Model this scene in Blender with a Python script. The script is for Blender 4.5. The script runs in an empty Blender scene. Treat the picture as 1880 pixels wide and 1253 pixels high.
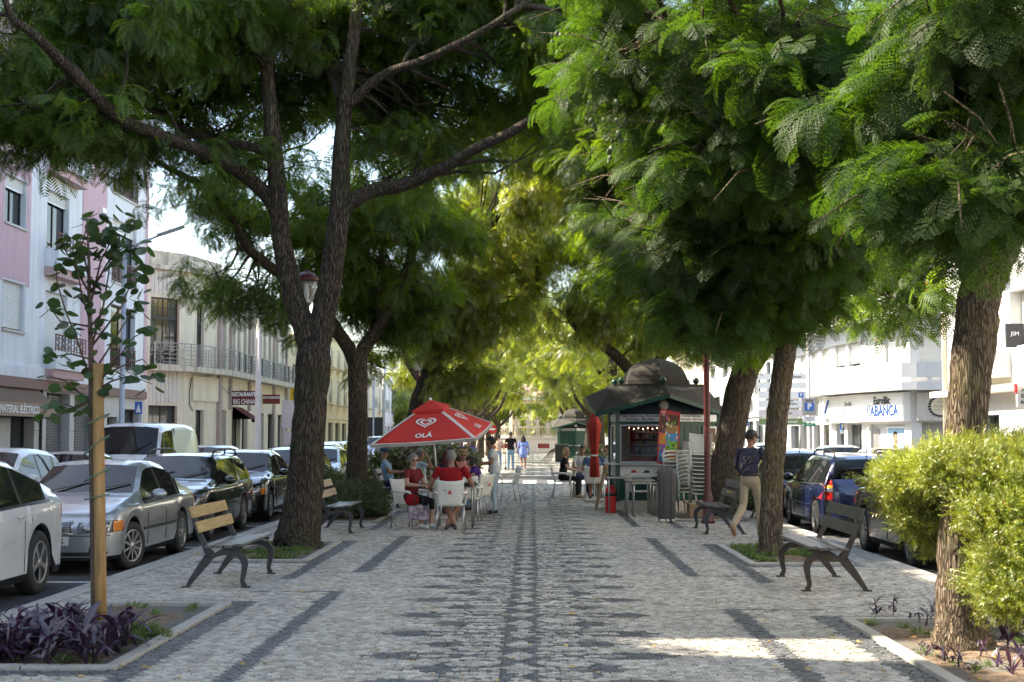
import bpy, bmesh, math, random
import numpy as np
from mathutils import Vector, Matrix, Euler
from mathutils.bvhtree import BVHTree
PI = math.pi
rnd = random.Random(7)
SC = bpy.context.scene
COL = SC.collection

# ---------------------------------------------------------------- camera, sky, sun, exposure
CAM_H = 1.65
F_PX = 2611.0
cam_d = bpy.data.cameras.new('camera'); cam = bpy.data.objects.new('camera', cam_d); COL.objects.link(cam)
cam_d.lens = 50; cam_d.sensor_width = 36; cam_d.clip_start = 0.1; cam_d.clip_end = 3000
cam.location = (0, 0, CAM_H)
cam.rotation_euler = (math.radians(90 + 3.81), 0, math.radians(0.81))
cam_d.dof.use_dof = True; cam_d.dof.focus_distance = 23; cam_d.dof.aperture_fstop = 4.5
SC.camera = cam

SUN_EL, SUN_AZ = 44.0, (-0.975, 0.22)       # azimuth as a direction in plan, towards the sun
ce, se = math.cos(math.radians(SUN_EL)), math.sin(math.radians(SUN_EL))
SUN = Vector((SUN_AZ[0]*ce, SUN_AZ[1]*ce, se)).normalized()
world = bpy.data.worlds.new('World'); SC.world = world; world.use_nodes = True
wn = world.node_tree.nodes; wl = world.node_tree.links; wn.clear()
sky = wn.new('ShaderNodeTexSky'); sky.sky_type = 'NISHITA'; sky.sun_disc = False
sky.sun_elevation = math.radians(SUN_EL); sky.sun_rotation = math.atan2(SUN.x, SUN.y)
sky.air_density = 1.0; sky.dust_density = 1.2; sky.ozone_density = 1.0
bg = wn.new('ShaderNodeBackground'); bg.inputs['Strength'].default_value = 0.15
wo = wn.new('ShaderNodeOutputWorld')
wl.new(sky.outputs[0], bg.inputs[0]); wl.new(bg.outputs[0], wo.inputs[0])
sun_d = bpy.data.lights.new('sun', 'SUN'); sun_d.energy = 4.6; sun_d.angle = math.radians(0.5); sun_d.color = (1.0, 0.93, 0.82)
sun_o = bpy.data.objects.new('sun', sun_d); COL.objects.link(sun_o)
sun_o.rotation_euler = SUN.to_track_quat('Z', 'Y').to_euler()
SC.view_settings.view_transform = 'Standard'; SC.view_settings.look = 'None'
SC.view_settings.gamma = 1; SC.view_settings.exposure = 2.0; SC.view_settings.use_white_balance = True; SC.view_settings.white_balance_temperature = 7200; SC.view_settings.use_curve_mapping = False
SC.render.engine = 'CYCLES'
SC.cycles.use_denoising = True
SC.cycles.max_bounces = 7; SC.cycles.diffuse_bounces = 4; SC.cycles.glossy_bounces = 3
SC.cycles.transmission_bounces = 4; SC.cycles.transparent_max_bounces = 8
SC.cycles.sample_clamp_indirect = 6; SC.cycles.caustics_reflective = False; SC.cycles.caustics_refractive = False

CAMR = cam.rotation_euler.to_matrix()
def P(px, py, Y):
    """the point at depth Y seen at photograph pixel (px, py)"""
    d = CAMR @ Vector(((px-940)/F_PX, -(py-626.5)/F_PX, -1))
    return Vector((0, 0, CAM_H)) + d*(Y/d.y)
def sun_ground(p, z=0.0):
    t = (p[2]-z)/SUN.z
    return p[0]-SUN.x*t, p[1]-SUN.y*t

# ---------------------------------------------------------------- mesh builder
class MB:
    def __init__(s): s.v = []; s.f = []; s.fm = []; s.fs = []; s.mats = []
    def mi(s, m):
        if m is None: return 0
        if m not in s.mats: s.mats.append(m)
        return s.mats.index(m)
    def add(s, vs, fs, m=None, smooth=False, M=None):
        b = len(s.v); k = s.mi(m)
        if M is not None: vs = [M @ Vector(v) for v in vs]
        s.v += [tuple(v) for v in vs]
        for f in fs: s.f.append([b+i for i in f]); s.fm.append(k); s.fs.append(smooth)
        return s
    def box(s, c, d, m=None, rz=0, M=None):
        x, y, z = d[0]/2, d[1]/2, d[2]/2
        vs = [(-x,-y,-z),(x,-y,-z),(x,y,-z),(-x,y,-z),(-x,-y,z),(x,-y,z),(x,y,z),(-x,y,z)]
        T = Matrix.Translation(c) @ Matrix.Rotation(rz, 4, 'Z')
        if M is not None: T = M @ T
        return s.add(vs, [(0,3,2,1),(4,5,6,7),(0,1,5,4),(1,2,6,5),(2,3,7,6),(3,0,4,7)], m, False, T)
    def b2(s, lo, hi, m=None, M=None):
        return s.box([(a+b)/2 for a, b in zip(lo, hi)], [b-a for a, b in zip(lo, hi)], m, 0, M)
    def beam(s, a, b, w, h, m=None, up=(0,0,1)):
        a, b = Vector(a), Vector(b); d = b-a; L = d.length
        if L < 1e-6: return s
        x = d/L; u = Vector(up); y = u.cross(x)
        if y.length < 1e-4: y = Vector((0,1,0)).cross(x)
        y.normalize(); z = x.cross(y)
        T = Matrix((x, y, z)).transposed().to_4x4(); T.translation = (a+b)/2
        return s.box((0,0,0), (L, w, h), m, 0, T)
    def prism(s, poly, a, b, m=None, axis='y', M=None, smooth=False):
        """poly of 2D points extruded along an axis from a to b"""
        n = len(poly)
        def mk(p, q): return {'y': (p[0], q, p[1]), 'x': (q, p[0], p[1]), 'z': (p[0], p[1], q)}[axis]
        vs = [mk(p, a) for p in poly]+[mk(p, b) for p in poly]
        fs = [tuple(range(n)), tuple(range(2*n-1, n-1, -1))]
        s.add(vs, fs, m, False, M)
        return s.add(vs, [(i, i+n, (i+1) % n+n, (i+1) % n) for i in range(n)], m, smooth, M)
    def tube(s, pts, r, n=8, m=None, cap=True, M=None, smooth=True, jag=0, rr=None):
        pts = [Vector(p) for p in pts]; k = len(pts)
        if not hasattr(r, '__len__'): r = [r]*k
        vs = []; ref = None
        for i, p in enumerate(pts):
            t = (pts[min(i+1, k-1)]-pts[max(i-1, 0)])
            if t.length < 1e-9: t = Vector((0,0,1))
            t.normalize()
            if ref is None: ref = Vector((1,0,0)) if abs(t.x) < .8 else Vector((0,1,0))
            u = (ref-t*ref.dot(t)).normalized(); w = t.cross(u); ref = u
            for j in range(n):
                a = 2*PI*j/n; q = r[i]*(1+(rr.uniform(-jag, jag) if rr else 0))
                vs.append(p+u*(math.cos(a)*q)+w*(math.sin(a)*q))
        fs = [(i*n+j, i*n+(j+1) % n, (i+1)*n+(j+1) % n, (i+1)*n+j) for i in range(k-1) for j in range(n)]
        if cap: fs += [tuple(range(n-1, -1, -1)), tuple(range((k-1)*n, k*n))]
        return s.add(vs, fs, m, smooth, M)
    def lathe(s, prof, n=16, m=None, c=(0,0,0), M=None, smooth=True):
        T = Matrix.Translation(c)
        if M is not None: T = M @ T
        vs = [(r*math.cos(2*PI*j/n), r*math.sin(2*PI*j/n), z) for r, z in prof for j in range(n)]
        fs = [(i*n+j, i*n+(j+1) % n, (i+1)*n+(j+1) % n, (i+1)*n+j) for i in range(len(prof)-1) for j in range(n)]
        if prof[0][0] > 1e-5: fs.append(tuple(range(n-1, -1, -1)))
        if prof[-1][0] > 1e-5: fs.append(tuple(range((len(prof)-1)*n, len(prof)*n)))
        return s.add(vs, fs, m, smooth, T)
    def ell(s, c, r, m=None, nu=12, nv=8, M=None, R=None):
        T = Matrix.Translation(c)
        if R is not None: T = T @ R.to_4x4()
        if M is not None: T = M @ T
        vs = []
        for i in range(nv+1):
            a = PI*i/nv
            for j in range(nu):
                b = 2*PI*j/nu
                vs.append((r[0]*math.sin(a)*math.cos(b), r[1]*math.sin(a)*math.sin(b), -r[2]*math.cos(a)))
        fs = [(i*nu+j, i*nu+(j+1) % nu, (i+1)*nu+(j+1) % nu, (i+1)*nu+j) for i in range(nv) for j in range(nu)]
        return s.add(vs, fs, m, True, T)
    def quad(s, a, b, c, d, m=None): return s.add([a, b, c, d], [(0,1,2,3)], m)
    def build(s, name, m=None, parent=None, org=None, bevel=0, merge=False, kind=None, autos=None):
        me = bpy.data.meshes.new(name)
        vs = s.v
        if org is not None: ox, oy, oz = org; vs = [(a-ox, b-oy, c-oz) for a, b, c in vs]
        me.from_pydata(vs, [], s.f)
        mats = s.mats if s.mats else [m]
        for q in mats: me.materials.append(q)
        if len(s.mats) > 1: me.polygons.foreach_set('material_index', s.fm)
        me.polygons.foreach_set('use_smooth', s.fs)
        if merge:
            bm = bmesh.new(); bm.from_mesh(me); bmesh.ops.remove_doubles(bm, verts=bm.verts, dist=1e-4); bm.to_mesh(me); bm.free()
        me.update()
        o = bpy.data.objects.new(name, me); COL.objects.link(o)
        if parent is not None: o.parent = parent
        elif org is not None: o.location = org
        if kind: o['kind'] = kind
        if bevel:
            b = o.modifiers.new('bevel', 'BEVEL'); b.width = bevel; b.segments = 2; b.limit_method = 'ANGLE'; b.angle_limit = math.radians(40)
        return o

def npmesh(name, V, Fq, mat, parent=None, mats=None, mi=None, smooth=False, kind=None):
    """fast mesh from numpy verts (n,3) and quads (m,4)"""
    me = bpy.data.meshes.new(name)
    me.vertices.add(len(V)); me.vertices.foreach_set('co', np.asarray(V, dtype=np.float32).ravel())
    nf = len(Fq); w = Fq.shape[1]
    me.loops.add(nf*w); me.loops.foreach_set('vertex_index', np.asarray(Fq, dtype=np.int32).ravel())
    me.polygons.add(nf); me.polygons.foreach_set('loop_start', np.arange(0, nf*w, w, dtype=np.int32))
    me.polygons.foreach_set('loop_total', np.full(nf, w, dtype=np.int32))
    for q in (mats or [mat]): me.materials.append(q)
    if mi is not None: me.polygons.foreach_set('material_index', np.asarray(mi, dtype=np.int32))
    me.polygons.foreach_set('use_smooth', np.full(nf, smooth, dtype=bool))
    me.update(calc_edges=True); me.validate()
    o = bpy.data.objects.new(name, me); COL.objects.link(o)
    if parent is not None: o.parent = parent
    if kind: o['kind'] = kind
    return o

def thing(name, label, cat, loc=(0,0,0), rz=0, group=None):
    o = bpy.data.objects.new(name, None); COL.objects.link(o); o.empty_display_size = .2
    o.location = loc; o.rotation_euler = (0, 0, rz)
    return tag(o, label, cat, group)
def tag(o, label, cat, group=None):
    o['label'] = label; o['category'] = cat
    if group: o['group'] = group
    return o
def dup(root, loc=None, rz=None, label=None, group=None, cat=None):
    r = root.copy(); COL.objects.link(r)
    if loc is not None: r.location = loc
    if rz is not None: r.rotation_euler = (0, 0, rz)
    if label: r['label'] = label
    if group: r['group'] = group
    def rec(a, b):
        for ch in list(a.children):
            c = ch.copy(); COL.objects.link(c); c.parent = b; rec(ch, c)
    rec(root, r)
    return r
# ---------------------------------------------------------------- materials
def newmat(name):
    m = bpy.data.materials.new(name); m.use_nodes = True
    nt = m.node_tree; n = nt.nodes; n.clear()
    out = n.new('ShaderNodeOutputMaterial'); b = n.new('ShaderNodeBsdfPrincipled')
    nt.links.new(b.outputs[0], out.inputs[0])
    return m, nt, b, out
def rgb(c): return (c[0], c[1], c[2], 1)
def mat(name, c, rough=.6, metal=0, var=.15, scale=6, bump=0, bscale=40, c2=None, stretch=None, coat=0, spec=.5, island=0, streak=0, detail=5):
    m, nt, b, out = newmat(name); L = nt.links; N = nt.nodes
    b.inputs['Roughness'].default_value = rough; b.inputs['Metallic'].default_value = metal
    b.inputs['Coat Weight'].default_value = coat; b.inputs['Coat Roughness'].default_value = .03
    b.inputs['Specular IOR Level'].default_value = spec
    tc = N.new('ShaderNodeTexCoord'); src = tc.outputs['Object']
    if stretch:
        mp = N.new('ShaderNodeMapping'); mp.inputs['Scale'].default_value = stretch; L.new(src, mp.inputs[0]); src = mp.outputs[0]
    nz = N.new('ShaderNodeTexNoise'); nz.inputs['Scale'].default_value = scale; nz.inputs['Detail'].default_value = detail
    nz.inputs['Roughness'].default_value = .62; L.new(src, nz.inputs['Vector'])
    rp = N.new('ShaderNodeValToRGB'); rp.color_ramp.elements[0].position = .3; rp.color_ramp.elements[1].position = .7
    ca = tuple(max(0, x*(1-var)) for x in c); cb = c2 if c2 else tuple(min(1, x*(1+var)) for x in c)
    rp.color_ramp.elements[0].color = rgb(ca); rp.color_ramp.elements[1].color = rgb(cb)
    L.new(nz.outputs['Fac'], rp.inputs[0]); col = rp.outputs[0]
    if streak:
        mp2 = N.new('ShaderNodeMapping'); mp2.inputs['Scale'].default_value = (3, 3, .25); L.new(tc.outputs['Object'], mp2.inputs[0])
        n2 = N.new('ShaderNodeTexNoise'); n2.inputs['Scale'].default_value = 1.6; n2.inputs['Detail'].default_value = 6; L.new(mp2.outputs[0], n2.inputs['Vector'])
        mr = N.new('ShaderNodeMapRange'); mr.inputs[1].default_value = .48; mr.inputs[2].default_value = .75; L.new(n2.outputs['Fac'], mr.inputs[0])
        mu = N.new('ShaderNodeMath'); mu.operation = 'MULTIPLY'; mu.inputs[1].default_value = streak; L.new(mr.outputs[0], mu.inputs[0])
        mx = N.new('ShaderNodeMixRGB'); mx.inputs[2].default_value = (.11, .10, .085, 1); L.new(mu.outputs[0], mx.inputs[0]); L.new(col, mx.inputs[1]); col = mx.outputs[0]
    if island:
        g = N.new('ShaderNodeNewGeometry'); mr = N.new('ShaderNodeMapRange'); mr.inputs[3].default_value = 1-island; mr.inputs[4].default_value = 1+island
        L.new(g.outputs['Random Per Island'], mr.inputs[0])
        mx = N.new('ShaderNodeMixRGB'); mx.blend_type = 'MULTIPLY'; mx.inputs[0].default_value = 1; L.new(col, mx.inputs[1]); L.new(mr.outputs[0], mx.inputs[2]); col = mx.outputs[0]
    L.new(col, b.inputs['Base Color'])
    if bump:
        n3 = N.new('ShaderNodeTexNoise'); n3.inputs['Scale'].default_value = bscale; n3.inputs['Detail'].default_value = 6; L.new(src, n3.inputs['Vector'])
        bp = N.new('ShaderNodeBump'); bp.inputs['Strength'].default_value = bump; bp.inputs['Distance'].default_value = .02
        L.new(n3.outputs['Fac'], bp.inputs['Height']); L.new(bp.outputs[0], b.inputs['Normal'])
    return m
def bark(name, c1, c2, sc=22, moss=None):
    m, nt, b, out = newmat(name); L = nt.links; N = nt.nodes; b.inputs['Roughness'].default_value = .9; b.inputs['Specular IOR Level'].default_value = .15
    tc = N.new('ShaderNodeTexCoord'); mp = N.new('ShaderNodeMapping'); mp.inputs['Scale'].default_value = (1, 1, .11); L.new(tc.outputs['Object'], mp.inputs[0])
    nd = N.new('ShaderNodeTexNoise'); nd.inputs['Scale'].default_value = 6; L.new(mp.outputs[0], nd.inputs['Vector'])
    ad = N.new('ShaderNodeMixRGB'); ad.blend_type = 'ADD'; ad.inputs[0].default_value = .12; L.new(mp.outputs[0], ad.inputs[1]); L.new(nd.outputs['Color'], ad.inputs[2])
    vo = N.new('ShaderNodeTexVoronoi'); vo.feature = 'DISTANCE_TO_EDGE'; vo.inputs['Scale'].default_value = sc; L.new(ad.outputs[0], vo.inputs['Vector'])
    nz = N.new('ShaderNodeTexNoise'); nz.inputs['Scale'].default_value = 40; nz.inputs['Detail'].default_value = 6; L.new(mp.outputs[0], nz.inputs['Vector'])
    mr = N.new('ShaderNodeMapRange'); mr.inputs[1].default_value = 0; mr.inputs[2].default_value = .22; L.new(vo.outputs['Distance'], mr.inputs[0])
    rp = N.new('ShaderNodeValToRGB'); rp.color_ramp.elements[0].color = rgb([x*.5 for x in c1]); rp.color_ramp.elements[1].color = rgb(c2)
    e = rp.color_ramp.elements.new(.45); e.color = rgb(c1); L.new(mr.outputs[0], rp.inputs[0])
    mx = N.new('ShaderNodeMixRGB'); mx.blend_type = 'MULTIPLY'; mx.inputs[0].default_value = .75; L.new(rp.outputs[0], mx.inputs[1])
    r2 = N.new('ShaderNodeValToRGB'); r2.color_ramp.elements[0].position = .3; r2.color_ramp.elements[0].color = (.45,.45,.45,1); r2.color_ramp.elements[1].position = .7; r2.color_ramp.elements[1].color = (1.4,1.35,1.3,1)
    L.new(nz.outputs['Fac'], r2.inputs[0]); L.new(r2.outputs[0], mx.inputs[2]); col = mx.outputs[0]
    if moss:
        n4 = N.new('ShaderNodeTexNoise'); n4.inputs['Scale'].default_value = 2.3; n4.inputs['Detail'].default_value = 5; L.new(tc.outputs['Object'], n4.inputs['Vector'])
        m4 = N.new('ShaderNodeMapRange'); m4.inputs[1].default_value = .5; m4.inputs[2].default_value = .72; m4.inputs[4].default_value = .6; L.new(n4.outputs['Fac'], m4.inputs[0])
        x4 = N.new('ShaderNodeMixRGB'); x4.inputs[2].default_value = rgb(moss); L.new(m4.outputs[0], x4.inputs[0]); L.new(col, x4.inputs[1]); col = x4.outputs[0]
    L.new(col, b.inputs['Base Color'])
    sm = N.new('ShaderNodeMath'); sm.operation = 'MULTIPLY_ADD'; sm.inputs[1].default_value = .5; L.new(nz.outputs['Fac'], sm.inputs[0]); L.new(mr.outputs[0], sm.inputs[2])
    bp = N.new('ShaderNodeBump'); bp.inputs['Strength'].default_value = .9; bp.inputs['Distance'].default_value = .035
    L.new(sm.outputs[0], bp.inputs['Height']); L.new(bp.outputs[0], b.inputs['Normal'])
    return m
def leafmat(name, c, tc_=None, trans=.45, var=.35, gloss=.06, yellow=.0, ycol=(.30,.20,.02), isl=False, rough=.45):
    m = bpy.data.materials.new(name); m.use_nodes = True; nt = m.node_tree; N = nt.nodes; L = nt.links; N.clear()
    out = N.new('ShaderNodeOutputMaterial')
    oi = N.new('ShaderNodeObjectInfo'); g = N.new('ShaderNodeNewGeometry')
    nz = N.new('ShaderNodeTexNoise'); nz.inputs['Scale'].default_value = .7; nz.inputs['Detail'].default_value = 3; L.new(g.outputs['Position'], nz.inputs['Vector'])
    wn_ = N.new('ShaderNodeTexWhiteNoise'); wn_.noise_dimensions = '2D'
    cb = N.new('ShaderNodeCombineXYZ'); L.new(oi.outputs['Random'], cb.inputs[0]); L.new(g.outputs['Random Per Island'], cb.inputs[1]); L.new(cb.outputs[0], wn_.inputs['Vector'])
    r = wn_.outputs['Value'] if isl else oi.outputs['Random']
    mr = N.new('ShaderNodeMapRange'); mr.inputs[3].default_value = 1-var; mr.inputs[4].default_value = 1+var; L.new(r, mr.inputs[0])
    mr2 = N.new('ShaderNodeMapRange'); mr2.inputs[1].default_value = .35; mr2.inputs[2].default_value = .65; mr2.inputs[3].default_value = .72; mr2.inputs[4].default_value = 1.3; L.new(nz.outputs['Fac'], mr2.inputs[0])
    mm = N.new('ShaderNodeMath'); mm.operation = 'MULTIPLY'; L.new(mr.outputs[0], mm.inputs[0]); L.new(mr2.outputs[0], mm.inputs[1])
    def tint(c):
        mx = N.new('ShaderNodeMixRGB'); mx.blend_type = 'MULTIPLY'; mx.inputs[0].default_value = 1; mx.inputs[1].default_value = rgb(c); L.new(mm.outputs[0], mx.inputs[2])
        o = mx.outputs[0]
        if yellow > 0:
            st = N.new('ShaderNodeMath'); st.operation = 'GREATER_THAN'; st.inputs[1].default_value = 1-yellow; L.new(wn_.outputs['Value'], st.inputs[0])
            m2 = N.new('ShaderNodeMixRGB'); m2.inputs[2].default_value = rgb(ycol); L.new(st.outputs[0], m2.inputs[0]); L.new(o, m2.inputs[1]); o = m2.outputs[0]
        return o
    d = N.new('ShaderNodeBsdfDiffuse'); L.new(tint(c), d.inputs[0])
    t = N.new('ShaderNodeBsdfTranslucent'); L.new(tint(tc_ or (c[0]*1.7, c[1]*1.5, c[2]*.6)), t.inputs[0])
    gl = N.new('ShaderNodeBsdfGlossy'); gl.inputs['Roughness'].default_value = rough; gl.inputs[0].default_value = (1,1,1,1)
    a = N.new('ShaderNodeMixShader'); a.inputs[0].default_value = trans; L.new(d.outputs[0], a.inputs[1]); L.new(t.outputs[0], a.inputs[2])
    b = N.new('ShaderNodeMixShader'); b.inputs[0].default_value = gloss; L.new(a.outputs[0], b.inputs[1]); L.new(gl.outputs[0], b.inputs[2])
    L.new(b.outputs[0], out.inputs[0])
    return m
def glassmat(name, tint=(.8,.85,.85), alpha=.55, rough=.02, base=(.012,.016,.018)):
    m, nt, b, out = newmat(name); L = nt.links; N = nt.nodes
    b.inputs['Base Color'].default_value = rgb(base); b.inputs['Roughness'].default_value = rough; b.inputs['Specular IOR Level'].default_value = .9
    b.inputs['IOR'].default_value = 1.52
    tr = N.new('ShaderNodeBsdfTransparent'); tr.inputs[0].default_value = rgb(tint)
    lw = N.new('ShaderNodeLayerWeight'); lw.inputs[0].default_value = .35
    mr = N.new('ShaderNodeMapRange'); mr.inputs[3].default_value = alpha; mr.inputs[4].default_value = 0; L.new(lw.outputs['Facing'], mr.inputs[0])
    ms = N.new('ShaderNodeMixShader'); L.new(mr.outputs[0], ms.inputs[0]); L.new(b.outputs[0], ms.inputs[1]); L.new(tr.outputs[0], ms.inputs[2])
    L.new(ms.outputs[0], out.inputs[0])
    return m
def paint(name, c, metal=.0, rough=.3, coat=1):
    m, nt, b, out = newmat(name); L = nt.links; N = nt.nodes
    b.inputs['Metallic'].default_value = metal; b.inputs['Coat Weight'].default_value = coat; b.inputs['Coat Roughness'].default_value = .04
    tc = N.new('ShaderNodeTexCoord'); nz = N.new('ShaderNodeTexNoise'); nz.inputs['Scale'].default_value = 3; nz.inputs['Detail'].default_value = 8; L.new(tc.outputs['Object'], nz.inputs['Vector'])
    rp = N.new('ShaderNodeValToRGB'); rp.color_ramp.elements[0].color = rgb([x*.92 for x in c]); rp.color_ramp.elements[1].color = rgb([min(1, x*1.05+.004) for x in c])
    L.new(nz.outputs['Fac'], rp.inputs[0]); L.new(rp.outputs[0], b.inputs['Base Color'])
    mr = N.new('ShaderNodeMapRange'); mr.inputs[3].default_value = rough-.08; mr.inputs[4].default_value = rough+.14; L.new(nz.outputs['Fac'], mr.inputs[0]); L.new(mr.outputs[0], b.inputs['Roughness'])
    return m

M = {}
M['limestone'] = mat('limestone_cobble', (.41,.385,.335), .62, var=.25, scale=3, c2=(.48,.455,.405), island=.34, bump=.5, bscale=60, spec=.4)
M['basalt'] = mat('basalt_cobble', (.105,.108,.112), .5, var=.3, scale=14, island=.35, bump=.5, bscale=60, spec=.5)
M['joint'] = mat('joint_sand', (.12,.11,.095), .95, var=.3, scale=30)
M['kerb'] = mat('kerb_stone', (.36,.345,.31), .75, var=.2, scale=9, bump=.3, bscale=50, island=.1)
M['asphalt'] = mat('asphalt', (.055,.056,.06), .85, var=.3, scale=3, bump=.5, bscale=160)
M['sidewalk'] = mat('sidewalk_cobble', (.38,.365,.33), .8, var=.3, scale=22, bump=.4, bscale=30)
M['ground'] = mat('ground', (.16,.15,.13), .95, var=.2, scale=.5)
M['soil'] = mat('bed_soil', (.11,.075,.05), .95, var=.45, scale=9, bump=1, bscale=30, c2=(.26,.18,.12))
M['mark'] = mat('road_marking', (.62,.62,.60), .7, var=.25, scale=8)
M['bark_dark'] = bark('jacaranda_bark_dark', (.075,.058,.044), (.125,.10,.078), 46, moss=(.06,.075,.03))
M['bark_lite'] = bark('jacaranda_bark', (.15,.115,.085), (.24,.19,.14), 60, moss=(.20,.18,.05))
M['bark_mid'] = bark('street_tree_bark', (.10,.082,.062), (.16,.13,.10), 50)
M['bark_young'] = mat('young_bark', (.10,.065,.05), .85, var=.4, scale=30, bump=.5, bscale=40, stretch=(1,1,.4))
M['stake'] = mat('stake_wood', (.36,.21,.085), .75, var=.35, scale=5, bump=.2, bscale=20, stretch=(6,6,.5))
M['tie'] = mat('green_tie', (.10,.19,.14), .6)
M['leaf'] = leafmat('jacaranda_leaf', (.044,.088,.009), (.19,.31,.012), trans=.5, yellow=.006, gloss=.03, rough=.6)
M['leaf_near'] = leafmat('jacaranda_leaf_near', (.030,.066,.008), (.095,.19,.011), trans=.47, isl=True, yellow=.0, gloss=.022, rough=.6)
M['leaf_far'] = leafmat('far_leaf', (.10,.155,.016), (.40,.48,.025), trans=.55, yellow=.09, ycol=(.42,.30,.03), var=.45)  # coloured brighter and yellower to stand in for sunlight on far crowns
M['leaf_young'] = leafmat('young_tree_leaf', (.042,.085,.028), (.11,.20,.03), trans=.35, gloss=.05, isl=False, rough=.45)
M['thuja'] = leafmat('conifer_sprig', (.22,.29,.028), (.46,.50,.035), trans=.4, var=.35, yellow=.05, ycol=(.40,.26,.03))
M['hedge'] = leafmat('hedge_leaf', (.075,.10,.03), (.17,.20,.04), trans=.35, isl=True, gloss=.1, yellow=.12, ycol=(.30,.26,.06))
M['laven'] = leafmat('herb_leaf', (.065,.11,.035), (.13,.18,.04), trans=.35, isl=True)
M['grassm'] = leafmat('grass_blade', (.07,.13,.02), (.16,.26,.03), trans=.4, isl=True)
M['purple'] = leafmat('purple_leaf', (.038,.016,.045), (.10,.022,.07), trans=.25, gloss=.10, isl=True, rough=.4)
M['litter'] = leafmat('fallen_leaf', (.42,.27,.05), (.3,.2,.03), trans=.1, isl=True, var=.5)
M['white_wall'] = mat('white_render', (.74,.75,.76), .85, var=.05, scale=1.2, streak=.22)
M['pink_wall'] = mat('pink_render', (.60,.40,.43), .85, var=.06, scale=1.4, streak=.2)
M['pink_trim'] = mat('pink_trim', (.50,.32,.31), .8, var=.08)
M['cream_wall'] = mat('cream_render', (.70,.63,.48), .85, var=.06, scale=1, streak=.3)
M['cream_old'] = mat('cream_weathered', (.55,.50,.40), .9, var=.25, scale=2.4, streak=.75)
M['grey_flute'] = mat('fluted_panel', (.60,.59,.55), .85, var=.08, streak=.3)
M['mauve'] = mat('mauve_pilaster', (.40,.32,.29), .85, var=.12, streak=.3)
M['yellow_wall'] = mat('yellow_render', (.68,.58,.36), .85, var=.06, streak=.25)
M['bank_wall'] = mat('bank_white', (.60,.60,.59), .8, var=.04, scale=1, streak=.12)
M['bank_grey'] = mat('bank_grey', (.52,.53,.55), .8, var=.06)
M['stone_clad'] = mat('stone_cladding', (.50,.48,.44), .6, var=.12, scale=5)
M['brown_trim'] = mat('brown_fascia', (.22,.13,.105), .7, var=.15)
M['shutter'] = mat('roller_shutter', (.66,.65,.60), .55, var=.05)
M['alu'] = mat('aluminium', (.55,.56,.57), .35, metal=.8, var=.05)
M['dark_metal'] = mat('dark_metal', (.035,.032,.032), .45, metal=.3, var=.15)
M['rust_rail'] = mat('rusty_railing', (.13,.05,.04), .6, metal=.2, var=.25)
M['grey_rail'] = mat('grey_railing', (.30,.31,.31), .5, metal=.3, var=.15)
M['wframe'] = mat('dark_window_frame', (.03,.028,.028), .45, var=.1)
M['glass'] = glassmat('window_glass', alpha=.5)
M['cglass'] = glassmat('car_glass', tint=(.42,.48,.46), alpha=.45)
[n for n in M['cglass'].node_tree.nodes if n.type == 'BSDF_PRINCIPLED'][0].inputs['Specular IOR Level'].default_value = .45
M['room'] = mat('dim_interior', (.10,.095,.085), .9, var=.5, scale=1.3, c2=(.35,.30,.24))
M['curtain'] = mat('curtain', (.55,.55,.52), .9, var=.1, scale=8, stretch=(1,1,.1))
M['tile_roof'] = mat('roof_tiles', (.33,.13,.08), .85, var=.2)
M['awning_brown'] = mat('brown_awning', (.36,.25,.17), .85, var=.1)
M['awning_red'] = mat('red_awning', (.20,.035,.03), .8, var=.1)
M['maroon'] = mat('maroon_sign', (.13,.012,.022), .5, var=.08)
M['white_sign'] = mat('white_lettering', (.82,.82,.80), .5, var=.03)
M['red_sign'] = mat('red_sign', (.55,.02,.03), .45, var=.05)
M['blue_sign'] = mat('blue_sign', (.02,.13,.48), .4, var=.04)
M['bank_blue'] = mat('bank_blue', (.008,.055,.24), .4, var=.02)
M['green_sign'] = mat('green_sign', (.02,.30,.17), .4, var=.03)
M['grey_sign'] = mat('grey_sign', (.38,.36,.33), .5, var=.05)
M['black'] = mat('black_plastic', (.015,.015,.016), .5, var=.1)
M['ink'] = mat('dark_ink', (.03,.03,.035), .6)
M['yellow_sign'] = mat('yellow_sign', (.72,.47,.02), .5, var=.04)
M['lamp_paint'] = mat('oxide_red_paint', (.085,.018,.014), .45, var=.15, scale=10)
M['lamp_glass'] = glassmat('lamp_glass', tint=(.95,.95,.93), alpha=.75, rough=.1, base=(.5,.5,.48))
M['concrete'] = mat('concrete', (.42,.40,.37), .9, var=.12, scale=4, bump=.2, streak=.3)
M['galv'] = mat('galvanised_steel', (.42,.43,.44), .45, metal=.6, var=.1)
M['iron'] = mat('bench_iron', (.040,.040,.045), .5, metal=.2, var=.3, scale=12, bump=.1, bscale=30)
M['iron_r'] = mat('bench_iron_worn', (.032,.028,.024), .45, metal=.2, var=.35, scale=12, bump=.1, bscale=30, c2=(.055,.036,.024))
M['slat_dark'] = mat('slat_dark', (.055,.05,.045), .45, var=.3, scale=5, stretch=(8,.6,8))
M['slat_green'] = mat('slat_green_black', (.05,.052,.045), .42, var=.25, scale=5, stretch=(8,.6,8))
M['slat_gold'] = mat('slat_lit_gold', (.42,.28,.11), .38, var=.3, scale=5, stretch=(8,.6,8))  # light falling on the back slats put into this gold
M['seat_slat'] = mat('seat_slat', (.11,.10,.095), .4, var=.3, scale=5, stretch=(8,.6,8))
M['pl_white'] = mat('white_plastic', (.74,.72,.66), .4, var=.05, scale=4)
M['chrome'] = mat('chair_tube', (.45,.45,.45), .3, metal=.85, var=.05)
M['table_top'] = mat('table_top', (.30,.28,.26), .35, var=.1)
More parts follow.
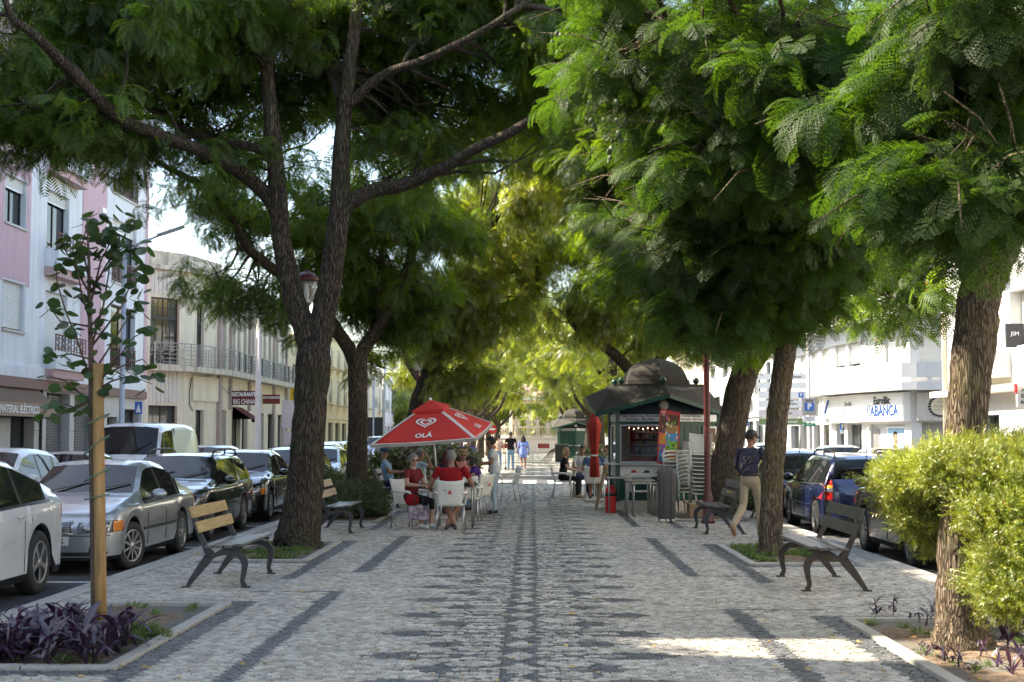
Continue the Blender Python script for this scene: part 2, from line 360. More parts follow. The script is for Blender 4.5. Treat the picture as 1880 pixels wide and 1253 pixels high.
M['parasol_red'] = mat('parasol_red', (.62,.035,.028), .75, var=.06, scale=3)
M['parasol_fold'] = mat('folded_parasol', (.40,.030,.018), .8, var=.25, scale=8, stretch=(1,1,.2))
M['parasol_white'] = mat('parasol_white', (.68,.67,.64), .8, var=.05)
M['kgreen'] = mat('kiosk_green', (.008,.060,.040), .35, var=.15, scale=5)
M['kdark'] = mat('kiosk_navy', (.008,.022,.035), .4, var=.15)
M['kroof'] = mat('kiosk_roof', (.024,.022,.018), .8, var=.22, scale=4, streak=.2, c2=(.034,.031,.025))
M['kred'] = mat('kiosk_red', (.60,.02,.02), .5, var=.2)
M['kraft'] = mat('cardboard', (.36,.23,.13), .85, var=.1)
M['bin'] = mat('bin_grey', (.065,.062,.060), .6, var=.12, scale=20, bump=.1)
M['plaster'] = mat('kiosk_base', (.52,.47,.40), .85, var=.1, bump=.2)
M['tyre'] = mat('tyre', (.022,.022,.023), .8, var=.15)
M['rim'] = mat('rim', (.42,.43,.44), .32, metal=.85, var=.06)
M['rim_dark'] = mat('rim_dark', (.05,.05,.055), .35, metal=.6)
M['lens'] = mat('headlamp_lens', (.20,.22,.24), .08, metal=.5, var=.35, scale=12, coat=1)
M['amber'] = mat('amber_lens', (.75,.22,.02), .2, var=.1, coat=1)
M['taillight'] = mat('tail_lamp', (.42,.008,.01), .15, var=.2, coat=1)
M['plate'] = mat('number_plate', (.66,.66,.62), .5, var=.03)
M['trim_black'] = mat('car_trim', (.012,.012,.013), .4, var=.1)
M['skin'] = mat('skin', (.46,.27,.19), .55, var=.08, scale=12)
M['skin_d'] = mat('skin_tan', (.30,.15,.095), .55, var=.1, scale=12)
M['statue'] = mat('pale_figures', (.66,.57,.42), .85, var=.12)
M['white_stone'] = mat('bandstand_stone', (.66,.60,.50), .8, var=.1)
CARP = {
 'pearl': paint('paint_white_pearl', (.62,.64,.67), .0, .22), 'silver': paint('paint_silver', (.38,.40,.42), .65, .3),
 'black': paint('paint_black', (.012,.012,.014), .2, .18), 'navy': paint('paint_navy', (.010,.018,.07), .25, .2),
 'greyd': paint('paint_graphite', (.04,.038,.038), .35, .22), 'white': paint('paint_white', (.66,.67,.68), 0, .3),
 'greyc': paint('paint_grey', (.18,.19,.20), .5, .3), 'beige': paint('paint_champagne', (.38,.34,.29), .5, .3),
 'blue': paint('paint_light_blue', (.25,.33,.42), .4, .3), 'dgreen': paint('paint_dark_green', (.03,.035,.03), .3, .25),
}
def cloth(name, c, var=.12): return mat(name, c, .9, var=var, scale=7, bump=.25, bscale=18, spec=.2)

def text_mesh(s, size, m, parent, M4, name='lettering', ext=.002, align='CENTER', bold=0, sx=1.0):
    cu = bpy.data.curves.new('t', 'FONT'); cu.body = s; cu.size = size; cu.align_x = align; cu.align_y = 'CENTER'
    cu.extrude = ext; cu.offset = bold; cu.resolution_u = 2
    to = bpy.data.objects.new('t', cu); me = bpy.data.meshes.new_from_object(to)
    me.transform(Matrix.Diagonal((sx, 1, 1, 1))); me.transform(M4)
    me.materials.clear(); me.materials.append(m)
    bpy.data.objects.remove(to); bpy.data.curves.remove(cu)
    o = bpy.data.objects.new(name, me); COL.objects.link(o)
    if parent is not None: o.parent = parent
    return o
def frame(origin, right, up=(0,0,1)):
    """matrix whose x runs along right, y along up, z out of the face"""
    x = Vector(right).normalized(); y = Vector(up).normalized(); z = x.cross(y).normalized(); y = z.cross(x)
    T = Matrix((x, y, z)).transposed().to_4x4(); T.translation = Vector(origin); return T
# ---------------------------------------------------------------- ground, roads, kerbs, cobbles
OX = -0.09; HALF = 4.85; RZ = -0.12
def sheet(name, x0, x1, y0, y1, z, m, parent=None, kind='structure'):
    b = MB(); nx = max(1, int((x1-x0)/20)); ny = max(1, int((y1-y0)/20))
    b.quad((x0,y0,z), (x1,y0,z), (x1,y1,z), (x0,y1,z), m)
    o = b.build(name, m, parent)
    if parent is None: o['kind'] = kind
    return o
sheet('ground', -1500, 1500, -300, 2600, -.20, M['ground'])
sheet('road', -11.2, -4.9, -30, 240, RZ, M['asphalt'])
sheet('road', 4.75, 11.1, -30, 240, RZ, M['asphalt'])
sheet('road', -60, 60, 49.6, 58.9, RZ+.004, M['asphalt'])
def slab(name, x0, x1, y0, y1, z0, z1, m):
    o = MB().b2((x0,y0,z0), (x1,y1,z1), m).build(name, m); o['kind'] = 'structure'; return o
for x0, x1 in ((-14.6, -11.2), (11.1, 14.4)):
    for y0, y1 in ((-20, 49.6), (58.9, 240)):
        slab('pavement', x0, x1, y0, y1, -.3, -.002, M['sidewalk'])
# road markings: parking bay lines and the zebra crossing in line with the walk
b = MB()
for sx, xa, xb in ((-1, -7.1, -4.95), (1, 4.8, 6.95)):
    for k in range(9): b.box(((xa+xb)/2, 11.9+5.35*k, RZ+.006), (2.0, .1, .004))
    b.box((xa if sx < 0 else xb, 28, RZ+.010), (.1, 42, .004))
b.build('road_marking', M['mark'])['kind'] = 'structure'
b = MB()
for k in range(9): b.box((-3.9+k*.95, 54.2, RZ+.011), (.5, 4.0, .004))
b.build('zebra_crossing', M['mark'])['kind'] = 'structure'

# beds: (side, y0, y1)
BEDS = [(-1, 10.15, 14.1), (-1, 18.8, 22.2), (-1, 27.3, 31.4), (-1, 35.9, 39.9), (-1, 44.3, 48.2),
        (1, 8.2, 13.0), (1, 18.4, 21.7), (1, 27.9, 30.5), (1, 35.9, 39.9), (1, 44.3, 48.2)]
BA, BB = 2.86, 4.22      # bed inner/outer distance from the axis, outside of its kerb
def in_bed(x, y, pad=0):
    a = abs(x-OX)
    for s, y0, y1 in BEDS:
        if (x-OX)*s > 0 and BA-pad < a < BB+pad and y0-pad < y < y1+pad: return True
    return False
PER = 1.22; Z0 = 10.66+.17
def dark_at(x, y):
    X = x-OX; a = np.abs(X); side = np.where(X > 0, 1, -1)
    v = (y-Z0)/PER; v = (v-np.floor(v+.5))*PER; av = np.abs(v); h = np.abs(PER/2-av)   # distance to wide / narrow rows
    q = np.abs(av-PER/4)
    d = np.zeros(len(x), bool)
    row = np.minimum(av, h)
    d |= (a < .15) & ~((a/.125+row/.27) < 1)
    d |= (((a-.33)/.25)**2+((h-.235)/.195)**2) < 1
    d |= (a < .5) & (av < .135-.16*a)
    d &= ~((((a-.23)/.085)**2+(av/.05)**2) < 1)
    big = (a >= .42) & (a < 1.2) & (av < np.interp(a, [.42,.55,.70,.83,.86,1.08,1.085,1.2], [.07,.13,.165,.18,.185,.16,.07,.02]))
    big &= ~((((a-.66)/.175)**2+(av/.062)**2) < 1)
    d |= big
    d |= (a >= .46) & (a < .86) & (h < np.interp(a, [.46,.52,.60,.72,.725,.86], [.08,.12,.165,.14,.055,.02]))
    d &= ~((((a-.34)/.205)**2+((h-.235)/.135)**2) < 1)
    d &= ~((a < .16) & ((a/.125+row/.27) < 1))
    # straight bands
    for s, y0, y1 in BEDS[:5]+BEDS[5:]:
        on = side == s; c = (y0+y1)/2; f0, f1 = c-3.1, c+3.1
        d |= on & (a > 1.90) & (a < 2.08) & (y > f0) & (y < f1)
        d |= on & (a > 1.88) & (a < 2.9) & ((np.abs(y-f0) < .045) | (np.abs(y-f1) < .045))
        d |= on & (a > BA-.21) & (a < BA) & (y > y0-.26) & (y < y1+.26)
        d |= on & (a > BA) & (a < BB+.1) & ((np.abs(y-(y0-.12)) < .13) | (np.abs(y-(y1+.12)) < .13))
        d |= on & (a > BB) & (a < BB+.11) & (y > y0-.2) & (y < y1+.2)
        d |= on & (a > BA-.21) & (a < BA-.04) & (y > y0-2.2) & (y < y0)
    return d
esp = MB().b2((OX-HALF+.02, -12, -.3), (OX+HALF-.02, 49.55, -.014), M['joint']).build('walkway', M['joint']); esp['kind'] = 'structure'
rs = np.random.RandomState(3)
def stones(y0, y1, dx, dy, gap):
    ys = np.arange(y0, y1, dy); xs = np.arange(-HALF+.27, HALF-.25, dx)
    X, Y = np.meshgrid(xs, ys); off = (np.arange(len(ys)) % 2)[:, None]*dx*.5
    wave = .012*np.sin(X*2.1)+.010*np.sin(X*5.3+Y)
    X = X+off+rs.uniform(-.10, .10, X.shape)*dx; Y = Y+rs.uniform(-.10, .10, X.shape)*dy+wave
    X = X.ravel()+OX; Y = Y.ravel()
    keep = np.array([not in_bed(x, y, .02) for x, y in zip(X, Y)]); X = X[keep]; Y = Y[keep]
    n = len(X); hx = dx*.5*(1-gap)*rs.uniform(.86, 1.04, n); hy = dy*.5*(1-gap)*rs.uniform(.82, 1.04, n)
    rot = rs.normal(0, .09, n); zt = rs.normal(0, .0017, n)-.001; tx = rs.normal(0, .022, n); ty = rs.normal(0, .022, n)
    cx = np.array([-1, 1, 1, -1]); cy = np.array([-1, -1, 1, 1])
    lx = cx[None]*hx[:, None]*rs.uniform(.86, 1.08, (n, 4)); ly = cy[None]*hy[:, None]*rs.uniform(.86, 1.08, (n, 4))
    wx = X[:, None]+lx*np.cos(rot)[:, None]-ly*np.sin(rot)[:, None]; wy = Y[:, None]+lx*np.sin(rot)[:, None]+ly*np.cos(rot)[:, None]
    wz = zt[:, None]+lx*tx[:, None]+ly*ty[:, None]
    top = np.stack([wx, wy, wz], -1); bx = X[:, None]+(wx-X[:, None])*1.10; by = Y[:, None]+(wy-Y[:, None])*1.10
    mid = np.stack([bx, by, wz-.006], -1); bot = np.stack([bx, by, np.full_like(wz, -.016)], -1)
    return X, Y, np.stack([top, mid, bot], 1), dark_at(X, Y)      # (n,3,4,3)
QB = np.array([[0,1,2,3]]+[[i+4, (i+1) % 4+4, (i+1) % 4, i] for i in range(4)]+[[i+8, (i+1) % 4+8, (i+1) % 4+4, i+4] for i in range(4)])
def stones_mesh(name, V, dark, kind='stuff', lite=False):
    n = len(V)
    if lite:
        V = V[:, [0, 2]]; Q = np.array([[0,1,2,3]]+[[i+4, (i+1) % 4+4, (i+1) % 4, i] for i in range(4)])
        F = (Q[None]+(np.arange(n)*8)[:, None, None]).reshape(-1, 4)
        return npmesh(name, V.reshape(-1, 3), F, None, esp, mats=[M['limestone'], M['basalt']], mi=np.repeat(dark.astype(int), 5), kind=kind)
    F = (QB[None]+(np.arange(n)*12)[:, None, None]).reshape(-1, 4)
    return npmesh(name, V.reshape(-1, 3), F, None, esp, mats=[M['limestone'], M['basalt']], mi=np.repeat(dark.astype(int), len(QB)), kind=kind)
X, Y, V, D = stones(7.6, 17.0, .064, .058, .09)
vis = (Y > 9.55) & (np.abs(X+.014*Y) < Y*.352) 
order = np.argsort(np.where(vis, Y+np.abs(X)*.02, 1e9))[:300]
sel = np.zeros(len(X), bool); sel[order] = True
stones_mesh('cobbles', V[~sel], D[~sel])
cob_me = {}
for k in range(6):
    for dk in (0, 1):
        src = order[k]; v0 = V[src].reshape(12, 3)-np.array([X[src], Y[src], 0])
        me = bpy.data.meshes.new('cobble'); me.from_pydata(v0.tolist(), [], QB.tolist()); me.materials.append(M['basalt' if dk else 'limestone']); cob_me[(k, dk)] = me
for j, i in enumerate(order):
    o = bpy.data.objects.new('cobble', cob_me[(j % 6, int(D[i]))]); COL.objects.link(o); o.parent = esp
    o.location = (X[i], Y[i], 0); o.rotation_euler = (0, 0, rnd.uniform(-.05, .05))
X, Y, V, D = stones(17.0, 33.5, .066, .064, .09); stones_mesh('cobbles', V, D, lite=True)
X, Y, V, D = stones(33.5, 49.2, .115, .125, .09); stones_mesh('cobbles', V, D, lite=True)
# second block of the promenade beyond the cross street
esp2 = MB().b2((OX-HALF+.02, 59.1, -.3), (OX+HALF-.02, 134, -.012), M['joint']).build('walkway', M['joint']); esp2['kind'] = 'structure'
_e = esp; esp = esp2
X, Y, V, D = stones(59.3, 133, .2, .22, .08)
stones_mesh('cobbles', V, D, lite=True); esp = _e

# kerbs, stone by stone
def kerb_run(name, ax, x, y0, y1, z0, z1, w, L, par=None):
    """ax 'y': stones follow y at x; ax 'x': stones follow x from y0 to y1 at y=x"""
    root = par or MB().box((0,0,-5), (.01,.01,.01), M['kerb'])
    n = max(1, round((y1-y0)/L)); ln = (y1-y0)/n; out = []
    me = MB().box((0,0,0), ((w, ln-.008, z1-z0) if ax == 'y' else (ln-.008, w, z1-z0)), M['kerb'])
    proto = None
    for k in range(n):
        c = y0+ln*(k+.5)
        loc = (x, c, (z0+z1)/2) if ax == 'y' else (c, x, (z0+z1)/2)
        if proto is None: o = me.build(name, M['kerb'], par, bevel=.008); proto = o
        else:
            o = proto.copy(); COL.objects.link(o)
        o.location = (loc[0]+rnd.uniform(-.003,.003), loc[1], loc[2]+rnd.uniform(-.003,.003)); o.rotation_euler = (0,0,rnd.uniform(-.002,.002))
        out.append(o)
    return out
for s in (-1, 1):
    core = MB().b2((OX+s*HALF-.10 if s > 0 else OX-HALF-.02, -12, -.35), (OX+HALF+.02 if s > 0 else OX-HALF+.10, 49.4, -.03), M['joint']).build('kerb', M['joint']); core['kind'] = 'structure'
    kerb_run('kerb_stone', 'y', OX+s*(HALF-.09), 7, 49.5, -.2, .004, .26, 1.0, core)
    core = MB().b2((OX+s*HALF-.13, 59.2, -.35), (OX+s*HALF+.13, 134, .004), M['kerb']).build('kerb', M['kerb']); core['kind'] = 'structure'
    xx = -11.2 if s < 0 else 11.1
    MB().b2((xx-.1, -20, -.35), (xx+.1, 49.6, .0), M['kerb']).build('kerb', M['kerb'])['kind'] = 'structure'
    MB().b2((xx-.1, 58.9, -.35), (xx+.1, 240, .0), M['kerb']).build('kerb', M['kerb'])['kind'] = 'structure'
for y in (49.48, 59.1):
    core = MB().b2((OX-HALF+.24, y-.05, -.35), (OX+HALF-.24, y+.05, -.05), M['joint']).build('kerb', M['joint']); core['kind'] = 'structure'
    kerb_run('kerb_stone', 'x', y, OX-HALF+.26, OX+HALF-.26, -.2, .003, .22, 1.0, core)
BED_OBJ = {}
for s, y0, y1 in BEDS:
    xi, xo = OX+s*BA, OX+s*BB; lo, hi = min(xi, xo), max(xi, xo)
    nx, ny = 20, 50; vs = []; fs = []
    for j in range(ny+1):
        for i in range(nx+1):
            x = lo+.06+(hi-lo-.12)*i/nx; y = y0+.06+(y1-y0-.12)*j/ny
            e = min(i, nx-i, j, ny-j)
            z = -.035+(.03*min(e, 5)/5)+.022*(math.sin(x*7+y*3)+math.sin(y*5.3-x*4))*.5+rnd.uniform(-.007, .007)
            vs.append((x, y, z))
    for j in range(ny):
        for i in range(nx):
            a = j*(nx+1)+i; fs.append((a, a+1, a+nx+2, a+nx+1))
    o = MB().add(vs, fs, M['soil'], True).build('planting_bed', M['soil']); o['kind'] = 'structure'
    kerb_run('kerb_stone', 'y', xi+s*.055, y0+.12, y1-.12, -.2, .022, .11, 1.2, o)
    kerb_run('kerb_stone', 'y', xo-s*.055, y0+.12, y1-.12, -.2, .022, .11, 1.2, o)
    kerb_run('kerb_stone', 'x', y0+.055, lo, hi, -.2, .024, .11, .7, o)
    kerb_run('kerb_stone', 'x', y1-.055, lo, hi, -.2, .024, .11, .7, o)
    BED_OBJ[(s, y0)] = o
# fallen leaves on the paving and in the beds
n = 1300; pts = []
for k in range(n):
    y = 8+rnd.random()**1.5*36; x = OX+rnd.uniform(-4.7, 4.7)
    if in_bed(x, y) and rnd.random() < .3: y = rnd.uniform(8.5, 13.8)
    pts.append((x, y))
b = MB()
for x, y in pts:
    L = rnd.uniform(.012, .030)*(1.5 if rnd.random() < .12 else 1); w = L*.5; a = rnd.uniform(0, 6.28); z = .012 if in_bed(x, y) else .006
    ca, sa = math.cos(a), math.sin(a)
    v = [(-L,0,0), (0,-w,.004+rnd.uniform(0,.012)), (L,0,rnd.uniform(0,.012)), (0,w,.003)]
    b.add([(x+p*ca-q*sa, y+p*sa+q*ca, z+r+.004) for p, q, r in v], [(0,1,2,3)], M['litter'])
o = b.build('fallen_leaves', M['litter']); tag(o, 'small yellow leaves fallen on the patterned cobbles', 'fallen leaves'); o['kind'] = 'stuff'
# ---------------------------------------------------------------- buildings
class Facade:
    """a building as a thing; walls are added one plan segment at a time, each with real openings"""
    def __init__(s, name, label, loc, cat='building'):
        s.o = Vector(loc); s.t = thing(name, label, cat, loc)
    def part(s, name, mb, m=None, par=None, bevel=0): return mb.build(name, m, par or s.t, org=s.o, bevel=bevel)
    def T(s, A, B, z=0): return frame((A[0], A[1], z), (B[0]-A[0], B[1]-A[1], 0))
    def wall(s, A, B, z0, z1, ops, m, depth=.22, mr=None, name='wall', thick=True):
        T = s.T(A, B); L = math.hypot(B[0]-A[0], B[1]-A[1]); mb = MB()
        ops = [(max(0, a), min(L, b), c, d) for a, b, c, d in ops if b > 0 and a < L]
        us = sorted({0, L, *[o[0] for o in ops], *[o[1] for o in ops]}); vs = sorted({z0, z1, *[o[2] for o in ops], *[o[3] for o in ops]})
        for i in range(len(us)-1):
            for j in range(len(vs)-1):
                cu, cv = (us[i]+us[i+1])/2, (vs[j]+vs[j+1])/2
                if cv < z0 or cv > z1: continue
                if any(o[0] < cu < o[1] and o[2] < cv < o[3] for o in ops): continue
                mb.add([(us[i],vs[j],0),(us[i+1],vs[j],0),(us[i+1],vs[j+1],0),(us[i],vs[j+1],0)], [(0,1,2,3)], m, False, T)
        for a, b, c, d in ops:
            q = [(a,c),(b,c),(b,d),(a,d)]
            for k in range(4):
                p, r = q[k], q[(k+1) % 4]
                mb.add([(p[0],p[1],0),(r[0],r[1],0),(r[0],r[1],-depth),(p[0],p[1],-depth)], [(3,2,1,0)], mr or m, False, T)
        return s.part(name, mb)
    def window(s, A, B, a, b, c, d, depth=.16, style='sash', fm=None, shut=0, room=True, mull=1, bars=0, gm=None):
        T = s.T(A, B); fm = fm or M['wframe']; f = .05; mb = MB(); z = -depth
        def bar(u0, u1, v0, v1, zz=z, t=.05): mb.b2((u0, v0, zz-t), (u1, v1, zz), fm, T)
        bar(a, b, c, c+f); bar(a, b, d-f, d); bar(a, a+f, c+f, d-f); bar(b-f, b, c+f, d-f)
        for k in range(1, mull+1):
            u = a+(b-a)*k/(mull+1); bar(u-.025, u+.025, c+f, d-f, z-.002, .046)
        for k in range(bars): 
            v = c+(d-c)*(k+1)/(bars+1); bar(a+f, b-f, v-.018, v+.018, z-.012, .03)
        if style == 'deco':
            v = d-(d-c)*.30; bar(a+f, b-f, v-.05, v+.05, z+.006, .06)
            for q in (.25, .75): u = a+(b-a)*q; bar(u-.014, u+.014, c+.5, v-.05, z-.014, .02)
            bar(a+f, b-f, c+.45, c+.55, z-.008, .04)
            for q in (.33, .66): u = a+(b-a)*q; bar(u-.014, u+.014, v+.05, d-f, z-.014, .02)
            bar(a+f, b-f, (v+d)/2-.014, (v+d)/2+.014, z-.016, .02)
        w = s.part('window', mb)
        g = MB(); g.add([(a+f,c+f,z-.03),(b-f,c+f,z-.03),(b-f,d-f,z-.03),(a+f,d-f,z-.03)], [(0,1,2,3)], gm or M['glass'], False, T)
        s.part('pane', g, None, w)
        if room:
            r = MB(); r.b2((a-.02, c-.02, z-.9), (b+.02, d+.02, z-.85), M['room'], T)
            for q0, q1 in ((0, .24), (.74, 1)):
                n = 6
                for k in range(n):
                    u0 = a+(b-a)*(q0+(q1-q0)*k/n); u1 = a+(b-a)*(q0+(q1-q0)*(k+1)/n)
                    r.add([(u0,c,z-.12-.03*(k % 2)),(u1,c,z-.12-.03*((k+1) % 2)),(u1,d,z-.12-.03*((k+1) % 2)),(u0,d,z-.12-.03*(k % 2))], [(0,1,2,3)], M['curtain'], False, T)
            s.part('curtain', r, None, w)
        if shut > 0:
            sh = MB(); v = d; n = max(1, int((d-c)*shut/.055)); zz = z+.05
            for k in range(n):
                v0 = v-.055
                sh.add([(a+.01,v,zz),(b-.01,v,zz),(b-.01,v-.045,zz+.014),(a+.01,v-.045,zz+.014),(b-.01,v0,zz),(a+.01,v0,zz)], [(3,2,1,0),(5,4,2,3)], M['shutter'], False, T); v = v0
            sh.b2((a+.01, v-.03, zz-.01), (b-.01, v, zz+.02), M['alu'], T)
            s.part('shutter', sh, None, w)
        return w
    def strip(s, A, B, u0, u1, v0, v1, w0, w1, m, name, bevel=0):
        mb = MB(); mb.b2((u0, v0, w0), (u1, v1, w1), m, s.T(A, B)); return s.part(name, mb, None, None, bevel)
    def lattice_rail(s, A, B, u0, u1, v0, v1, w, m, name='railing'):
        T = s.T(A, B); mb = MB(); t = .025
        mb.b2((u0,v1-.04,w-t),(u1,v1,w+t), m, T); mb.b2((u0,v0+.05,w-.015),(u1,v0+.08,w+.015), m, T)
        n = max(2, round((u1-u0)/.28))
        for k in range(n+1):
            u = u0+(u1-u0)*k/n; mb.b2((u-.012,v0,w-.012),(u+.012,v1-.04,w+.012), m, T)
        for k in range(n):
            a = u0+(u1-u0)*k/n; b = u0+(u1-u0)*(k+1)/n; c = (v0+v1)/2
            if k % 2 == 0:
                for p, q in (((a, v0+.08), (b, c)), ((b, c), (a, v1-.04)), ((b, v0+.08), (a, c)), ((a, c), (b, v1-.04))):
                    mb.beam(T @ Vector((p[0], p[1], w)), T @ Vector((q[0], q[1], w)), .016, .016, m)
            else:
                for v in (v0+.25*(v1-v0), v0+.5*(v1-v0), v0+.75*(v1-v0)): mb.b2((a,v-.01,w-.01),(b,v+.01,w+.01), m, T)
        return s.part(name, mb)
    def deco_rail(s, A, B, u0, u1, v0, v1, w, m, fan=False):
        T = s.T(A, B); mb = MB(); t = .014
        for v in (v0+.04, v1): mb.b2((u0, v-.02, w-.02), (u1, v+.02, w+.02), m, T)
        n = max(1, round((u1-u0)/1.5))
        for k in range(n):
            a = u0+(u1-u0)*k/n; b = u0+(u1-u0)*(k+1)/n
            for u in (a, b): mb.b2((u-.018, v0, w-.018), (u+.018, v1, w+.018), m, T)
            if fan:
                mid = a+(b-a)*.38; c = (v0+v1)/2
                for i in range(9):
                    an = PI/2+PI*i/8
                    du, dv = math.cos(an), math.sin(an); tt = min(abs((mid-a)/du) if abs(du) > 1e-3 else 9, abs((v1-c)/dv) if abs(dv) > 1e-3 else 9)
                    mb.beam(T @ Vector((mid+.1*du, c+.1*dv, w)), T @ Vector((mid+du*tt, c+dv*tt, w)), .02, .02, m)
                for q in (.15, .3, .5, .7, .85): mb.b2((mid, v0+(v1-v0)*q-.014, w-t), (b, v0+(v1-v0)*q+.014, w+t), m, T)
                mb.b2(((mid+b)/2-.015, v0, w-t), ((mid+b)/2+.015, v1, w+t), m, T)
            else:
                for q in (.12, .24, .76, .88): u = a+(b-a)*q; mb.b2((u-.01, v0, w-.01), (u+.01, v1, w+.01), m, T)
                for q in (.2, .35, .5, .65, .8): mb.b2((a+(b-a)*.24, v0+(v1-v0)*q-.012, w-t), (a+(b-a)*.76, v0+(v1-v0)*q+.012, w+t), m, T)
                for q in (.4, .6): u = a+(b-a)*q; mb.b2((u-.01, v0+.2*(v1-v0), w-.012), (u+.01, v0+.8*(v1-v0), w+.012), m, T)
        return s.part('railing', mb)
    def flutes(s, A, B, u0, u1, v0, v1, m, pitch=.22):
        T = s.T(A, B); n = max(2, round((u1-u0)/pitch)); mb = MB()
        for k in range(n):
            a = u0+(u1-u0)*k/n; b = a+(u1-u0)/n
            mb.prism([(a+.03, .004), (a+.06, .045), (b-.06, .045), (b-.03, .004)], v0, v1, m, 'y', T @ Matrix(((1,0,0,0),(0,1,0,0),(0,0,1,0),(0,0,0,1))))
        return s.part('fluted_panel', mb)
# prism above puts polygon (u, w) with v as the extrusion axis, matching the local frame (u, v, w)

# --- pink and white apartment block, left
XL = -14.5
pk = Facade('apartment_building', 'pink and white apartment block with rusty balcony railings over a shop', (XL, 40, 0))
A, B = (XL, 16.0), (XL, 53.2); off = -16.0     # u = y + 12
H = 18.5  # storeys above the view raised so the block shades the walk
pops = []; wins = []
for y0 in [38.6-7.6*k for k in range(3)]:
    for v in (4.6, 7.55, 10.6, 13.65): wins.append((y0, y0+1.65, v, v+1.35, .95 if (v < 5 or rnd.random() < .3) else .28, None))
for y0 in [42.0-7.6*k for k in range(4)]:
    for v in (4.25, 7.3, 10.35, 13.4): wins.append((y0, y0+2.0, v, v+1.75, 1.0 if v < 5 else .2, 'bal'))
for v in (4.0, 7.0, 10.1): wins.append((48.6, 51.6, v, v+2.2, .2 if v > 5 else .0, 'flush'))
for a, b, c, d, sh, k in wins: pops.append((a+off, b+off, c, d))
pk.wall(A, B, 3.3, H, pops, M['white_wall'], .2)
for a, b, c, d, sh, k in wins:
    pk.window(A, B, a+off, b+off, c, d, .17, shut=sh, mull=1)
    pk.strip(A, B, a+off-.04, b+off+.04, c-.07, c-.003, .003, .06, M['stone_clad'], 'sill')
    if k == 'bal':
        pk.strip(A, B, a+off-.15, b+off+.75, c-.62, c-.08, .002, .42, M['white_wall'], 'balcony')
        pk.strip(A, B, a+off-.15, b+off+.75, c-.88, c-.625, .002, .34, M['pink_trim'], 'balcony_trim')
        pk.lattice_rail(A, B, a+off-.12, b+off+.72, c-.08, c+.42, .38, M['rust_rail'])
    if k == 'flush': pk.lattice_rail(A, B, a+off, b+off, c, c+.75, .02, M['rust_rail'])
for y0, y1 in [(36.4-7.6*k, 40.6-7.6*k) for k in range(3)]+[(45.3, 47.9), (52.75, 53.2)]:
    # pink panels run round the windows of their strip
    segs = [(a, b, c, d) for a, b, c, d, sh, k in wins if a >= y0 and b <= y1]
    o = [(a+off-(y0+off)-.05, b-y0+.05, c-.09, d+.05) for a, b, c, d in segs]
    pk.wall((XL+.012, y0), (XL+.012, y1), 5.9 if y0 < 41 else 3.9, H-.02, o, M['pink_wall'], .01, name='pink_panel')
pk.strip(A, B, 0, 36.9, 3.3, 3.62, .002, .10, M['white_wall'], 'cornice')
pk.strip(A, B, 0, 36.9, 3.0, 3.297, .002, .13, M['brown_trim'], 'fascia')
mb = MB().b2((XL-14, 16.01, 3.3), (XL-.9, 53.15, H-.05), M['white_wall']); mb.b2((XL-14, 16.01, -.1), (XL-3, 53.15, 3.3), M['white_wall']); mb.b2((XL-3, 16.0, -.1), (XL-.002, 16.5, H), M['white_wall'])
mb.quad((XL-.002, 53.2, -.1), (XL-14, 53.2, -.1), (XL-14, 53.2, H), (XL-.002, 53.2, H), M['pink_wall'])
mb.b2((XL-14, 16.0, H-.1), (XL+.12, 53.3, H+.25), M['white_wall']); mb.b2((XL-3, 16.6, 0), (XL-.1, 53.15, .02), M['room'])
pk.part('rear_block', mb)
# ground floor: piers, shop windows with lattice grilles, awning
gops = [(40.0-.6+off, 41.3+off, .0, 2.35), (43.2+off-.9, 44.45+off, .35, 2.95), (44.9+off, 47.2+off, .35, 2.95), (48.4+off, 49.6+off, 0, 2.3), (50.2+off, 52.6+off, .6, 2.6)]
gops += [(1+6*k, 5+6*k, .1, 2.8) for k in range(3)]
pk.wall(A, B, -.1, 3.0, gops, M['stone_clad'], .35, name='shop_wall')
T = pk.T(A, B)
for i, (a, b, c, d) in enumerate(gops):
    w = pk.window(A, B, a, b, c, d, .3, mull=1 if i else 0, bars=0)
    if i in (1, 2):
        mb = MB(); 
        for k in range(3): u = a+(b-a)*(k+1)/4; mb.b2((u-.025, 2.35, -.295), (u+.025, 2.95, -.26), M['brown_trim'], T)
        mb.b2((a, 2.28, -.30), (b, 2.38, -.255), M['brown_trim'], T); pk.part('transom', mb, None, w)
        mb = MB(); st = .13
        for k in range(int((b-a)/st)):
            for j in range(int((d-c)/st/1.3)):
                u, v = a+k*st, c+j*st*1.3
                mb.beam(T @ Vector((u, v, -.24)), T @ Vector((u+st, v+st*1.3, -.24)), .012, .012, M['alu'])
                mb.beam(T @ Vector((u+st, v, -.24)), T @ Vector((u, v+st*1.3, -.24)), .012, .012, M['alu'])
        pk.part('lattice_grille', mb, None, w)
for v in (.9, 1.8):
    mb = MB()
    for y0 in (41.3, 44.46, 47.21, 49.62): mb.b2((y0+off+.02, v-.006, .001), (y0+off+.45, v+.006, .008), M['joint'], T)
    pk.part('cladding_joint', mb)
mb = MB(); mb.add([(36.5+off, 3.0, .02), (41.45+off, 3.0, .02), (41.45+off, 2.55, .55), (36.5+off, 2.55, .55)], [(0,1,2,3),(3,2,1,0)], M['awning_brown'], False, T)
mb.b2((36.5+off, 2.18, .53), (41.45+off, 2.56, .55), M['awning_brown'], T)
for k in range(22): u = 36.5+off+k*.225; mb.add([(u, 2.18, .54), (u+.225, 2.18, .54), (u+.11, 2.10, .54)], [(0,1,2),(2,1,0)], M['awning_brown'], False, T)
aw = pk.part('awning', mb)
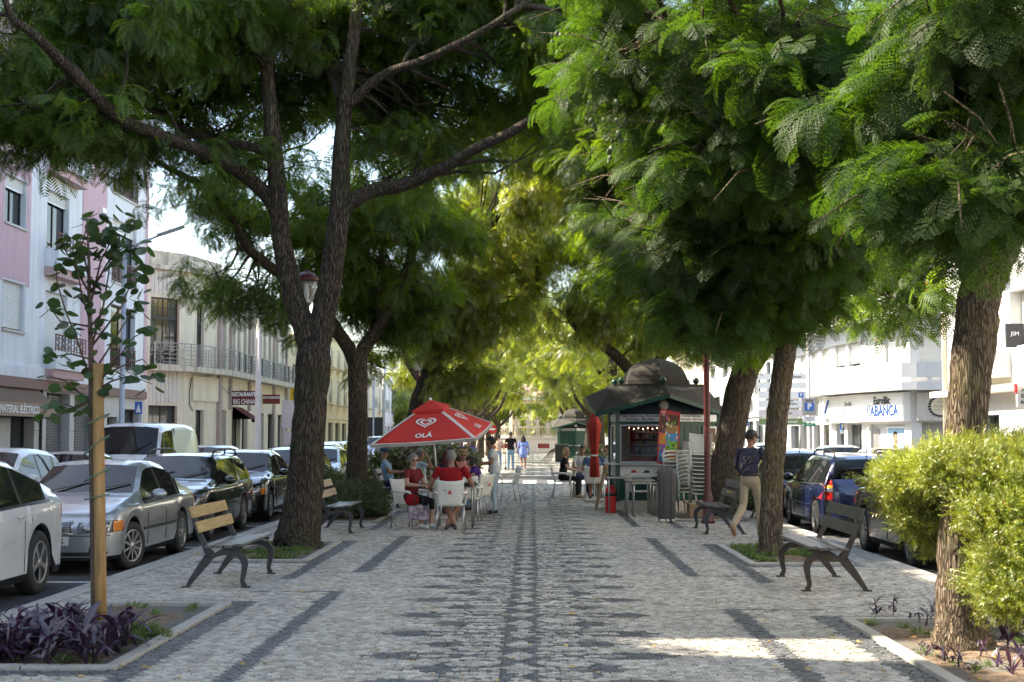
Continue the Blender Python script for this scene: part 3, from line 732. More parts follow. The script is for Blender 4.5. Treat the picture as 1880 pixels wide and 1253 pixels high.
t_ = text_mesh('MATERIAL ELÉCTRICO', .30, M['white_sign'], aw, Matrix.Translation(-pk.o) @ T @ Matrix.Translation((38.62+off, 2.36, .556)), 'lettering', .003, bold=.004)
mb = MB(); mb.tube([T @ Vector((41.75+off, .1, .04)), T @ Vector((41.75+off, 3.3, .04))], .045, 8, M['dark_metal']); pk.part('drainpipe', mb)
mb = MB(); mb.b2((49.7+off, 1.2, .01), (50.1+off, 2.2, .05), M['white_sign'], T); mb.b2((49.72+off, 1.22, .05), (50.08+off, 1.6, .055), M['blue_sign'], T); pk.part('notice_board', mb)
mb = MB()
for k in range(9):
    v = 4.9+k*1.07
    if k % 3 == 1: mb.b2((47.95+off-.6, v, .0), (48.2+off-.4, v+.16, .03), M['alu'], T)
pk.part('wall_vent', mb)

nb = Facade('apartment_building', 'plain white apartment block across the alley from the pink one', (XL, 2, 0))
nb.wall((XL, -14), (XL, 14.45), -.1, 17.5, [(3+5*k, 4.6+5*k, v, v+1.4) for k in range(5) for v in (4.5, 7.5, 10.5, 13.5)], M['white_wall'], .2)  # out of view; the alley beside it is added to let a sun streak through
for k in range(5):
    for v in (4.5, 7.5, 10.5, 13.5): nb.window((XL, -14), (XL, 14.45), 3+5*k, 4.6+5*k, v, v+1.4, .16, shut=.4)
nb.part('rear_block', MB().b2((XL-14, -14, -.1), (XL-1.1, 14.45, 17.5), M['white_wall']).b2((XL-1.1, 13.9, -.1), (XL-.002, 14.45, 17.5), M['white_wall']))
# --- cream art deco building across the side street
cr = Facade('art_deco_building', 'cream art deco corner building with sunburst balcony railing above a restaurant', (XL, 66, 0))
Pc = [(-26, 60.0), (-16.6, 60.0), (-15.2, 62.0), (XL, 65.8), (XL, 84)]
segs = list(zip(Pc[:-1], Pc[1:]))
def slen(A, B): return math.hypot(A[0]-B[0], A[1]-B[1])
l1, l2 = slen(*segs[1]), slen(*segs[2])
cr.wall(*segs[0], -.1, 8.8, [], M['cream_wall'])
o1 = [(.5, l1-.35, 4.72, 7.6), (.45, l1-.4, .6, 2.95)]
cr.wall(*segs[1], -.1, 8.8, o1, M['cream_wall'], .2)
cr.window(*segs[1], .5, l1-.35, 4.72, 7.6, .14, 'deco')
cr.window(*segs[1], .45, l1-.4, .6, 2.95, .16, mull=1, bars=1)
cr.flutes(*segs[1], .4, l1-.25, 7.75, 8.78, M['grey_flute']); cr.flutes(*segs[1], .4, l1-.3, 3.05, 4.4, M['grey_flute'])
o2 = [(1.2, 2.0, 4.72, 7.55), (1.2, 2.1, .3, 2.8)]
cr.wall(*segs[2], -.1, 8.8, o2, M['cream_wall'], .2)
cr.window(*segs[2], 1.2, 2.0, 4.72, 7.55, .14, 'deco', mull=0); cr.window(*segs[2], 1.2, 2.1, .3, 2.8, .16, mull=0, bars=2)
for u in (.35, 2.25):
    for j in range(4): cr.strip(*segs[2], u, u+.7, 7.15+j*.16, 7.15+j*.16+.08, .003, .06-.01*j, M['cream_wall'], 'moulding')
cr.strip(*segs[2], .7, 3.6, 3.2, 4.3, .003, .10, M['cream_wall'], 'wall_panel')
cr.strip(*segs[2], l2-.35, l2-.02, -.1, 8.78, .003, .16, M['mauve'], 'pilaster')
so = []; sw = []
for y0 in [66.35, 68.4, 69.6, 71.1, 73.2, 75.2, 76.4, 77.9, 80.2, 82.0]:
    so.append((y0-65.8, y0-65.8+.8, 4.72, 7.55)); sw.append('u')
for y0, y1, t in [(66.4, 67.3, 'w'), (68.6, 70.6, 'd'), (71.0, 72.4, 'w'), (75, 76.8, 'd'), (78, 79.6, 'w'), (81, 82.8, 'w')]:
    so.append((y0-65.8, y1-65.8, .2 if t == 'w' else 0, 2.85)); sw.append('g')
cr.wall(*segs[3], -.1, 8.8, so, M['cream_wall'], .25)
for q, (a, b, c, d) in zip(sw, so): cr.window(*segs[3], a, b, c, d, .2, 'deco' if q == 'u' else 'sash', mull=0 if q == 'u' else 1, bars=0 if q == 'u' else 2)
for y0 in (67.75, 72.3, 74.6, 79.2, 83.2): cr.strip(*segs[3], y0-65.8, y0-65.8+.35, 2.9 if y0 < 75 else -.1, 8.78, .003, .13, M['mauve'], 'pilaster')
for y0 in (70.5, 74.2, 78.8):
    for j in range(3): cr.strip(*segs[3], y0-65.8, y0-65.8+.4, 7.2+j*.16, 7.28+j*.16, .003, .06, M['cream_wall'], 'moulding')
# cornice, parapet, balcony
for A_, B_ in segs:
    L = slen(A_, B_)
    cr.strip(A_, B_, 0, L, 8.8, 8.98, -.3, .30, M['cream_old'], 'cornice')
    cr.strip(A_, B_, 0, L, 8.983, 9.62 if A_[1] < 61 or A_[1] < 63 else 9.3, -.3, .06, M['cream_old'], 'parapet')
    if A_[1] >= 60 and A_[0] > -20:
        cr.strip(A_, B_, .25 if A_[0] < -16 else 0, L, 4.42, 4.66, .004, .62, M['cream_old'], 'balcony')
for k, (A_, B_) in enumerate(segs[1:]):
    L = slen(A_, B_)
    if k == 0: cr.deco_rail(A_, B_, .28, L+.2, 4.66, 5.62, .58, M['grey_rail'], fan=True)
    elif k == 1: cr.deco_rail(A_, B_, .25, 1.9, 4.66, 5.62, .58, M['grey_rail']); cr.deco_rail(A_, B_, 1.95, L+.15, 4.66, 5.62, .58, M['grey_rail'])
    else:
        for a, b in ((0.2, 8.7), (8.75, 12.5), (12.6, 18.1)): cr.deco_rail(A_, B_, a, b, 4.66, 5.62, .58, M['grey_rail'])
mb = MB().prism([(-25.9, 60.4), (-16.9, 60.6), (-16.0, 62.4), (-15.5, 66), (-15.5, 84), (-25.9, 84)], -.1, 8.9, M['cream_wall'], 'z'); cr.part('rear_block', mb)
# hanging cable on the corner
T2 = cr.T(*segs[2]); mb = MB()
pts = [T2 @ Vector(p) for p in ((2.9, 4.38, .05), (1.2, 4.3, .07), (.55, 4.15, .06), (.42, 3.6, .05), (.45, 3.0, .05), (.8, 2.75, .05))]
mb.tube(pts, .022, 6, M['black'])
T3 = cr.T(*segs[3])
for a, b, sag in ((.2, 5.2, .35), (1.5, 4.6, .7), (4.6, 8.5, .3)):
    mb.tube([T3 @ Vector((a+(b-a)*k/10, 3.95-sag*math.sin(PI*k/10), .06)) for k in range(11)], .012, 5, M['black'])
cr.part('cable', mb)
# restaurant signs
def board(fac, x0, x1, y, z0, z1, m, t=.12, name='sign_board', edge=None):
    mb = MB().b2((x0, y-t/2, z0), (x1, y+t/2, z1), m)
    return fac.part(name, mb, None, None, .01)
def wtxt(fac, s, size, m, par, x, y, z, name='lettering', sx=1, bold=0): 
    return text_mesh(s, size, m, par, Matrix.Translation(-fac.o) @ frame((x, y, z), (1,0,0)), name, .004, sx=sx, bold=bold)
sb = board(cr, -14.42, -13.2, 68.0, 3.12, 3.80, M['maroon'])
wtxt(cr, 'RESTAURANTE', .26, M['white_sign'], sb, -13.81, 67.935, 3.62, bold=.010, sx=.66); wtxt(cr, 'BIG CHINA', .32, M['white_sign'], sb, -13.79, 67.935, 3.27, sx=.66, bold=.004)
sb = board(cr, -14.42, -13.5, 76.0, 3.35, 3.85, M['maroon']); sb.data.materials[0] = M['awning_red']
wtxt(cr, 'RESTAURANTE', .17, M['white_sign'], sb, -13.96, 75.935, 3.68, bold=.006, sx=.8)
mb = MB(); mb.add([(XL+.03, 68.6, 3.05), (XL+.03, 70.8, 3.05), (XL+.95, 70.8, 2.45), (XL+.95, 68.6, 2.45)], [(0,1,2,3),(3,2,1,0)], M['awning_red'])
mb.add([(XL+.95, 68.6, 2.45), (XL+.95, 70.8, 2.45), (XL+.95, 70.8, 2.3), (XL+.95, 68.6, 2.3)], [(0,1,2,3),(3,2,1,0)], M['awning_red'])
mb.add([(XL+.03, 68.6, 3.05), (XL+.95, 68.6, 2.45), (XL+.03, 68.6, 2.45)], [(0,1,2),(2,1,0)], M['awning_red']); cr.part('awning', mb)

# --- generic terraces further along, both sides; every window is built
def block(name, label, side, y0, y1, h, m, rows, pitch, ww, balc=0, groundfloor=True, sgn=None, frames=None, x=None, roof=None, shut=.4, rail=None):
    X = x if x is not None else (XL if side < 0 else 14.3)
    f = Facade(name, label, (X, (y0+y1)/2, 0)); A_, B_ = ((X, y0), (X, y1)) if side < 0 else ((X, y1), (X, y0)); L = y1-y0
    n = max(1, int((L-.6)/pitch)); ops = []
    for r in rows:
        for k in range(n): u = .5+(L-1)*(k+.5)/n; ops.append((u-ww/2, u+ww/2, r[0], r[1]))
    gops_ = []
    if groundfloor:
        for k in range(n): u = .5+(L-1)*(k+.5)/n; gops_.append((u-pitch*.36, u+pitch*.36, .25 if k % 2 else 0, 2.6))
    f.wall(A_, B_, -.1, h, ops+gops_, m, .2)
    for i, (a, b, c, d) in enumerate(ops):
        f.window(A_, B_, a, b, c, d, .15, fm=frames or M['wframe'], shut=rnd.choice([0, .3, 1, .6])*(1 if shut else 0), mull=1)
    for a, b, c, d in gops_: f.window(A_, B_, a, b, c, d, .18, mull=1, fm=frames or M['wframe'])
    if balc:
        for r in rows:
            for k in range(n):
                if (k+int(r[0])) % balc: continue
                u = .5+(L-1)*(k+.5)/n
                f.strip(A_, B_, u-ww/2-.4, u+ww/2+.4, r[0]-.2, r[0]-.03, .003, .8, m, 'balcony')
                if rail: f.deco_rail(A_, B_, u-ww/2-.38, u+ww/2+.38, r[0]-.03, r[0]+.9, .76, rail)
                else: f.strip(A_, B_, u-ww/2-.4, u+ww/2+.4, r[0]-.027, r[0]+.85, .7, .8, m, 'balcony_front')
    f.strip(A_, B_, 0, L, 2.85, 3.05, .003, .12, m, 'cornice'); f.strip(A_, B_, 0, L, h, h+.25, -.3, .18, roof or m, 'parapet')
    s_ = -1 if side < 0 else 1
    mb = MB().b2((min(X+s_*1.1, X+s_*12), y0+.01, -.1), (max(X+s_*1.1, X+s_*12), y1-.01, h-.02), m); f.part('rear_block', mb)
    return f
b1 = block('building', 'narrow yellow fronted building after the art deco corner', -1, 84.2, 96, 7.4, M['yellow_wall'], [(4.2, 6.0)], 3, 1.2, 2)
sb = board(b1, -14.4, -13.55, 84.6, 3.4, 4.5, M['yellow_sign']); sb = board(b1, -14.4, -13.4, 86.2, 2.2, 2.95, M['red_sign']); wtxt(b1, 'NATURA', .24, M['white_sign'], sb, -13.9, 86.13, 2.6, bold=.006, sx=.75)
block('building', 'pale yellow house with solid curved front balcony seen past the second trunk', -1, 96.3, 112, 8.6, M['yellow_wall'], [(4.0, 5.7), (6.6, 8.0)], 3.6, 1.1, 1)
block('building', 'cream building with barred ground floor windows far along the left street', -1, 112.3, 138, 7.6, M['cream_wall'], [(4.1, 6.0)], 4.2, 1.4, 2, rail=M['grey_rail'])
block('building', 'pale blue fronted building with tall grey shutters far down the left street', -1, 138.3, 160, 8.8, M['white_wall'], [(3.9, 6.8)], 3.5, 1.5, 0)
block('building', 'white terrace at the far end of the left street', -1, 160.3, 200, 8.0, M['white_wall'], [(4.0, 6.0)], 4.5, 1.5, 2)
block('building', 'white terrace past the bank with railed balconies', 1, 80.2, 96, 8.2, M['bank_wall'], [(4.1, 6.1)], 3.6, 1.5, 2, rail=M['grey_rail'])
block('building', 'white building with cream bands seen between the leaning trunks', 1, 96.3, 118, 9.6, M['bank_wall'], [(4.0, 5.8), (7, 8.6)], 3.4, 1.3, 2)
block('building', 'old grey beige building seen past the lamp post by the kiosk', 1, 118.3, 140, 9.0, M['cream_old'], [(4.3, 6.4)], 3.2, 1.2, 0)
block('building', 'white terrace at the far end of the right street', 1, 140.3, 200, 10.0, M['bank_wall'], [(4.1, 6.1), (7.2, 8.8)], 4.2, 1.5, 2)

# --- white building, far right
XR = 14.3
wr = Facade('white_building', 'white building with deep window recesses at the right edge', (XR, 45, 0))
A, B = (XR, 49.4), (XR, -12); ops = []; ko = []
for y0 in [46.3-5.2*k for k in range(11)]:
    for v in (4.4, 7.5, 10.6): ops.append((49.4-y0-1.5, 49.4-y0, v, v+1.55))
gops = []
for y0 in [43.8-5.6*k for k in range(9)]: gops.append((49.4-y0-2.9, 49.4-y0, .1, 2.3))
wr.wall(A, B, -.1, 14.5, ops+gops, M['bank_wall'], .45)
for a, b, c, d in ops: wr.window(A, B, a, b, c, d, .4, shut=rnd.choice([.3, .6, 1]), fm=M['alu'])
for a, b, c, d in gops:
    w = wr.window(A, B, a, b, c, d, .3, fm=M['wframe'])
wr.strip(A, B, 0, 61.4, 2.95, 3.15, .003, .55, M['cream_wall'], 'canopy'); 
for v in (3.4, 6.5, 9.6):
    for k in range(9): wr.strip(A, B, 2.4+k*6.4, 6.8+k*6.4, v, v+.8, .003, .5, M['bank_wall'], 'balcony')
wr.strip(A, B, 0, 61.4, 14.5, 14.8, -.3, .2, M['bank_wall'], 'parapet')
mb = MB().b2((XR+1.5, -12, -.1), (XR+14, 49.35, 14.4), M['bank_wall']); mb.quad((XR+14, 49.4, -.1), (XR, 49.4, -.1), (XR, 49.4, 14.5), (XR+14, 49.4, 14.5), M['bank_wall']); wr.part('rear_block', mb)
mb = MB().tube([(XR-.08, 49.2, 0), (XR-.08, 49.2, 14)], .09, 8, M['cream_wall']); wr.part('drainpipe', mb)
mb = MB(); mb.b2((XR-.16, 49.15, 7.4), (XR-.0, 49.3, 7.6), M['alu']); wr.part('pipe_clip', mb)
sb = board(wr, 13.55, 14.28, 40.0, 2.45, 3.05, M['grey_sign']); sb.data.materials[0] = mat('pale_grey_sign', (.55,.55,.54), .5)
mb = MB().b2((13.5, 39.9, 2.85), (13.55, 40.05, 3.1), M['red_sign']); wr.part('sign_edge', mb, None, sb)
wtxt(wr, 'Agência', .13, M['ink'], sb, 13.87, 39.93, 2.92); wtxt(wr, 'DOC.', .14, M['ink'], sb, 13.83, 39.93, 2.76, bold=.006); wtxt(wr, 'AUTO', .14, M['ink'], sb, 13.83, 39.93, 2.58, bold=.006)
sb = board(wr, 13.75, 14.28, 41.4, 4.2, 4.9, M['ink']); wtxt(wr, 'JSM', .16, M['white_sign'], sb, 14.0, 41.33, 4.6)

# --- bank with stacked balcony bands
bk = Facade('bank_building', 'white bank building with long curved balcony bands and blue lettering', (XR+1, 64, 0))
Pb = [(XR, 80), (XR, 68), (XR+.55, 63.6), (XR+1.6, 60), (27, 60)]
S = list(zip(Pb[:-1], Pb[1:]))
for i, (A_, B_) in enumerate(S):
    L = slen(A_, B_); g = []; up = []
    if i == 0: g = [(1, 3.5, 0, 2.2), (4, 7, 0, 2.2), (7.4, 11.2, .0, 2.2)]; up = [(a, a+1.6) for a in (1, 4, 7, 9.6)]
    if i == 1: g = [(.5, 1.6, 0, 2.2), (2.0, 3.9, .0, 2.2)]; up = [(.5, 1.9), (2.3, 3.9)]
    if i == 2: g = [(.35, 3.2, .25, 2.15)]; up = [(1.7, 3.5)]
    if i == 3: g = [(.45, 2.0, 0, 2.2)]; up = [(.4, 1.9)]
    o = g+[(a, b, v, v+1.3) for a, b in up for v in (4.65, 7.75, 10.85)]
    bk.wall(A_, B_, -.1, 13, o, M['bank_wall'], .25)
    for a, b in up:
        for v in (4.65, 7.75, 10.85): bk.window(A_, B_, a, b, v, v+1.3, .2, shut=1 if i != 1 else .8, fm=M['alu'])
    for q, (a, b, c, d) in enumerate(g):
        if not (i == 2) and not (i == 3): bk.window(A_, B_, a, b, c, d, .2, fm=M['alu'], mull=1)
    if i == 3:
        T = bk.T(A_, B_); mb = MB()
        for k in range(38): v = .02+k*.057; mb.b2((.45, v, -.2), (2.0, v+.045, -.17), M['grey_sign'], T)
        bk.part('security_shutter', mb)
    for v in (3.55, 6.65, 9.75):
        bk.strip(A_, B_, 0, L, v, v+.34, .003, .95, M['bank_wall'], 'balcony_slab')
        bk.strip(A_, B_, 0, L, v+.52, v+1.15, .86, .95, M['bank_wall'], 'balcony_parapet')
        n = max(2, int(L/1.1))
        for k in range(n): u = L*(k+.5)/n; bk.strip(A_, B_, u-.09, u+.09, v+.34, v+.52, .87, .94, M['bank_wall'], 'balcony_post')
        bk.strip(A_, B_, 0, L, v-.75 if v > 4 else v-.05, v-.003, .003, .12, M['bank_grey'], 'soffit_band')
    bk.strip(A_, B_, 0, L, 13, 13.3, -.3, .3, M['bank_wall'], 'parapet')
# joints of the bands at the corners
for j in (1, 2, 3):
    x, y = Pb[j]
    for v in (3.55, 6.65, 9.75):
        mb = MB(); a1 = Vector((S[j-1][1][1]-S[j-1][0][1], -(S[j-1][1][0]-S[j-1][0][0]))).normalized(); a2 = Vector((S[j][1][1]-S[j][0][1], -(S[j][1][0]-S[j][0][0]))).normalized()
        p1, p2 = Vector((x, y))+a1*.945, Vector((x, y))+a2*.945
        pm = Vector((x, y))+(a1+a2).normalized()*.96
        mb.prism([(x, y), tuple(p1), tuple(pm), tuple(p2)], v+.005, v+.335, M['bank_wall'], 'z')
        q1, q2 = Vector((x, y))+a1*.865, Vector((x, y))+a2*.865
        mb.prism([tuple(q1), tuple(p1), tuple(pm), tuple(p2), tuple(q2)], v+.525, v+1.145, M['bank_wall'], 'z')
        bk.part('balcony_corner', mb)
mb = MB().prism([(XR+1.2, 80), (XR+1.2, 68), (XR+1.7, 64.5), (XR+2.6, 61.1), (27, 61.1), (27, 80)], -.1, 13, M['bank_wall'], 'z'); bk.part('rear_block', mb)
# fascia with lettering
for i, (A_, B_) in enumerate(S[1:]):
    L = slen(A_, B_)
    if i < 2: bk.strip(A_, B_, .02, L-.02, 2.25, 3.48, .003, .35, M['white_sign'], 'fascia')
A_, B_ = S[2]; L = slen(A_, B_); T = Matrix.Translation(-bk.o) @ bk.T(A_, B_)
fa = bk.strip(A_, B_, .0, L, 2.28, 3.45, .35, .38, M['white_sign'], 'fascia')
text_mesh('EuroBic', .44, M['ink'], fa, T @ Matrix.Translation((L*.55, 3.15, .40)), sx=1.0, bold=.012)
text_mesh('//ABANCA', .62, M['bank_blue'], fa, T @ Matrix.Translation((L*.55, 2.70, .40)), sx=.92, bold=.012)
A_, B_ = S[1]; T1 = Matrix.Translation(-bk.o) @ bk.T(A_, B_); L1 = slen(A_, B_)
text_mesh('EuroBic', .3, M['ink'], fa, T1 @ Matrix.Translation((L1*.72, 3.08, .37))); text_mesh('//ABANCA', .36, M['bank_blue'], fa, T1 @ Matrix.Translation((L1*.72, 2.7, .37)))
cb = MB().b2((13.75, 67.4, 2.45), (14.85, 68.5, 3.5), M['white_sign']); cb = bk.part('cube_sign', cb, None, None, .02)
text_mesh('//A', .85, M['bank_blue'], cb, Matrix.Translation(-bk.o) @ frame((14.28, 67.395, 2.97), (1,0,0)), sx=.95, bold=.02)
sb = board(bk, 14.35, 14.85, 66.6, 1.75, 2.25, M['blue_sign'], .1); wtxt(bk, 'MB', .3, M['white_sign'], sb, 14.6, 66.54, 2.08, bold=.01); 
mb = MB().b2((14.35, 66.55, 1.75), (14.85, 66.545, 1.92), M['white_sign']); bk.part('sign_strip', mb, None, sb); wtxt(bk, 'CHAVE24', .11, M['green_sign'], sb, 14.6, 66.535, 1.84)
# crest panel on the camera-facing wall
A_, B_ = S[3]; T = bk.T(A_, B_); TT = Matrix.Translation(-bk.o) @ T
pn = bk.strip(A_, B_, .2, 2.3, 2.28, 3.45, .003, .3, M['stone_clad'], 'sign_panel')
mb = MB(); mb.add([(1.15+.42*math.cos(a*PI/12), 2.87+.36*math.sin(a*PI/12), .32) for a in range(24)], [tuple(range(24))], M['cream_wall'], False, T)
for a in range(22):
    an = a*2*PI/22; mb.ell((1.15+.46*math.cos(an), 2.87+.40*math.sin(an), .33), (.075, .05, .02), M['ink'], 6, 4, M=T)
mb.ell((1.15, 3.3, .33), (.14, .1, .03), M['ink'], 8, 5, M=T)
cp = bk.part('crest', mb, None, pn)
text_mesh('R+A', .12, M['ink'], cp, TT @ Matrix.Translation((1.15, 3.05, .325))); text_mesh('TINTURARIA', .10, M['brown_trim'], cp, TT @ Matrix.Translation((1.15, 2.87, .325))); text_mesh('ROSA & FILHOS', .08, M['brown_trim'], cp, TT @ Matrix.Translation((1.15, 2.72, .325)))
# poster in the bank's window: plain portrait against blue
A_, B_ = S[2]; T = bk.T(A_, B_); L = slen(A_, B_)
mb = MB().b2((.35, .25, -.2), (3.2, 2.15, -.17), M['bank_grey'], T); bk.part('window_backing', mb)
mb = MB(); pos_blue = mat('poster_sky', (.26,.45,.62), .4, var=.12, scale=1)
mb.b2((1.55, .42, -.16), (3.1, 2.05, -.12), M['white_sign'], T); mb.b2((1.63, .5, -.12), (3.02, 1.98, -.113), pos_blue, T)
pm = M['skin_d']; hair = mat('dark_hair', (.025,.018,.014), .7, var=.3, scale=30, bump=.4, bscale=60); M['hair_d'] = hair
def disc(c, r, n, m, z, t=T): mb.add([(c[0]+r[0]*math.cos(2*PI*k/n), c[1]+r[1]*math.sin(2*PI*k/n), z) for k in range(n)], [tuple(range(n))], m, False, t)
disc((2.28, 1.66), (.19, .18), 20, hair, -.110); disc((2.31, 1.50), (.165, .22), 20, pm, -.108); mb.b2((2.2, 1.1, -.111), (2.4, 1.4, -.107), pm, T); disc((2.36, 1.40), (.08, .03), 12, hair, -.106)
shirt = mat('poster_shirt', (.07,.08,.10), .8)
mb.add([(1.85, .52, -.105), (2.98, .52, -.105), (2.9, .9, -.105), (2.62, 1.12, -.105), (2.4, 1.2, -.105), (2.3, 1.05, -.105), (2.18, 1.2, -.105), (1.98, 1.05, -.105)], [tuple(range(8))], shirt, False, T)
ps = bk.part('poster', mb); text_mesh('a sua\nempresa', .11, M['white_sign'], ps, Matrix.Translation(-bk.o) @ T @ Matrix.Translation((2.72, 1.8, -.104)))
mb = MB(); mb.b2((.42, .3, -.17), (.9, 1.95, -.12), M['alu'], T); mb.b2((.98, .9, -.17), (1.42, 1.7, -.13), M['white_sign'], T); bk.part('cash_machine', mb)
A_, B_ = S[0]; T = bk.T(A_, B_)
mb = MB(); 
for k in range(6): mb.b2((9.5+.0, .1+k*.35, .004), (10.3, .1+k*.35+.33, .10), M['stone_clad'], T)
bk.part('stone_pier', mb)
# ---------------------------------------------------------------- foliage: leaf clusters placed by geometry nodes
rt = random.Random(21)
def frond_geo(mb, base, az, el, L, pairs, mat_, fine, droop=1.1, wid=.30):
    """a twice divided feathery leaf starting at base"""
    ca, sa = math.cos(az), math.sin(az); pts = []; p = Vector(base); e = el
    n = pairs+2
    for k in range(n+1):
        pts.append((p.copy(), e)); p = p+Vector((ca*math.cos(e), sa*math.cos(e), math.sin(e)))*(L/n); e -= droop/n
    side = Vector((-sa, ca, 0))
    for k in range(n):
        a, b = pts[k][0], pts[k+1][0]; mb.add([a, b, b+Vector((0,0,.006))+side*.002], [(0,1,2)], mat_)
    for k in range(1, n+1):
        q, e = pts[k]; t = k/n; fw = Vector((ca*math.cos(e), sa*math.cos(e), math.sin(e))); up = Vector((-ca*math.sin(e), -sa*math.sin(e), math.cos(e)))
        pl = L*wid*(math.sin(PI*min(1, t*.82+.12))**.7)
        for s in (-1, 1):
            d = (fw*.62+side*s*.85-up*rt.uniform(.05, .35)).normalized(); w = fw-d*fw.dot(d); w.normalize(); hw = L/n*.33
            if not fine:
                mb.add([q, q+d*pl*.4-w*hw*.8, q+d*pl, q+d*pl*.4+w*hw*.8], [(0,1,2,3)], mat_)
            else:
                m = 7
                for i in range(1, m+1):
                    c = q+d*pl*(i/m); ll = hw*1.75*(1-.5*abs(i/m-.45)); lw = pl/m*.72
                    for s2 in (-1, 1):
                        dd = (w*s2+d*.5-up*.15).normalized()
                        mb.add([c, c+dd*ll*.5-d*lw*.6, c+dd*ll, c+dd*ll*.5+d*lw*.6], [(0,1,2,3)], mat_)
def clusters(name, mat_, fine, nv=3, nf=7, L=.42, pairs=9, twig=None):
    out = []
    for v in range(nv):
        mb = MB()
        for k in range(nf):
            az = 2*PI*k/nf+rt.uniform(-.5, .5); el = rt.uniform(-.5, .6)
            frond_geo(mb, (rt.uniform(-.05,.05), rt.uniform(-.05,.05), rt.uniform(-.12,.12)), az, el, L*rt.uniform(.75, 1.15), pairs, mat_, fine, rt.uniform(1.1, 1.9))
        o = mb.build(name, mat_); COL.objects.unlink(o); out.append(o)
    return out
SRC = {}
SRC['near'] = clusters('leaf_cluster', M['leaf_near'], True, 4, 7, .46, 11)
SRC['mid'] = clusters('leaf_cluster', M['leaf'], False, 4, 9, .46, 10)
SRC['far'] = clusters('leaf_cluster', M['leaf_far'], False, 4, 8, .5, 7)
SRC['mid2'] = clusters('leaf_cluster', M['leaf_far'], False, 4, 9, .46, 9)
def sprigs(name, mat_, n, L, blades, bl, up=.3, bw=.25):
    out = []
    for v in range(3):
        mb = MB()
        for k in range(n):
            az = rt.uniform(0, 2*PI); el = rt.uniform(-.2, 1.2) if up else rt.uniform(-.6, 1)
            d = Vector((math.cos(az)*math.cos(el), math.sin(az)*math.cos(el), math.sin(el))); ll = L*rt.uniform(.6, 1.1)
            for i in range(blades):
                c = d*ll*(.15+.85*i/blades); q = Vector((rt.gauss(0,1), rt.gauss(0,1), rt.gauss(0,1))); q = (q-d*q.dot(d)).normalized()
                e = (q+d*.9).normalized(); w = d.cross(q)*bl*bw
                mb.add([c, c+e*bl*.5-w, c+e*bl, c+e*bl*.5+w], [(0,1,2,3)], mat_)
        o = mb.build(name, mat_); COL.objects.unlink(o); out.append(o)
    return out
SRC['thuja'] = sprigs('sprig', M['thuja'], 14, .19, 22, .030, bw=.075)
SRC['laven'] = sprigs('sprig', M['laven'], 16, .20, 9, .045, bw=.12)
SRC['hedge'] = sprigs('sprig', M['hedge'], 12, .14, 7, .05, bw=.38)
SRC['grass'] = sprigs('sprig', M['grassm'], 16, .03, 2, .055, bw=.07)
def scatter(name, parent, pts, srcs, s0, s1, tilt=.35, org=(0,0,0), kind='stuff'):
    me = bpy.data.meshes.new(name); n = len(pts)
    P_ = np.array(pts, dtype=np.float32)-np.array(org, dtype=np.float32)
    me.vertices.add(n); me.vertices.foreach_set('co', P_.ravel())
    r = np.random.RandomState(len(pts)+7)
    rot = np.stack([r.normal(0, tilt, n), r.normal(0, tilt, n), r.uniform(0, 2*PI, n)], -1)
    a = me.attributes.new('rot', 'FLOAT_VECTOR', 'POINT'); a.data.foreach_set('vector', rot.astype(np.float32).ravel())
    a = me.attributes.new('scl', 'FLOAT', 'POINT'); a.data.foreach_set('value', r.uniform(s0, s1, n).astype(np.float32))
    a = me.attributes.new('var', 'INT', 'POINT'); a.data.foreach_set('value', r.randint(0, len(srcs), n).astype(np.int32))
    o = bpy.data.objects.new(name, me); COL.objects.link(o); o.parent = parent
    key = 'GN_'+srcs[0].name
    ng = bpy.data.node_groups.get(key)
    if ng is None:
        ng = bpy.data.node_groups.new(key, 'GeometryNodeTree')
        ng.interface.new_socket('Geometry', in_out='INPUT', socket_type='NodeSocketGeometry'); ng.interface.new_socket('Geometry', in_out='OUTPUT', socket_type='NodeSocketGeometry')
        N = ng.nodes; L = ng.links; gi = N.new('NodeGroupInput'); go = N.new('NodeGroupOutput'); jn = N.new('GeometryNodeJoinGeometry')
        def attr(nm, ty): q = N.new('GeometryNodeInputNamedAttribute'); q.data_type = ty; q.inputs[0].default_value = nm; return q.outputs[0]
        ar, as_, av = attr('rot', 'FLOAT_VECTOR'), attr('scl', 'FLOAT'), attr('var', 'INT')
        for i, sobj in enumerate(srcs):
            cm = N.new('FunctionNodeCompare'); cm.data_type = 'INT'; cm.operation = 'EQUAL'; L.new(av, cm.inputs[2]); cm.inputs[3].default_value = i
            ip = N.new('GeometryNodeInstanceOnPoints'); oi = N.new('GeometryNodeObjectInfo'); oi.inputs[0].default_value = sobj; oi.inputs[1].default_value = True
            L.new(gi.outputs[0], ip.inputs['Points']); L.new(cm.outputs[0], ip.inputs['Selection']); L.new(oi.outputs['Geometry'], ip.inputs['Instance'])
            L.new(ar, ip.inputs['Rotation']); L.new(as_, ip.inputs['Scale']); L.new(ip.outputs[0], jn.inputs[0])
        L.new(jn.outputs[0], go.inputs[0])
    md = o.modifiers.new('scatter', 'NODES'); md.node_group = ng
    o['kind'] = kind
    return o
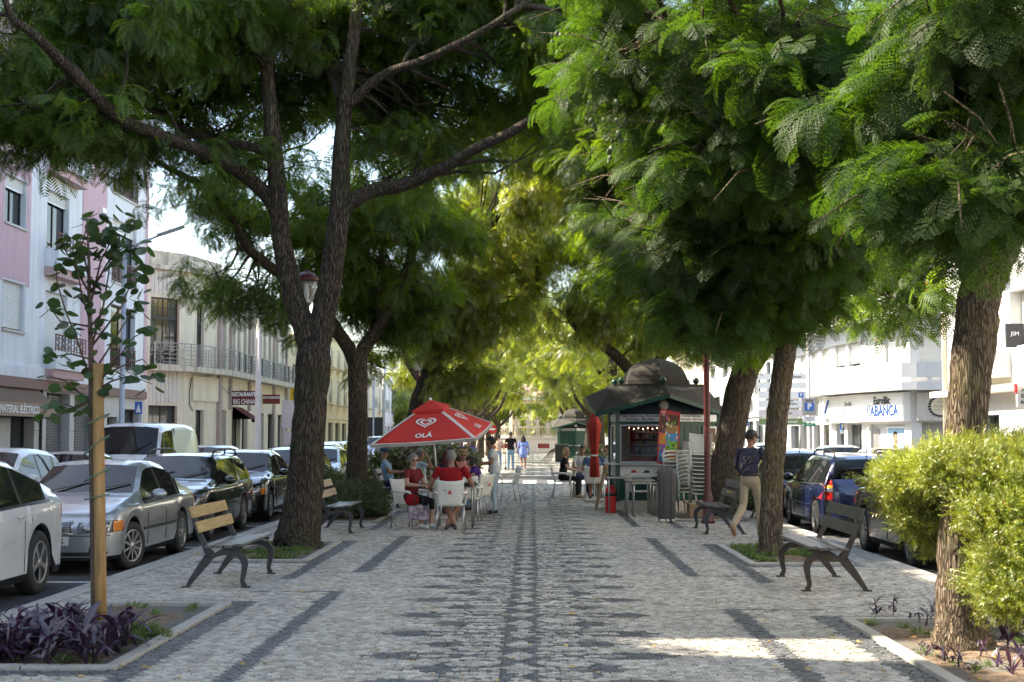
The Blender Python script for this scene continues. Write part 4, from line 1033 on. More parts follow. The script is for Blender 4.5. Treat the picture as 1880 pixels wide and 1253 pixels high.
# openings in the canopy through which the sun reaches the ground, as ground patches (x0,x1,y0,y1)
HOLES = [(.9, 2.75, 11.9, 12.7), (2.0, 5, 11.0, 12.6), (-2.5, 5, 43, 48.8), (2.6, 5.1, 9.6, 11.8)]
HOLES_P = [(3.4, 10.9, 1.2, .7), (4.3, 10.6, 1.1, .7), (3.45, 11.2, .3, .35), (3.2, 11.8, 1.1, .3)]   # points (x,y,z,r) reached by the sun
def lit(p, pad=.22):
    gx, gy = sun_ground(p)
    for a, b, c, d in HOLES:
        if a-pad < gx < b+pad and c-pad < gy < d+pad: return True
    for x, y, z, r in HOLES_P:
        hx, hy = sun_ground(p, z)
        if p[2] > z+.6 and (hx-x)**2+(hy-y)**2 < (r+pad)**2: return True
    return False
CLEAR = [  # keep these photo windows open towards what lies behind: (px0, px1, py0, py1, minimum y-depth below which foliage is kept out)
]
def blob_pts(c, r, n, shell=.5, bottom=None):
    out = []; c = Vector(c)
    while len(out) < n:
        v = Vector((rt.gauss(0,1), rt.gauss(0,1), rt.gauss(0,1))).normalized()*(shell+(1-shell)*rt.random()**.6)
        p = c+Vector((v.x*r[0], v.y*r[1], v.z*r[2]))
        if bottom is not None and p.z < bottom: p.z = bottom+rt.random()*.6
        out.append(p)
    return out
DENS = .42
def crown_pts(c, r, nb, per, br=(1.0, .6), shell=.35):
    """foliage masses: nb clumps inside the crown ellipsoid, each of `per` leaf clusters"""
    pts = []; cs = []; per = max(6, int(per*DENS))
    for q in blob_pts(c, r, nb, shell):
        b = rt.uniform(.7, 1.25)*br[0]; cs.append(q)
        pts += blob_pts(q, (b, b, b*br[1]), per, .2)
    return pts, cs
def tree(label, loc, trunk, limbs, blobs, bark_m, src, s0=.8, s1=1.25, name='jacaranda_tree', cs=(), group=None, twigs=True, nt=10):
    """trunk/limbs: lists of (points, radii) in world space; blobs: leaf cluster positions"""
    t = thing(name, label, 'tree', loc, 0, group); org = Vector(loc)
    def path(pts, rad, n, nm, par=None, sub=4):
        P_ = []; R_ = []
        for i in range(len(pts)-1):
            p0 = pts[max(i-1, 0)]; p1 = pts[i]; p2 = pts[i+1]; p3 = pts[min(i+2, len(pts)-1)]
            for k in range(sub):
                u = k/sub; u2 = u*u; u3 = u2*u
                q = (p1*2+(p2-p0)*u+(p0*2-p1*5+p2*4-p3)*u2+(p1*3-p0-p2*3+p3)*u3)*.5
                P_.append(q+Vector((rt.uniform(-1,1), rt.uniform(-1,1), 0))*rad[i]*.05); R_.append(rad[i]+(rad[i+1]-rad[i])*u)
        P_.append(pts[-1]); R_.append(rad[-1])
        mb = MB(); mb.tube(P_, R_, n, bark_m, jag=.05, rr=rt)
        return mb.build(nm, bark_m, par or t, org=org), P_, R_
    samples = []
    for k, (pts, rad) in enumerate(trunk): 
        o, P_, R_ = path([Vector(p) for p in pts], rad, 20, 'trunk')
        if k == 0: top = P_[-1]; rtop = R_[-1]
        samples += P_[-3:]
    for pts, rad in limbs:
        o, P_, R_ = path([Vector(p) for p in pts], rad, 10, 'branch'); samples += P_[2:]
    if twigs:
        mb = MB()
        for c in cs:
            if lit(c, .1): continue
            s = min(samples, key=lambda q: (q-c).length)
            d = c-s; 
            if d.length > 7: continue
            mid = s+d*.5+Vector((rt.uniform(-.2,.2), rt.uniform(-.2,.2), -.08*d.length+rt.uniform(-.1,.2)))
            mb.tube([s, s*.55+mid*.45+Vector((0,0,.05)), mid, mid*.5+c*.5, c], [.035, .03, .022, .016, .01], 5, bark_m)
            for j in range(5):
                e = c+Vector((rt.uniform(-1,1), rt.uniform(-1,1), rt.uniform(-.5,.5)))*.9; b0 = mid*.4+c*.6 if j % 2 else c
                mb.tube([b0, b0*.5+e*.5+Vector((0,0,.08)), e], [.012, .008, .004], 4, bark_m)
        o = mb.build('twigs', bark_m, t, org=org, kind='stuff')
    pts = [p for p in blobs if not lit(p)]
    if pts: scatter('crown', t, pts, SRC[src], s0, s1, org=loc)
    return t
def PP(Y0, lst):
    """photo pixels with depth -> world points"""
    return [P(q[0], q[1], q[2] if len(q) > 2 else Y0) for q in lst]

# --- the forked dark tree, left
Y = 21.2
trunk = [(PP(Y, [(543,1012),(548,985),(555,930),(563,850),(570,750),(575,665),(578,640)]), [.42,.33,.285,.26,.245,.26,.23])]
limbs = [(PP(Y, [(577,690),(560,610),(540,550),(522,470),(512,390),(503,270),(492,150),(485,50),(478,-60)]), [.175,.175,.165,.15,.14,.125,.105,.09,.06]),
 (PP(Y, [(577,690),(588,610),(603,540),(616,450),(624,370),(628,260),(640,140),(655,20),(668,-80)]), [.175,.19,.185,.17,.155,.125,.11,.09,.06]),
 (PP(Y, [(514,400),(490,360),(440,315,20.8),(370,278,20.3),(290,248,19.6),(215,215,19),(150,150,18.4),(105,105,18),(60,62,17.6),(20,30,17.4),(4,-30,17.2)]), [.12,.115,.105,.10,.09,.085,.08,.07,.06,.045,.03]),
 (PP(Y, [(505,290),(470,272),(410,265,21.6),(350,245,22),(300,215,22.4),(255,180,22.7),(190,140,23),(160,90,23.3)]), [.09,.08,.075,.065,.055,.05,.04,.03]),
 (PP(Y, [(624,385),(680,352),(740,340),(820,305,20.8),(870,275,20.5),(940,242,20.2),(1012,195,20),(1090,140,19.6)]), [.12,.11,.10,.085,.08,.07,.05,.03]),
 (PP(Y, [(495,120),(455,80),(410,45),(350,15),(300,-20)]), [.10,.08,.07,.055,.04]),
 (PP(Y, [(627,180),(600,120,21.8),(560,60,22.2),(540,-20,22.5)]), [.09,.07,.05,.04]),
 (PP(Y, [(633,200),(700,140,21),(780,110,20.6),(880,60,20.2),(960,10,20)]), [.09,.07,.06,.05,.04])]
pts, cs = [], []
for c, r, nb, per in [(P(520,-30,22.4), (4.6,3.2,1.8), 36, 50), (P(180,150,20.3), (2.1,1.2,.8), 14, 36), (P(90,215,19.6), (1.2,.9,.45), 7, 30), (P(370,70,21.8), (2.0,1.6,.8), 10, 38),
      (P(860,90,22.4), (2.3,1.8,1.0), 13, 38), (P(700,130,23), (1.9,1.5,.8), 8, 34), (P(990,50,22.6), (1.7,1.6,1.0), 10, 36), (P(300,-10,21), (2.5,1.8,1.0), 12, 40), (P(60,30,19.6), (2,1.2,.9), 9, 36), (P(230,265,20.4), (.9,.8,.25), 4, 20),
      (P(420,330,21), (.9,.8,.3), 4, 14), (P(760,290,22.5), (1.2,.9,.4), 6, 20), (P(560,200,23.6), (1.8,.8,.8), 10, 26), (P(820,210,24), (1.8,1.2,.7), 10, 28), (P(420,190,22.8), (1.4,.9,.6), 7, 24), (P(1000,170,24.5), (1.6,1.5,.9), 9, 30), (P(700,0,23), (3.0,1.8,1.0), 14, 40), (P(960,-20,22), (2.0,1.8,.9), 9, 40), (P(140,260,20.2), (1.0,.8,.3), 5, 22)]:
    a, b = crown_pts(c, r, nb, per, (.85,.55)); pts += a; cs += b
tree('large dark barked tree with a forked trunk behind the nearest left bench', tuple(P(545,1005,Y)), trunk, limbs, pts, M['bark_dark'], 'mid', .7, 1.15, cs=cs)
# --- second left tree, behind the low herb bed
Y = 29.8
trunk = [(PP(Y, [(655,945),(655,900),(656,850),(657,760),(657,690),(655,640)]), [.32,.25,.215,.20,.20,.21])]
limbs = [(PP(Y, [(657,690),(640,640),(612,598),(585,550),(540,520,28.6),(495,490,28),(455,455,27.5),(430,408,27.2),(385,350,26.8),(315,312,26.4),(255,275,26)]), [.13,.15,.14,.13,.12,.11,.10,.085,.07,.06,.04]),
 (PP(Y, [(656,690),(668,640),(698,598),(730,540),(752,480),(775,400),(790,330)]), [.14,.15,.13,.115,.10,.08,.06]),
 (PP(Y, [(612,598),(590,520),(582,440),(560,390),(520,330),(470,270)]), [.10,.09,.08,.075,.06,.04]),
 (PP(Y, [(700,595),(695,520),(705,440),(720,380)]), [.08,.07,.05,.04])]
pts, cs = [], []
for c, r, nb, per in [(P(640,330,29.8), (3.2,3.4,1.9), 22, 46), (P(430,520,27.4), (.9,.9,.5), 4, 22), (P(395,375,27), (.9,1.0,.4), 3, 22), (P(500,560,27.5), (.55,.8,.5), 4, 20), (P(720,420,30), (1.9,2,1.6), 14, 44), (P(640,470,30.5), (1.6,1.6,1.0), 8, 36),
      (P(760,560,30.6), (1.2,1.4,.7), 7, 36), (P(700,560,31), (.8,1,.6), 5, 30), (P(690,660,31), (.35,.5,.35), 2, 18)]:
    a, b = crown_pts(c, r, nb, per, (.85,.6)); pts += a; cs += b
tree('brown tree rising from the low green herbs beside the second left bench', tuple(P(655,945,Y)), trunk, limbs, pts, M['bark_mid'], 'mid', .75, 1.2, cs=cs)
# --- third left tree, above the red parasol
Y = 38.4
trunk = [(PP(Y, [(738,905),(745,860),(757,790),(772,730),(788,690),(797,660)]), [.34,.27,.25,.235,.22,.20])]
limbs = [(PP(Y, [(790,690),(808,640),(832,600),(848,555),(860,500),(880,430)]), [.14,.16,.15,.12,.09,.06]), (PP(Y, [(790,690),(785,640),(775,580),(762,520),(755,450)]), [.13,.12,.10,.08,.06]),
 (PP(Y, [(783,640),(750,620),(735,612),(700,560)]), [.08,.07,.06,.04])]
pts, cs = [], []
for c, r, nb, per in [(P(800,440,38.4), (4.2,4,2.0), 30, 46), (P(850,590,38), (1.4,1.6,.8), 8, 40), (P(830,690,37.5), (.7,.8,.6), 5, 30), (P(730,560,39), (1.4,1.3,.9), 8, 34), (P(920,530,38), (1.8,1.8,1.1), 12, 42), (P(930,370,37), (2.4,2,1.3), 14, 44), (P(1050,330,35), (2.2,2,1.2), 13, 44), (P(1000,450,41), (1.8,1.6,.9), 9, 40), (P(900,260,33), (1.8,1.6,.9), 9, 44), (P(1080,230,33), (1.8,1.6,.9), 9, 44)]:
    a, b = crown_pts(c, r, nb, per, (.9,.65)); pts += a; cs += b
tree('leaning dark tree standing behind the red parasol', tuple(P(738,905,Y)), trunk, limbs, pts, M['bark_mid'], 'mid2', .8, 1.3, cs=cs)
# --- near right tree with pale furrowed bark
Y = 11.3
trunk = [(PP(Y, [(1768,1195),(1765,1165),(1762,1100),(1762,1000),(1768,880),(1776,760),(1786,650),(1796,570),(1803,520)]), [.27,.215,.18,.165,.16,.16,.165,.17,.16])]
limbs = [(PP(Y, [(1800,560),(1792,500),(1788,440),(1765,365,11.1),(1720,290,10.9),(1690,235,10.7),(1655,180,10.5)]), [.13,.135,.12,.105,.10,.09,.075]),
 (PP(Y, [(1803,540),(1828,470),(1855,420),(1895,370),(1960,280,11.5),(2030,160,11.6)]), [.16,.16,.145,.13,.12,.09]),
 (PP(11.0, [(1712,285),(1660,265),(1600,220),(1540,180,11.6),(1450,150,12),(1350,120,12.4),(1230,70,12.8)]), [.07,.065,.06,.055,.05,.04,.03]),
 (PP(11.0, [(1600,220),(1540,300,11.9),(1470,360,13.4),(1380,400,14.1),(1290,440,14.4)]), [.045,.04,.035,.03,.02]),
 (PP(10.7, [(1680,220),(1700,150),(1750,90),(1790,20)]), [.06,.05,.04,.03])]
pts, cs = [], []
for c, r, nb, per in [(P(1375,450,14.3), (.88,.6,.30), 16, 30), (P(1255,470,14.6), (.55,.5,.26), 8, 26), (P(1320,555,14.5), (.42,.5,.28), 7, 24), (P(1480,420,14.2), (.62,.5,.32), 8, 28), (P(1440,530,14.6), (.35,.4,.2), 4, 22), (P(1420,300,12.6), (1.0,1.0,.45), 10, 26), (P(1250,310,13.6), (.7,.8,.35), 6, 24),
      (P(1560,260,12), (.9,1.0,.4), 9, 26), (P(1300,150,13), (1.3,1.3,.6), 13, 28), (P(1120,80,13.8), (.9,1.1,.5), 8, 26), (P(1500,110,12), (1.2,1.3,.5), 12, 28), (P(1680,140,10.8), (.9,1.0,.45), 10, 28), (P(1740,350,10), (.38,.4,.16), 4, 20), (P(1820,330,9.6), (.35,.4,.2), 5, 22),
      (P(1830,150,10), (.7,.9,.5), 9, 28), (P(1640,330,11.2), (.35,.5,.2), 3, 20), (P(1450,-40,12), (2.4,2.0,.7), 14, 26), (P(1750,-20,10.5), (1.4,1.8,.6), 8, 26), (P(1200,420,15.5), (.5,.7,.3), 4, 20)]:
    a, b = crown_pts(c, r, nb, per*.72, (.42,.5)); pts += a; cs += b
TR1 = tree('near tree with pale deeply furrowed bark rising from the bright bush', tuple(P(1768,1195,Y)), trunk, limbs, pts, M['bark_lite'], 'near', .85, 1.30, cs=cs)
# hanging seed pods
mb = MB()
def pod(p, r): mb.ell(p, (r, r*.35, r*1.15), None, 8, 6, R=Matrix.Rotation(rt.uniform(0,3), 3, 'Z')); 
M['pod'] = mat('seed_pod', (.06,.085,.03), .6, var=.3, scale=20); M['pod_brown'] = mat('dry_pod', (.20,.07,.03), .7, var=.3)
mb.mats = [M['pod']]
for (px, py, Y_, n, dx, dy) in [(1115,200,12.6,26,50,100), (1020,80,13,6,12,20), (1550,120,11.2,6,14,16), (1440,265,12.3,9,24,22), (1345,300,12.6,5,30,18)]:
    for k in range(n): pod(P(px+rt.uniform(-dx,dx)*(1-.3), py+rt.uniform(-dy,dy), Y_+rt.uniform(-.15,.15)), rt.uniform(.020,.030))
mb.build('seed_pods', M['pod'], TR1, org=TR1.location, kind='stuff')
mb = MB()
for (px, py) in [(1278,165),(1275,185),(1280,140),(1428,310)]: mb.ell(P(px, py, 12.4), (.035,.02,.05), M['pod_brown'], 8, 6)
mb.build('dry_pods', M['pod_brown'], TR1, org=TR1.location, kind='stuff')
# --- slim straight right tree between bench and walking man
Y = 20
trunk = [(PP(Y, [(1414,1022),(1415,1000),(1417,900),(1424,800),(1432,720),(1440,660),(1450,610)]), [.21,.17,.152,.15,.148,.15,.14])]
limbs = [(PP(Y, [(1444,650),(1425,560),(1400,470),(1380,350),(1370,200)]), [.11,.10,.08,.07,.05]), (PP(Y, [(1446,640),(1475,560),(1510,470),(1550,380,19),(1600,280,18.4)]), [.12,.11,.09,.07,.05]),
 (PP(Y, [(1475,560),(1540,520,18.6),(1620,480,17.6),(1690,440,17)]), [.06,.05,.035,.02])]
pts, cs = [], []
for c, r, nb, per in [(P(1450,520,19.6), (.9,1.0,.6), 13, 38), (P(1400,575,19.8), (.6,.8,.3), 5, 30), (P(1525,490,18.6), (.35,.6,.3), 3, 22), (P(1640,480,16.6), (.35,.5,.25), 4, 16), (P(1700,470,16.4), (.25,.5,.4), 4, 16), (P(1620,560,17.2), (.12,.2,.2), 2, 9), (P(1430,340,19.5), (1.4,1.8,1.0), 13, 40), (P(1330,330,20.5), (2.2,2.2,1.4), 18, 42),
      (P(1600,290,18.5), (1.1,1.4,.6), 8, 34), (P(1200,200,21.5), (2.5,2.5,1.5), 18, 40), (P(1480,180,20), (3,3,1.6), 18, 40), (P(1230,470,21), (.8,1,.6), 6, 30), (P(1710,540,16.4), (.10,.3,.25), 2, 10)]:
    a, b = crown_pts(c, r, nb, per, (.62,.6)); pts += a; cs += b
tree('slim straight brown tree beside the nearest right bench', tuple(P(1414,1022,Y)), trunk, limbs, pts, M['bark_lite'], 'mid', .65, 1.05, cs=cs)
# --- thick leaning tree behind the chair stacks
Y = 29.8
trunk = [(PP(Y, [(1318,955),(1322,920),(1332,860),(1345,780),(1362,700),(1378,655),(1384,625)]), [.44,.36,.32,.295,.28,.25,.20])]
limbs = [(PP(Y, [(1380,680),(1400,650),(1430,610),(1470,560),(1510,500)]), [.16,.16,.15,.13,.10]), (PP(Y, [(1376,680),(1372,620),(1350,540),(1335,470),(1330,380)]), [.2,.17,.14,.12,.09])]
pts, cs = [], []
for c, r, nb, per in [(P(1320,390,29.8), (3.2,3.4,2.0), 24, 46), (P(1370,590,29), (.9,1.0,.5), 6, 34), (P(1300,560,29.5), (1.2,1.2,.7), 8, 36), (P(1420,550,29), (.7,1.0,.6), 5, 30), (P(1180,470,30), (1.6,1.8,1.0), 10, 38), (P(1340,620,29), (.5,.6,.35), 3, 22)]:
    a, b = crown_pts(c, r, nb, per, (.8,.6)); pts += a; cs += b
tree('thick leaning tree behind the stacked white chairs', tuple(P(1318,955,Y)), trunk, limbs, pts, M['bark_mid'], 'mid', .75, 1.2, cs=cs)
# --- tree behind the kiosk
Y = 38.4
trunk = [(PP(Y, [(1192,905),(1194,850),(1198,780),(1196,720)]), [.30,.24,.21,.2])]
limbs = [(PP(Y, [(1196,740),(1165,695),(1140,662),(1105,632),(1068,608),(1047,580),(1050,545),(1070,500)]), [.14,.15,.15,.14,.13,.12,.09,.06]), (PP(Y, [(1197,740),(1205,680),(1225,640),(1255,605),(1290,570)]), [.13,.14,.14,.12,.08]),
 (PP(Y, [(1105,632),(1098,590),(1085,555)]), [.06,.05,.03])]
pts, cs = [], []
for c, r, nb, per in [(P(1180,480,38.4), (4.0,3.6,1.6), 26, 42), (P(1130,590,38), (1.0,1.4,.5), 6, 30), (P(1240,580,38), (1.3,1.3,.6), 7, 34), (P(1180,620,39), (.8,1,.4), 4, 26), (P(1120,700,41), (.6,.6,.7), 4, 24), (P(1260,640,38), (.6,.8,.35), 3, 20)]:
    a, b = crown_pts(c, r, nb, per, (.85,.6)); pts += a; cs += b
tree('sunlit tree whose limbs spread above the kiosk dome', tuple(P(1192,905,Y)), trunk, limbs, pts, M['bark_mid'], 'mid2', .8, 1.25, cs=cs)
# --- unseen trees added overhead and behind the viewpoint to shade the foreground
for (x, y, lb, hh) in [(-3.6, 3.4, 'tree shading the walk left of the viewpoint', 8.2), (3.4, 2.6, 'tree shading the walk right of the viewpoint', 7.6)]:
    q = [Vector((x,y,-.1)), Vector((x+.05,y,1.5)), Vector((x,y+.1,3.2))]
    lm = [([Vector((x,y+.1,3)), Vector((x-1.2,y-.4,4.6)), Vector((x-2.2,y-.8,6.6))], [.15,.12,.06]), ([Vector((x,y+.1,3)), Vector((x+1.2,y+.4,4.8)), Vector((x+2,y+.8,6.8))], [.15,.12,.06])]
    pts, cs = crown_pts((x+.3-(1.6 if x < 0 else 0), y+(3.0 if x < 0 else -1.2), hh), (5.2, 4.6 if x < 0 else 2.8, 1.1), 26 if x < 0 else 20, 46, (1.1,.6))
    pts = [p for p in pts if p.z > CAM_H+ (p.y*.335 if p.y > 0 else 0)+.75]
    tree(lb, (x,y,0), [(q, [.3,.24,.22])], lm, pts, M['bark_mid'], 'mid', .9, 1.4, cs=cs)
x, y = -12.6, 14.2  # unseen tree added; its dense crown blocks part of the sun streak
lm = [([Vector((x,y,3)), Vector((x+1.4,y-.2,5)), Vector((x+2.8,y-.4,7))], [.13,.1,.05]), ([Vector((x,y,3)), Vector((x-.6,y+.2,5)), Vector((x-.8,y+.3,7))], [.12,.1,.05])]
pts, cs = crown_pts((-9.9, 13.5, 7.6), (3.3, 1.5, 1.0), 30, 80, (.8,.6), .1)
tree('street tree on the left pavement by the alley', (x,y,0), [([Vector((x,y,-.05)), Vector((x,y,1.5)), Vector((x,y,3.1))], [.25,.18,.16])], lm, pts, M['bark_mid'], 'mid', 1, 1.5, cs=cs, name='street_tree')
# --- rows receding along both sides
far_labels = {}
nrow = 0
for s in (-1, 1):
    for k, y in enumerate([47.0, 62.8, 71.5, 80.2, 89, 98, 107, 117, 127]):
        if s > 0 and k in (1,): continue
        x = OX+s*(3.5+rt.uniform(-.2,.4)); ang = rt.uniform(-.1,.1)*1.0-.05*s; h = rt.uniform(2.6,3.4)
        q = [Vector((x,y,-.05)), Vector((x+ang*2,y,h*.5)), Vector((x+ang*4,y,h))]
        tp = q[-1]
        lm = []
        for a in (0.3, 2.4, 4.4):
            e = tp+Vector((math.cos(a)*1.7, math.sin(a)*1.4, 2.2)); lm.append(([tp-Vector((0,0,.2)), tp*.5+e*.5+Vector((math.cos(a)*.3,0,-.2)), e], [.13,.10,.05]))
        pts, cs = crown_pts((x+.2*s, y, 6.9), (4.6, 4.2, 2.3), 20, 34, (1.0,.7), .5)
        a2, b2 = crown_pts((x-.3*s, y, 4.6), (2.9, 2.9, .5), 6, 22, (.8,.6), .5); pts += a2; cs += b2
        side = 'left' if s < 0 else 'right'
        nm = ['before the cross street', 'first beyond the cross street', 'second beyond the cross street', 'third beyond the cross street', 'fourth beyond the cross street', 'fifth beyond the cross street', 'sixth beyond the cross street', 'seventh beyond the cross street', 'last before the bandstand'][k]
        tree(f'green tree in the {side} row, {nm}', (x,y,0), [(q, [.30,.22,.20])], lm, pts, M['bark_mid'], 'mid2' if k < 3 else 'far', 1.0, 1.6, cs=cs, group='trees in rows along the far promenade', name='street_tree')
PK = [(-19,150,8),(-11,158,9),(-4,168,10),(4,160,9.5),(11,170,10),(18,156,9),(-8,185,13),(3,190,14),(14,188,12),(-22,180,12),(26,176,11),(-30,200,12),(33,205,12)]
for i, (x, y, h) in enumerate(PK):
    q = [Vector((x,y,-.1)), Vector((x,y,h*.3)), Vector((x+.3,y,h*.6))]
    pts, cs = crown_pts((x, y, h*.62), (6.0, 5, h*.42), 34, 26, (1.8,.75), .55)
    tree('broad yellow green park tree behind the bandstand', (x,y,0), [(q, [.35,.28,.2])], [], pts, M['bark_mid'], 'far', 2.2, 3.4, cs=[], group='park trees behind the bandstand', name='park_tree', twigs=False)

# --- young staked tree with heart shaped leaves, left bed
t0 = Vector((-3.62, 11.65, 0))
yt = thing('young_tree', 'young tree with heart shaped leaves tied to a timber stake', 'tree', t0)
mb = MB(); q = PP(11.65, [(176,1172),(174,1100),(173,1000),(171,900),(168,800),(168,700),(166,620),(164,540),(163,470),(160,410)])
mb.tube(q, [.042,.036,.034,.03,.028,.026,.02,.016,.011,.006], 10, None, jag=.08, rr=rt); mb.build('trunk', M['bark_young'], yt, org=t0)
brs = [[(167,700),(140,620),(120,570),(105,520),(102,480)], [(168,690),(200,640),(225,600),(250,560),(262,530)], [(167,640),(190,560),(200,500),(205,440),(200,410)], [(166,590),(150,540),(140,480),(150,430)],
       [(168,660),(130,650),(100,655),(85,640)], [(168,720),(215,660),(245,620),(280,600)], [(166,560),(185,480),(215,420),(250,405)], [(168,700),(230,670),(262,660),(280,680)], [(166,600),(110,590),(85,555)], [(169,735),(140,750),(100,735),(70,765)], [(166,640),(225,560),(240,520),(255,480)], [(165,520),(150,450),(165,400),(180,392)], [(169,720),(205,700),(240,690),(278,705)], [(168,740),(120,700),(90,690)]]
brs += [[(165,540),(120,460),(110,430)], [(165,540),(205,470),(235,450),(265,455)], [(166,600),(215,545),(250,510),(255,465)]]
lv = []
mb = MB()
for b_ in brs:
    d = rt.uniform(-.35, .35); pts_ = [P(x, y, 11.65+d*i/(len(b_)-1)) for i, (x, y) in enumerate(b_)]
    mb.tube(pts_, [.010-.007*i/(len(pts_)-1) for i in range(len(pts_))], 5, None)
    for i in range(1, len(pts_)):
        for k in range(4): 
            u = rt.random(); lv.append(pts_[i-1].lerp(pts_[i], u))
    lv += [pts_[-1]]*2
for k in range(52): lv.append(P(rt.gauss(200,30), rt.gauss(445,28), 11.65+rt.uniform(-.25,.25)))
mb.build('branches', M['bark_young'], yt, org=t0)
mb = MB(); n = 14; hv = [(0,0,0)]
for k in range(n+1):
    a = -PI+2*PI*k/n; r = .5*(1+.28*math.cos(a))*(1-.18*(abs(a) > 2.7)); hv.append((.48+r*math.cos(a), r*.92*math.sin(a), -.10*abs(math.sin(a))+.06))
hv[0] = (.45, 0, 0)
mb.add(hv, [(0, i, i+1) for i in range(1, n+1)], M['leaf_young'], True)
leafme = mb.build('leaf', M['leaf_young'], yt); leaf0 = leafme; first = True
for c in lv[:290]:
    if first: o = leaf0; first = False
    else: o = leaf0.copy(); COL.objects.link(o)
    s = rt.uniform(.075, .115); o.scale = (s, s, s*.9); o.location = c-t0+Vector((rt.uniform(-.05,.05), rt.uniform(-.06,.06), rt.uniform(-.05,.03)))
    o.rotation_euler = (rt.uniform(-.5,.5), rt.uniform(.2,1.1), rt.uniform(0, 6.28))
mb = MB(); mb.tube(PP(11.62, [(185,1178),(184,1000),(181,800),(180,668)]), [.048,.047,.046,.045], 14, None, jag=.01, rr=rt, smooth=True)
st = mb.build('timber_stake', M['stake']); 
tag(st, 'round yellow timber stake supporting the young tree', 'stake')
mb = MB()
for (y0, y1) in [(760,785),(800,835),(862,885),(908,918)]:
    a, b = P(171,y1,11.62), P(184,y0,11.62); c = (a+b)/2; d = (b-a)/2
    mb.tube([c+d*1.0*math.cos(q*PI/6)+Vector((.075*math.cos(q*PI/6), .062*math.sin(q*PI/6), 0)) for q in range(13)], .006, 5, M['tie'])
mb.build('binding', M['tie'], st)

# --- bushes
def bush(name, label, blobs, src, s0, s1, cat='bush', group=None, stems=None, tilt=.5):
    c0 = blobs[0][0]; loc = (c0[0], c0[1], 0); t = thing(name, label, cat, loc, 0, group)
    pts = []
    mb = MB()
    for c, r, n in blobs:
        pts += blob_pts(c, r, n, .45)
        for k in range(2 if src != 'thuja' else 1):
            e = Vector(c)+Vector((rt.uniform(-.6,.6)*r[0], rt.uniform(-.6,.6)*r[1], rt.uniform(-.2,.5)*r[2])); b0 = Vector((loc[0]+rt.uniform(-.1,.1), loc[1]+rt.uniform(-.1,.1), 0)) if src != 'thuja' else Vector((4.0+rt.uniform(-.1,.1), 11.95+rt.uniform(-.1,.1), 0))
            mb.tube([b0, b0*.4+e*.6+Vector((0,0,-.05)), e], [.014,.009,.004], 5, None)
    mb.build('stems', M['bark_young'], t, org=loc, kind='stuff')
    if src == 'thuja': pts = [p+Vector((rt.gauss(0,.06), rt.gauss(0,.06), rt.gauss(0,.045))) for p in pts]
    pts = [p for p in pts if p.z > .02]
    scatter('foliage', t, pts, SRC[src], s0, s1, tilt, org=loc)
    return t
B_ = []
for px, py, Y_, r, n in [(1665,900,11.9,(.14,.2,.11),90), (1640,880,12,(.08,.15,.05),30), (1690,880,11.5,(.22,.25,.10),190), (1745,862,11.0,(.24,.22,.10),220), (1800,868,10.8,(.24,.22,.12),240), (1865,878,10.7,(.28,.3,.14),280), (1850,950,10.6,(.26,.25,.18),300), (1870,1020,10.5,(.22,.25,.18),240), (1835,1085,10.5,(.15,.2,.11),120), (1870,1110,10.4,(.13,.2,.07),60), (1680,950,12.1,(.14,.2,.11),110), (1710,990,12.2,(.10,.2,.08),60), (1705,920,12.2,(.20,.22,.16),170), (1920,940,10.9,(.3,.35,.3),320), (1900,840,11.5,(.35,.4,.10),180), (1790,940,11.8,(.3,.15,.25),180), (1655,935,12,(.06,.1,.04),22)]:
    B_.append((P(px, py, Y_), r, n))
bush('conifer_bush', 'bright yellow green feathery bush around the near right trunk', B_, 'thuja', .6, 1.35)
def ground_blob(px, py, Y_, rx, ry, rz, n):
    c = P(px, py, Y_); return ((c.x, c.y, max(c.z, rz*.7)), (rx, ry, rz), n)
bush('herb_bush', 'low dark green herb bush below the second left trunk', [ground_blob(620,920,28.6,.55,.7,.30,260), ground_blob(660,915,29.3,.5,.8,.28,240), ground_blob(575,930,28.9,.35,.6,.22,120), ground_blob(690,935,29,.22,.5,.18,90), ground_blob(610,895,30,.5,.8,.3,160)], 'laven', .8, 1.3)
bush('clipped_hedge', 'leafy hedge behind the man in the blue shirt', [ground_blob(730,862,37.2,.75,.8,.50,420), ground_blob(690,890,36.6,.4,.7,.4,180), ground_blob(770,870,38,.5,.7,.42,240)], 'hedge', 1.1, 1.7, 'hedge')
bush('clipped_hedge', 'yellow green hedge behind the parasol pole and lamp post', [ground_blob(810,845,45.6,.75,1.2,.5,360), ground_blob(850,850,46,.5,1.2,.42,220), ground_blob(785,850,46.6,.5,1,.5,200)], 'hedge', 1.2, 1.9, 'hedge')
bush('herb_bush', 'small green bush between the far right bench and the leaning trunk', [ground_blob(1385,900,28.6,.30,.6,.30,160), ground_blob(1400,910,28.8,.22,.4,.2,80)], 'laven', .8, 1.3)
bush('clipped_hedge', 'small hedge beyond the kiosk beside the folded parasol', [ground_blob(1095,850,47,.6,.8,.45,220)], 'hedge', 1.2, 1.8, 'hedge')
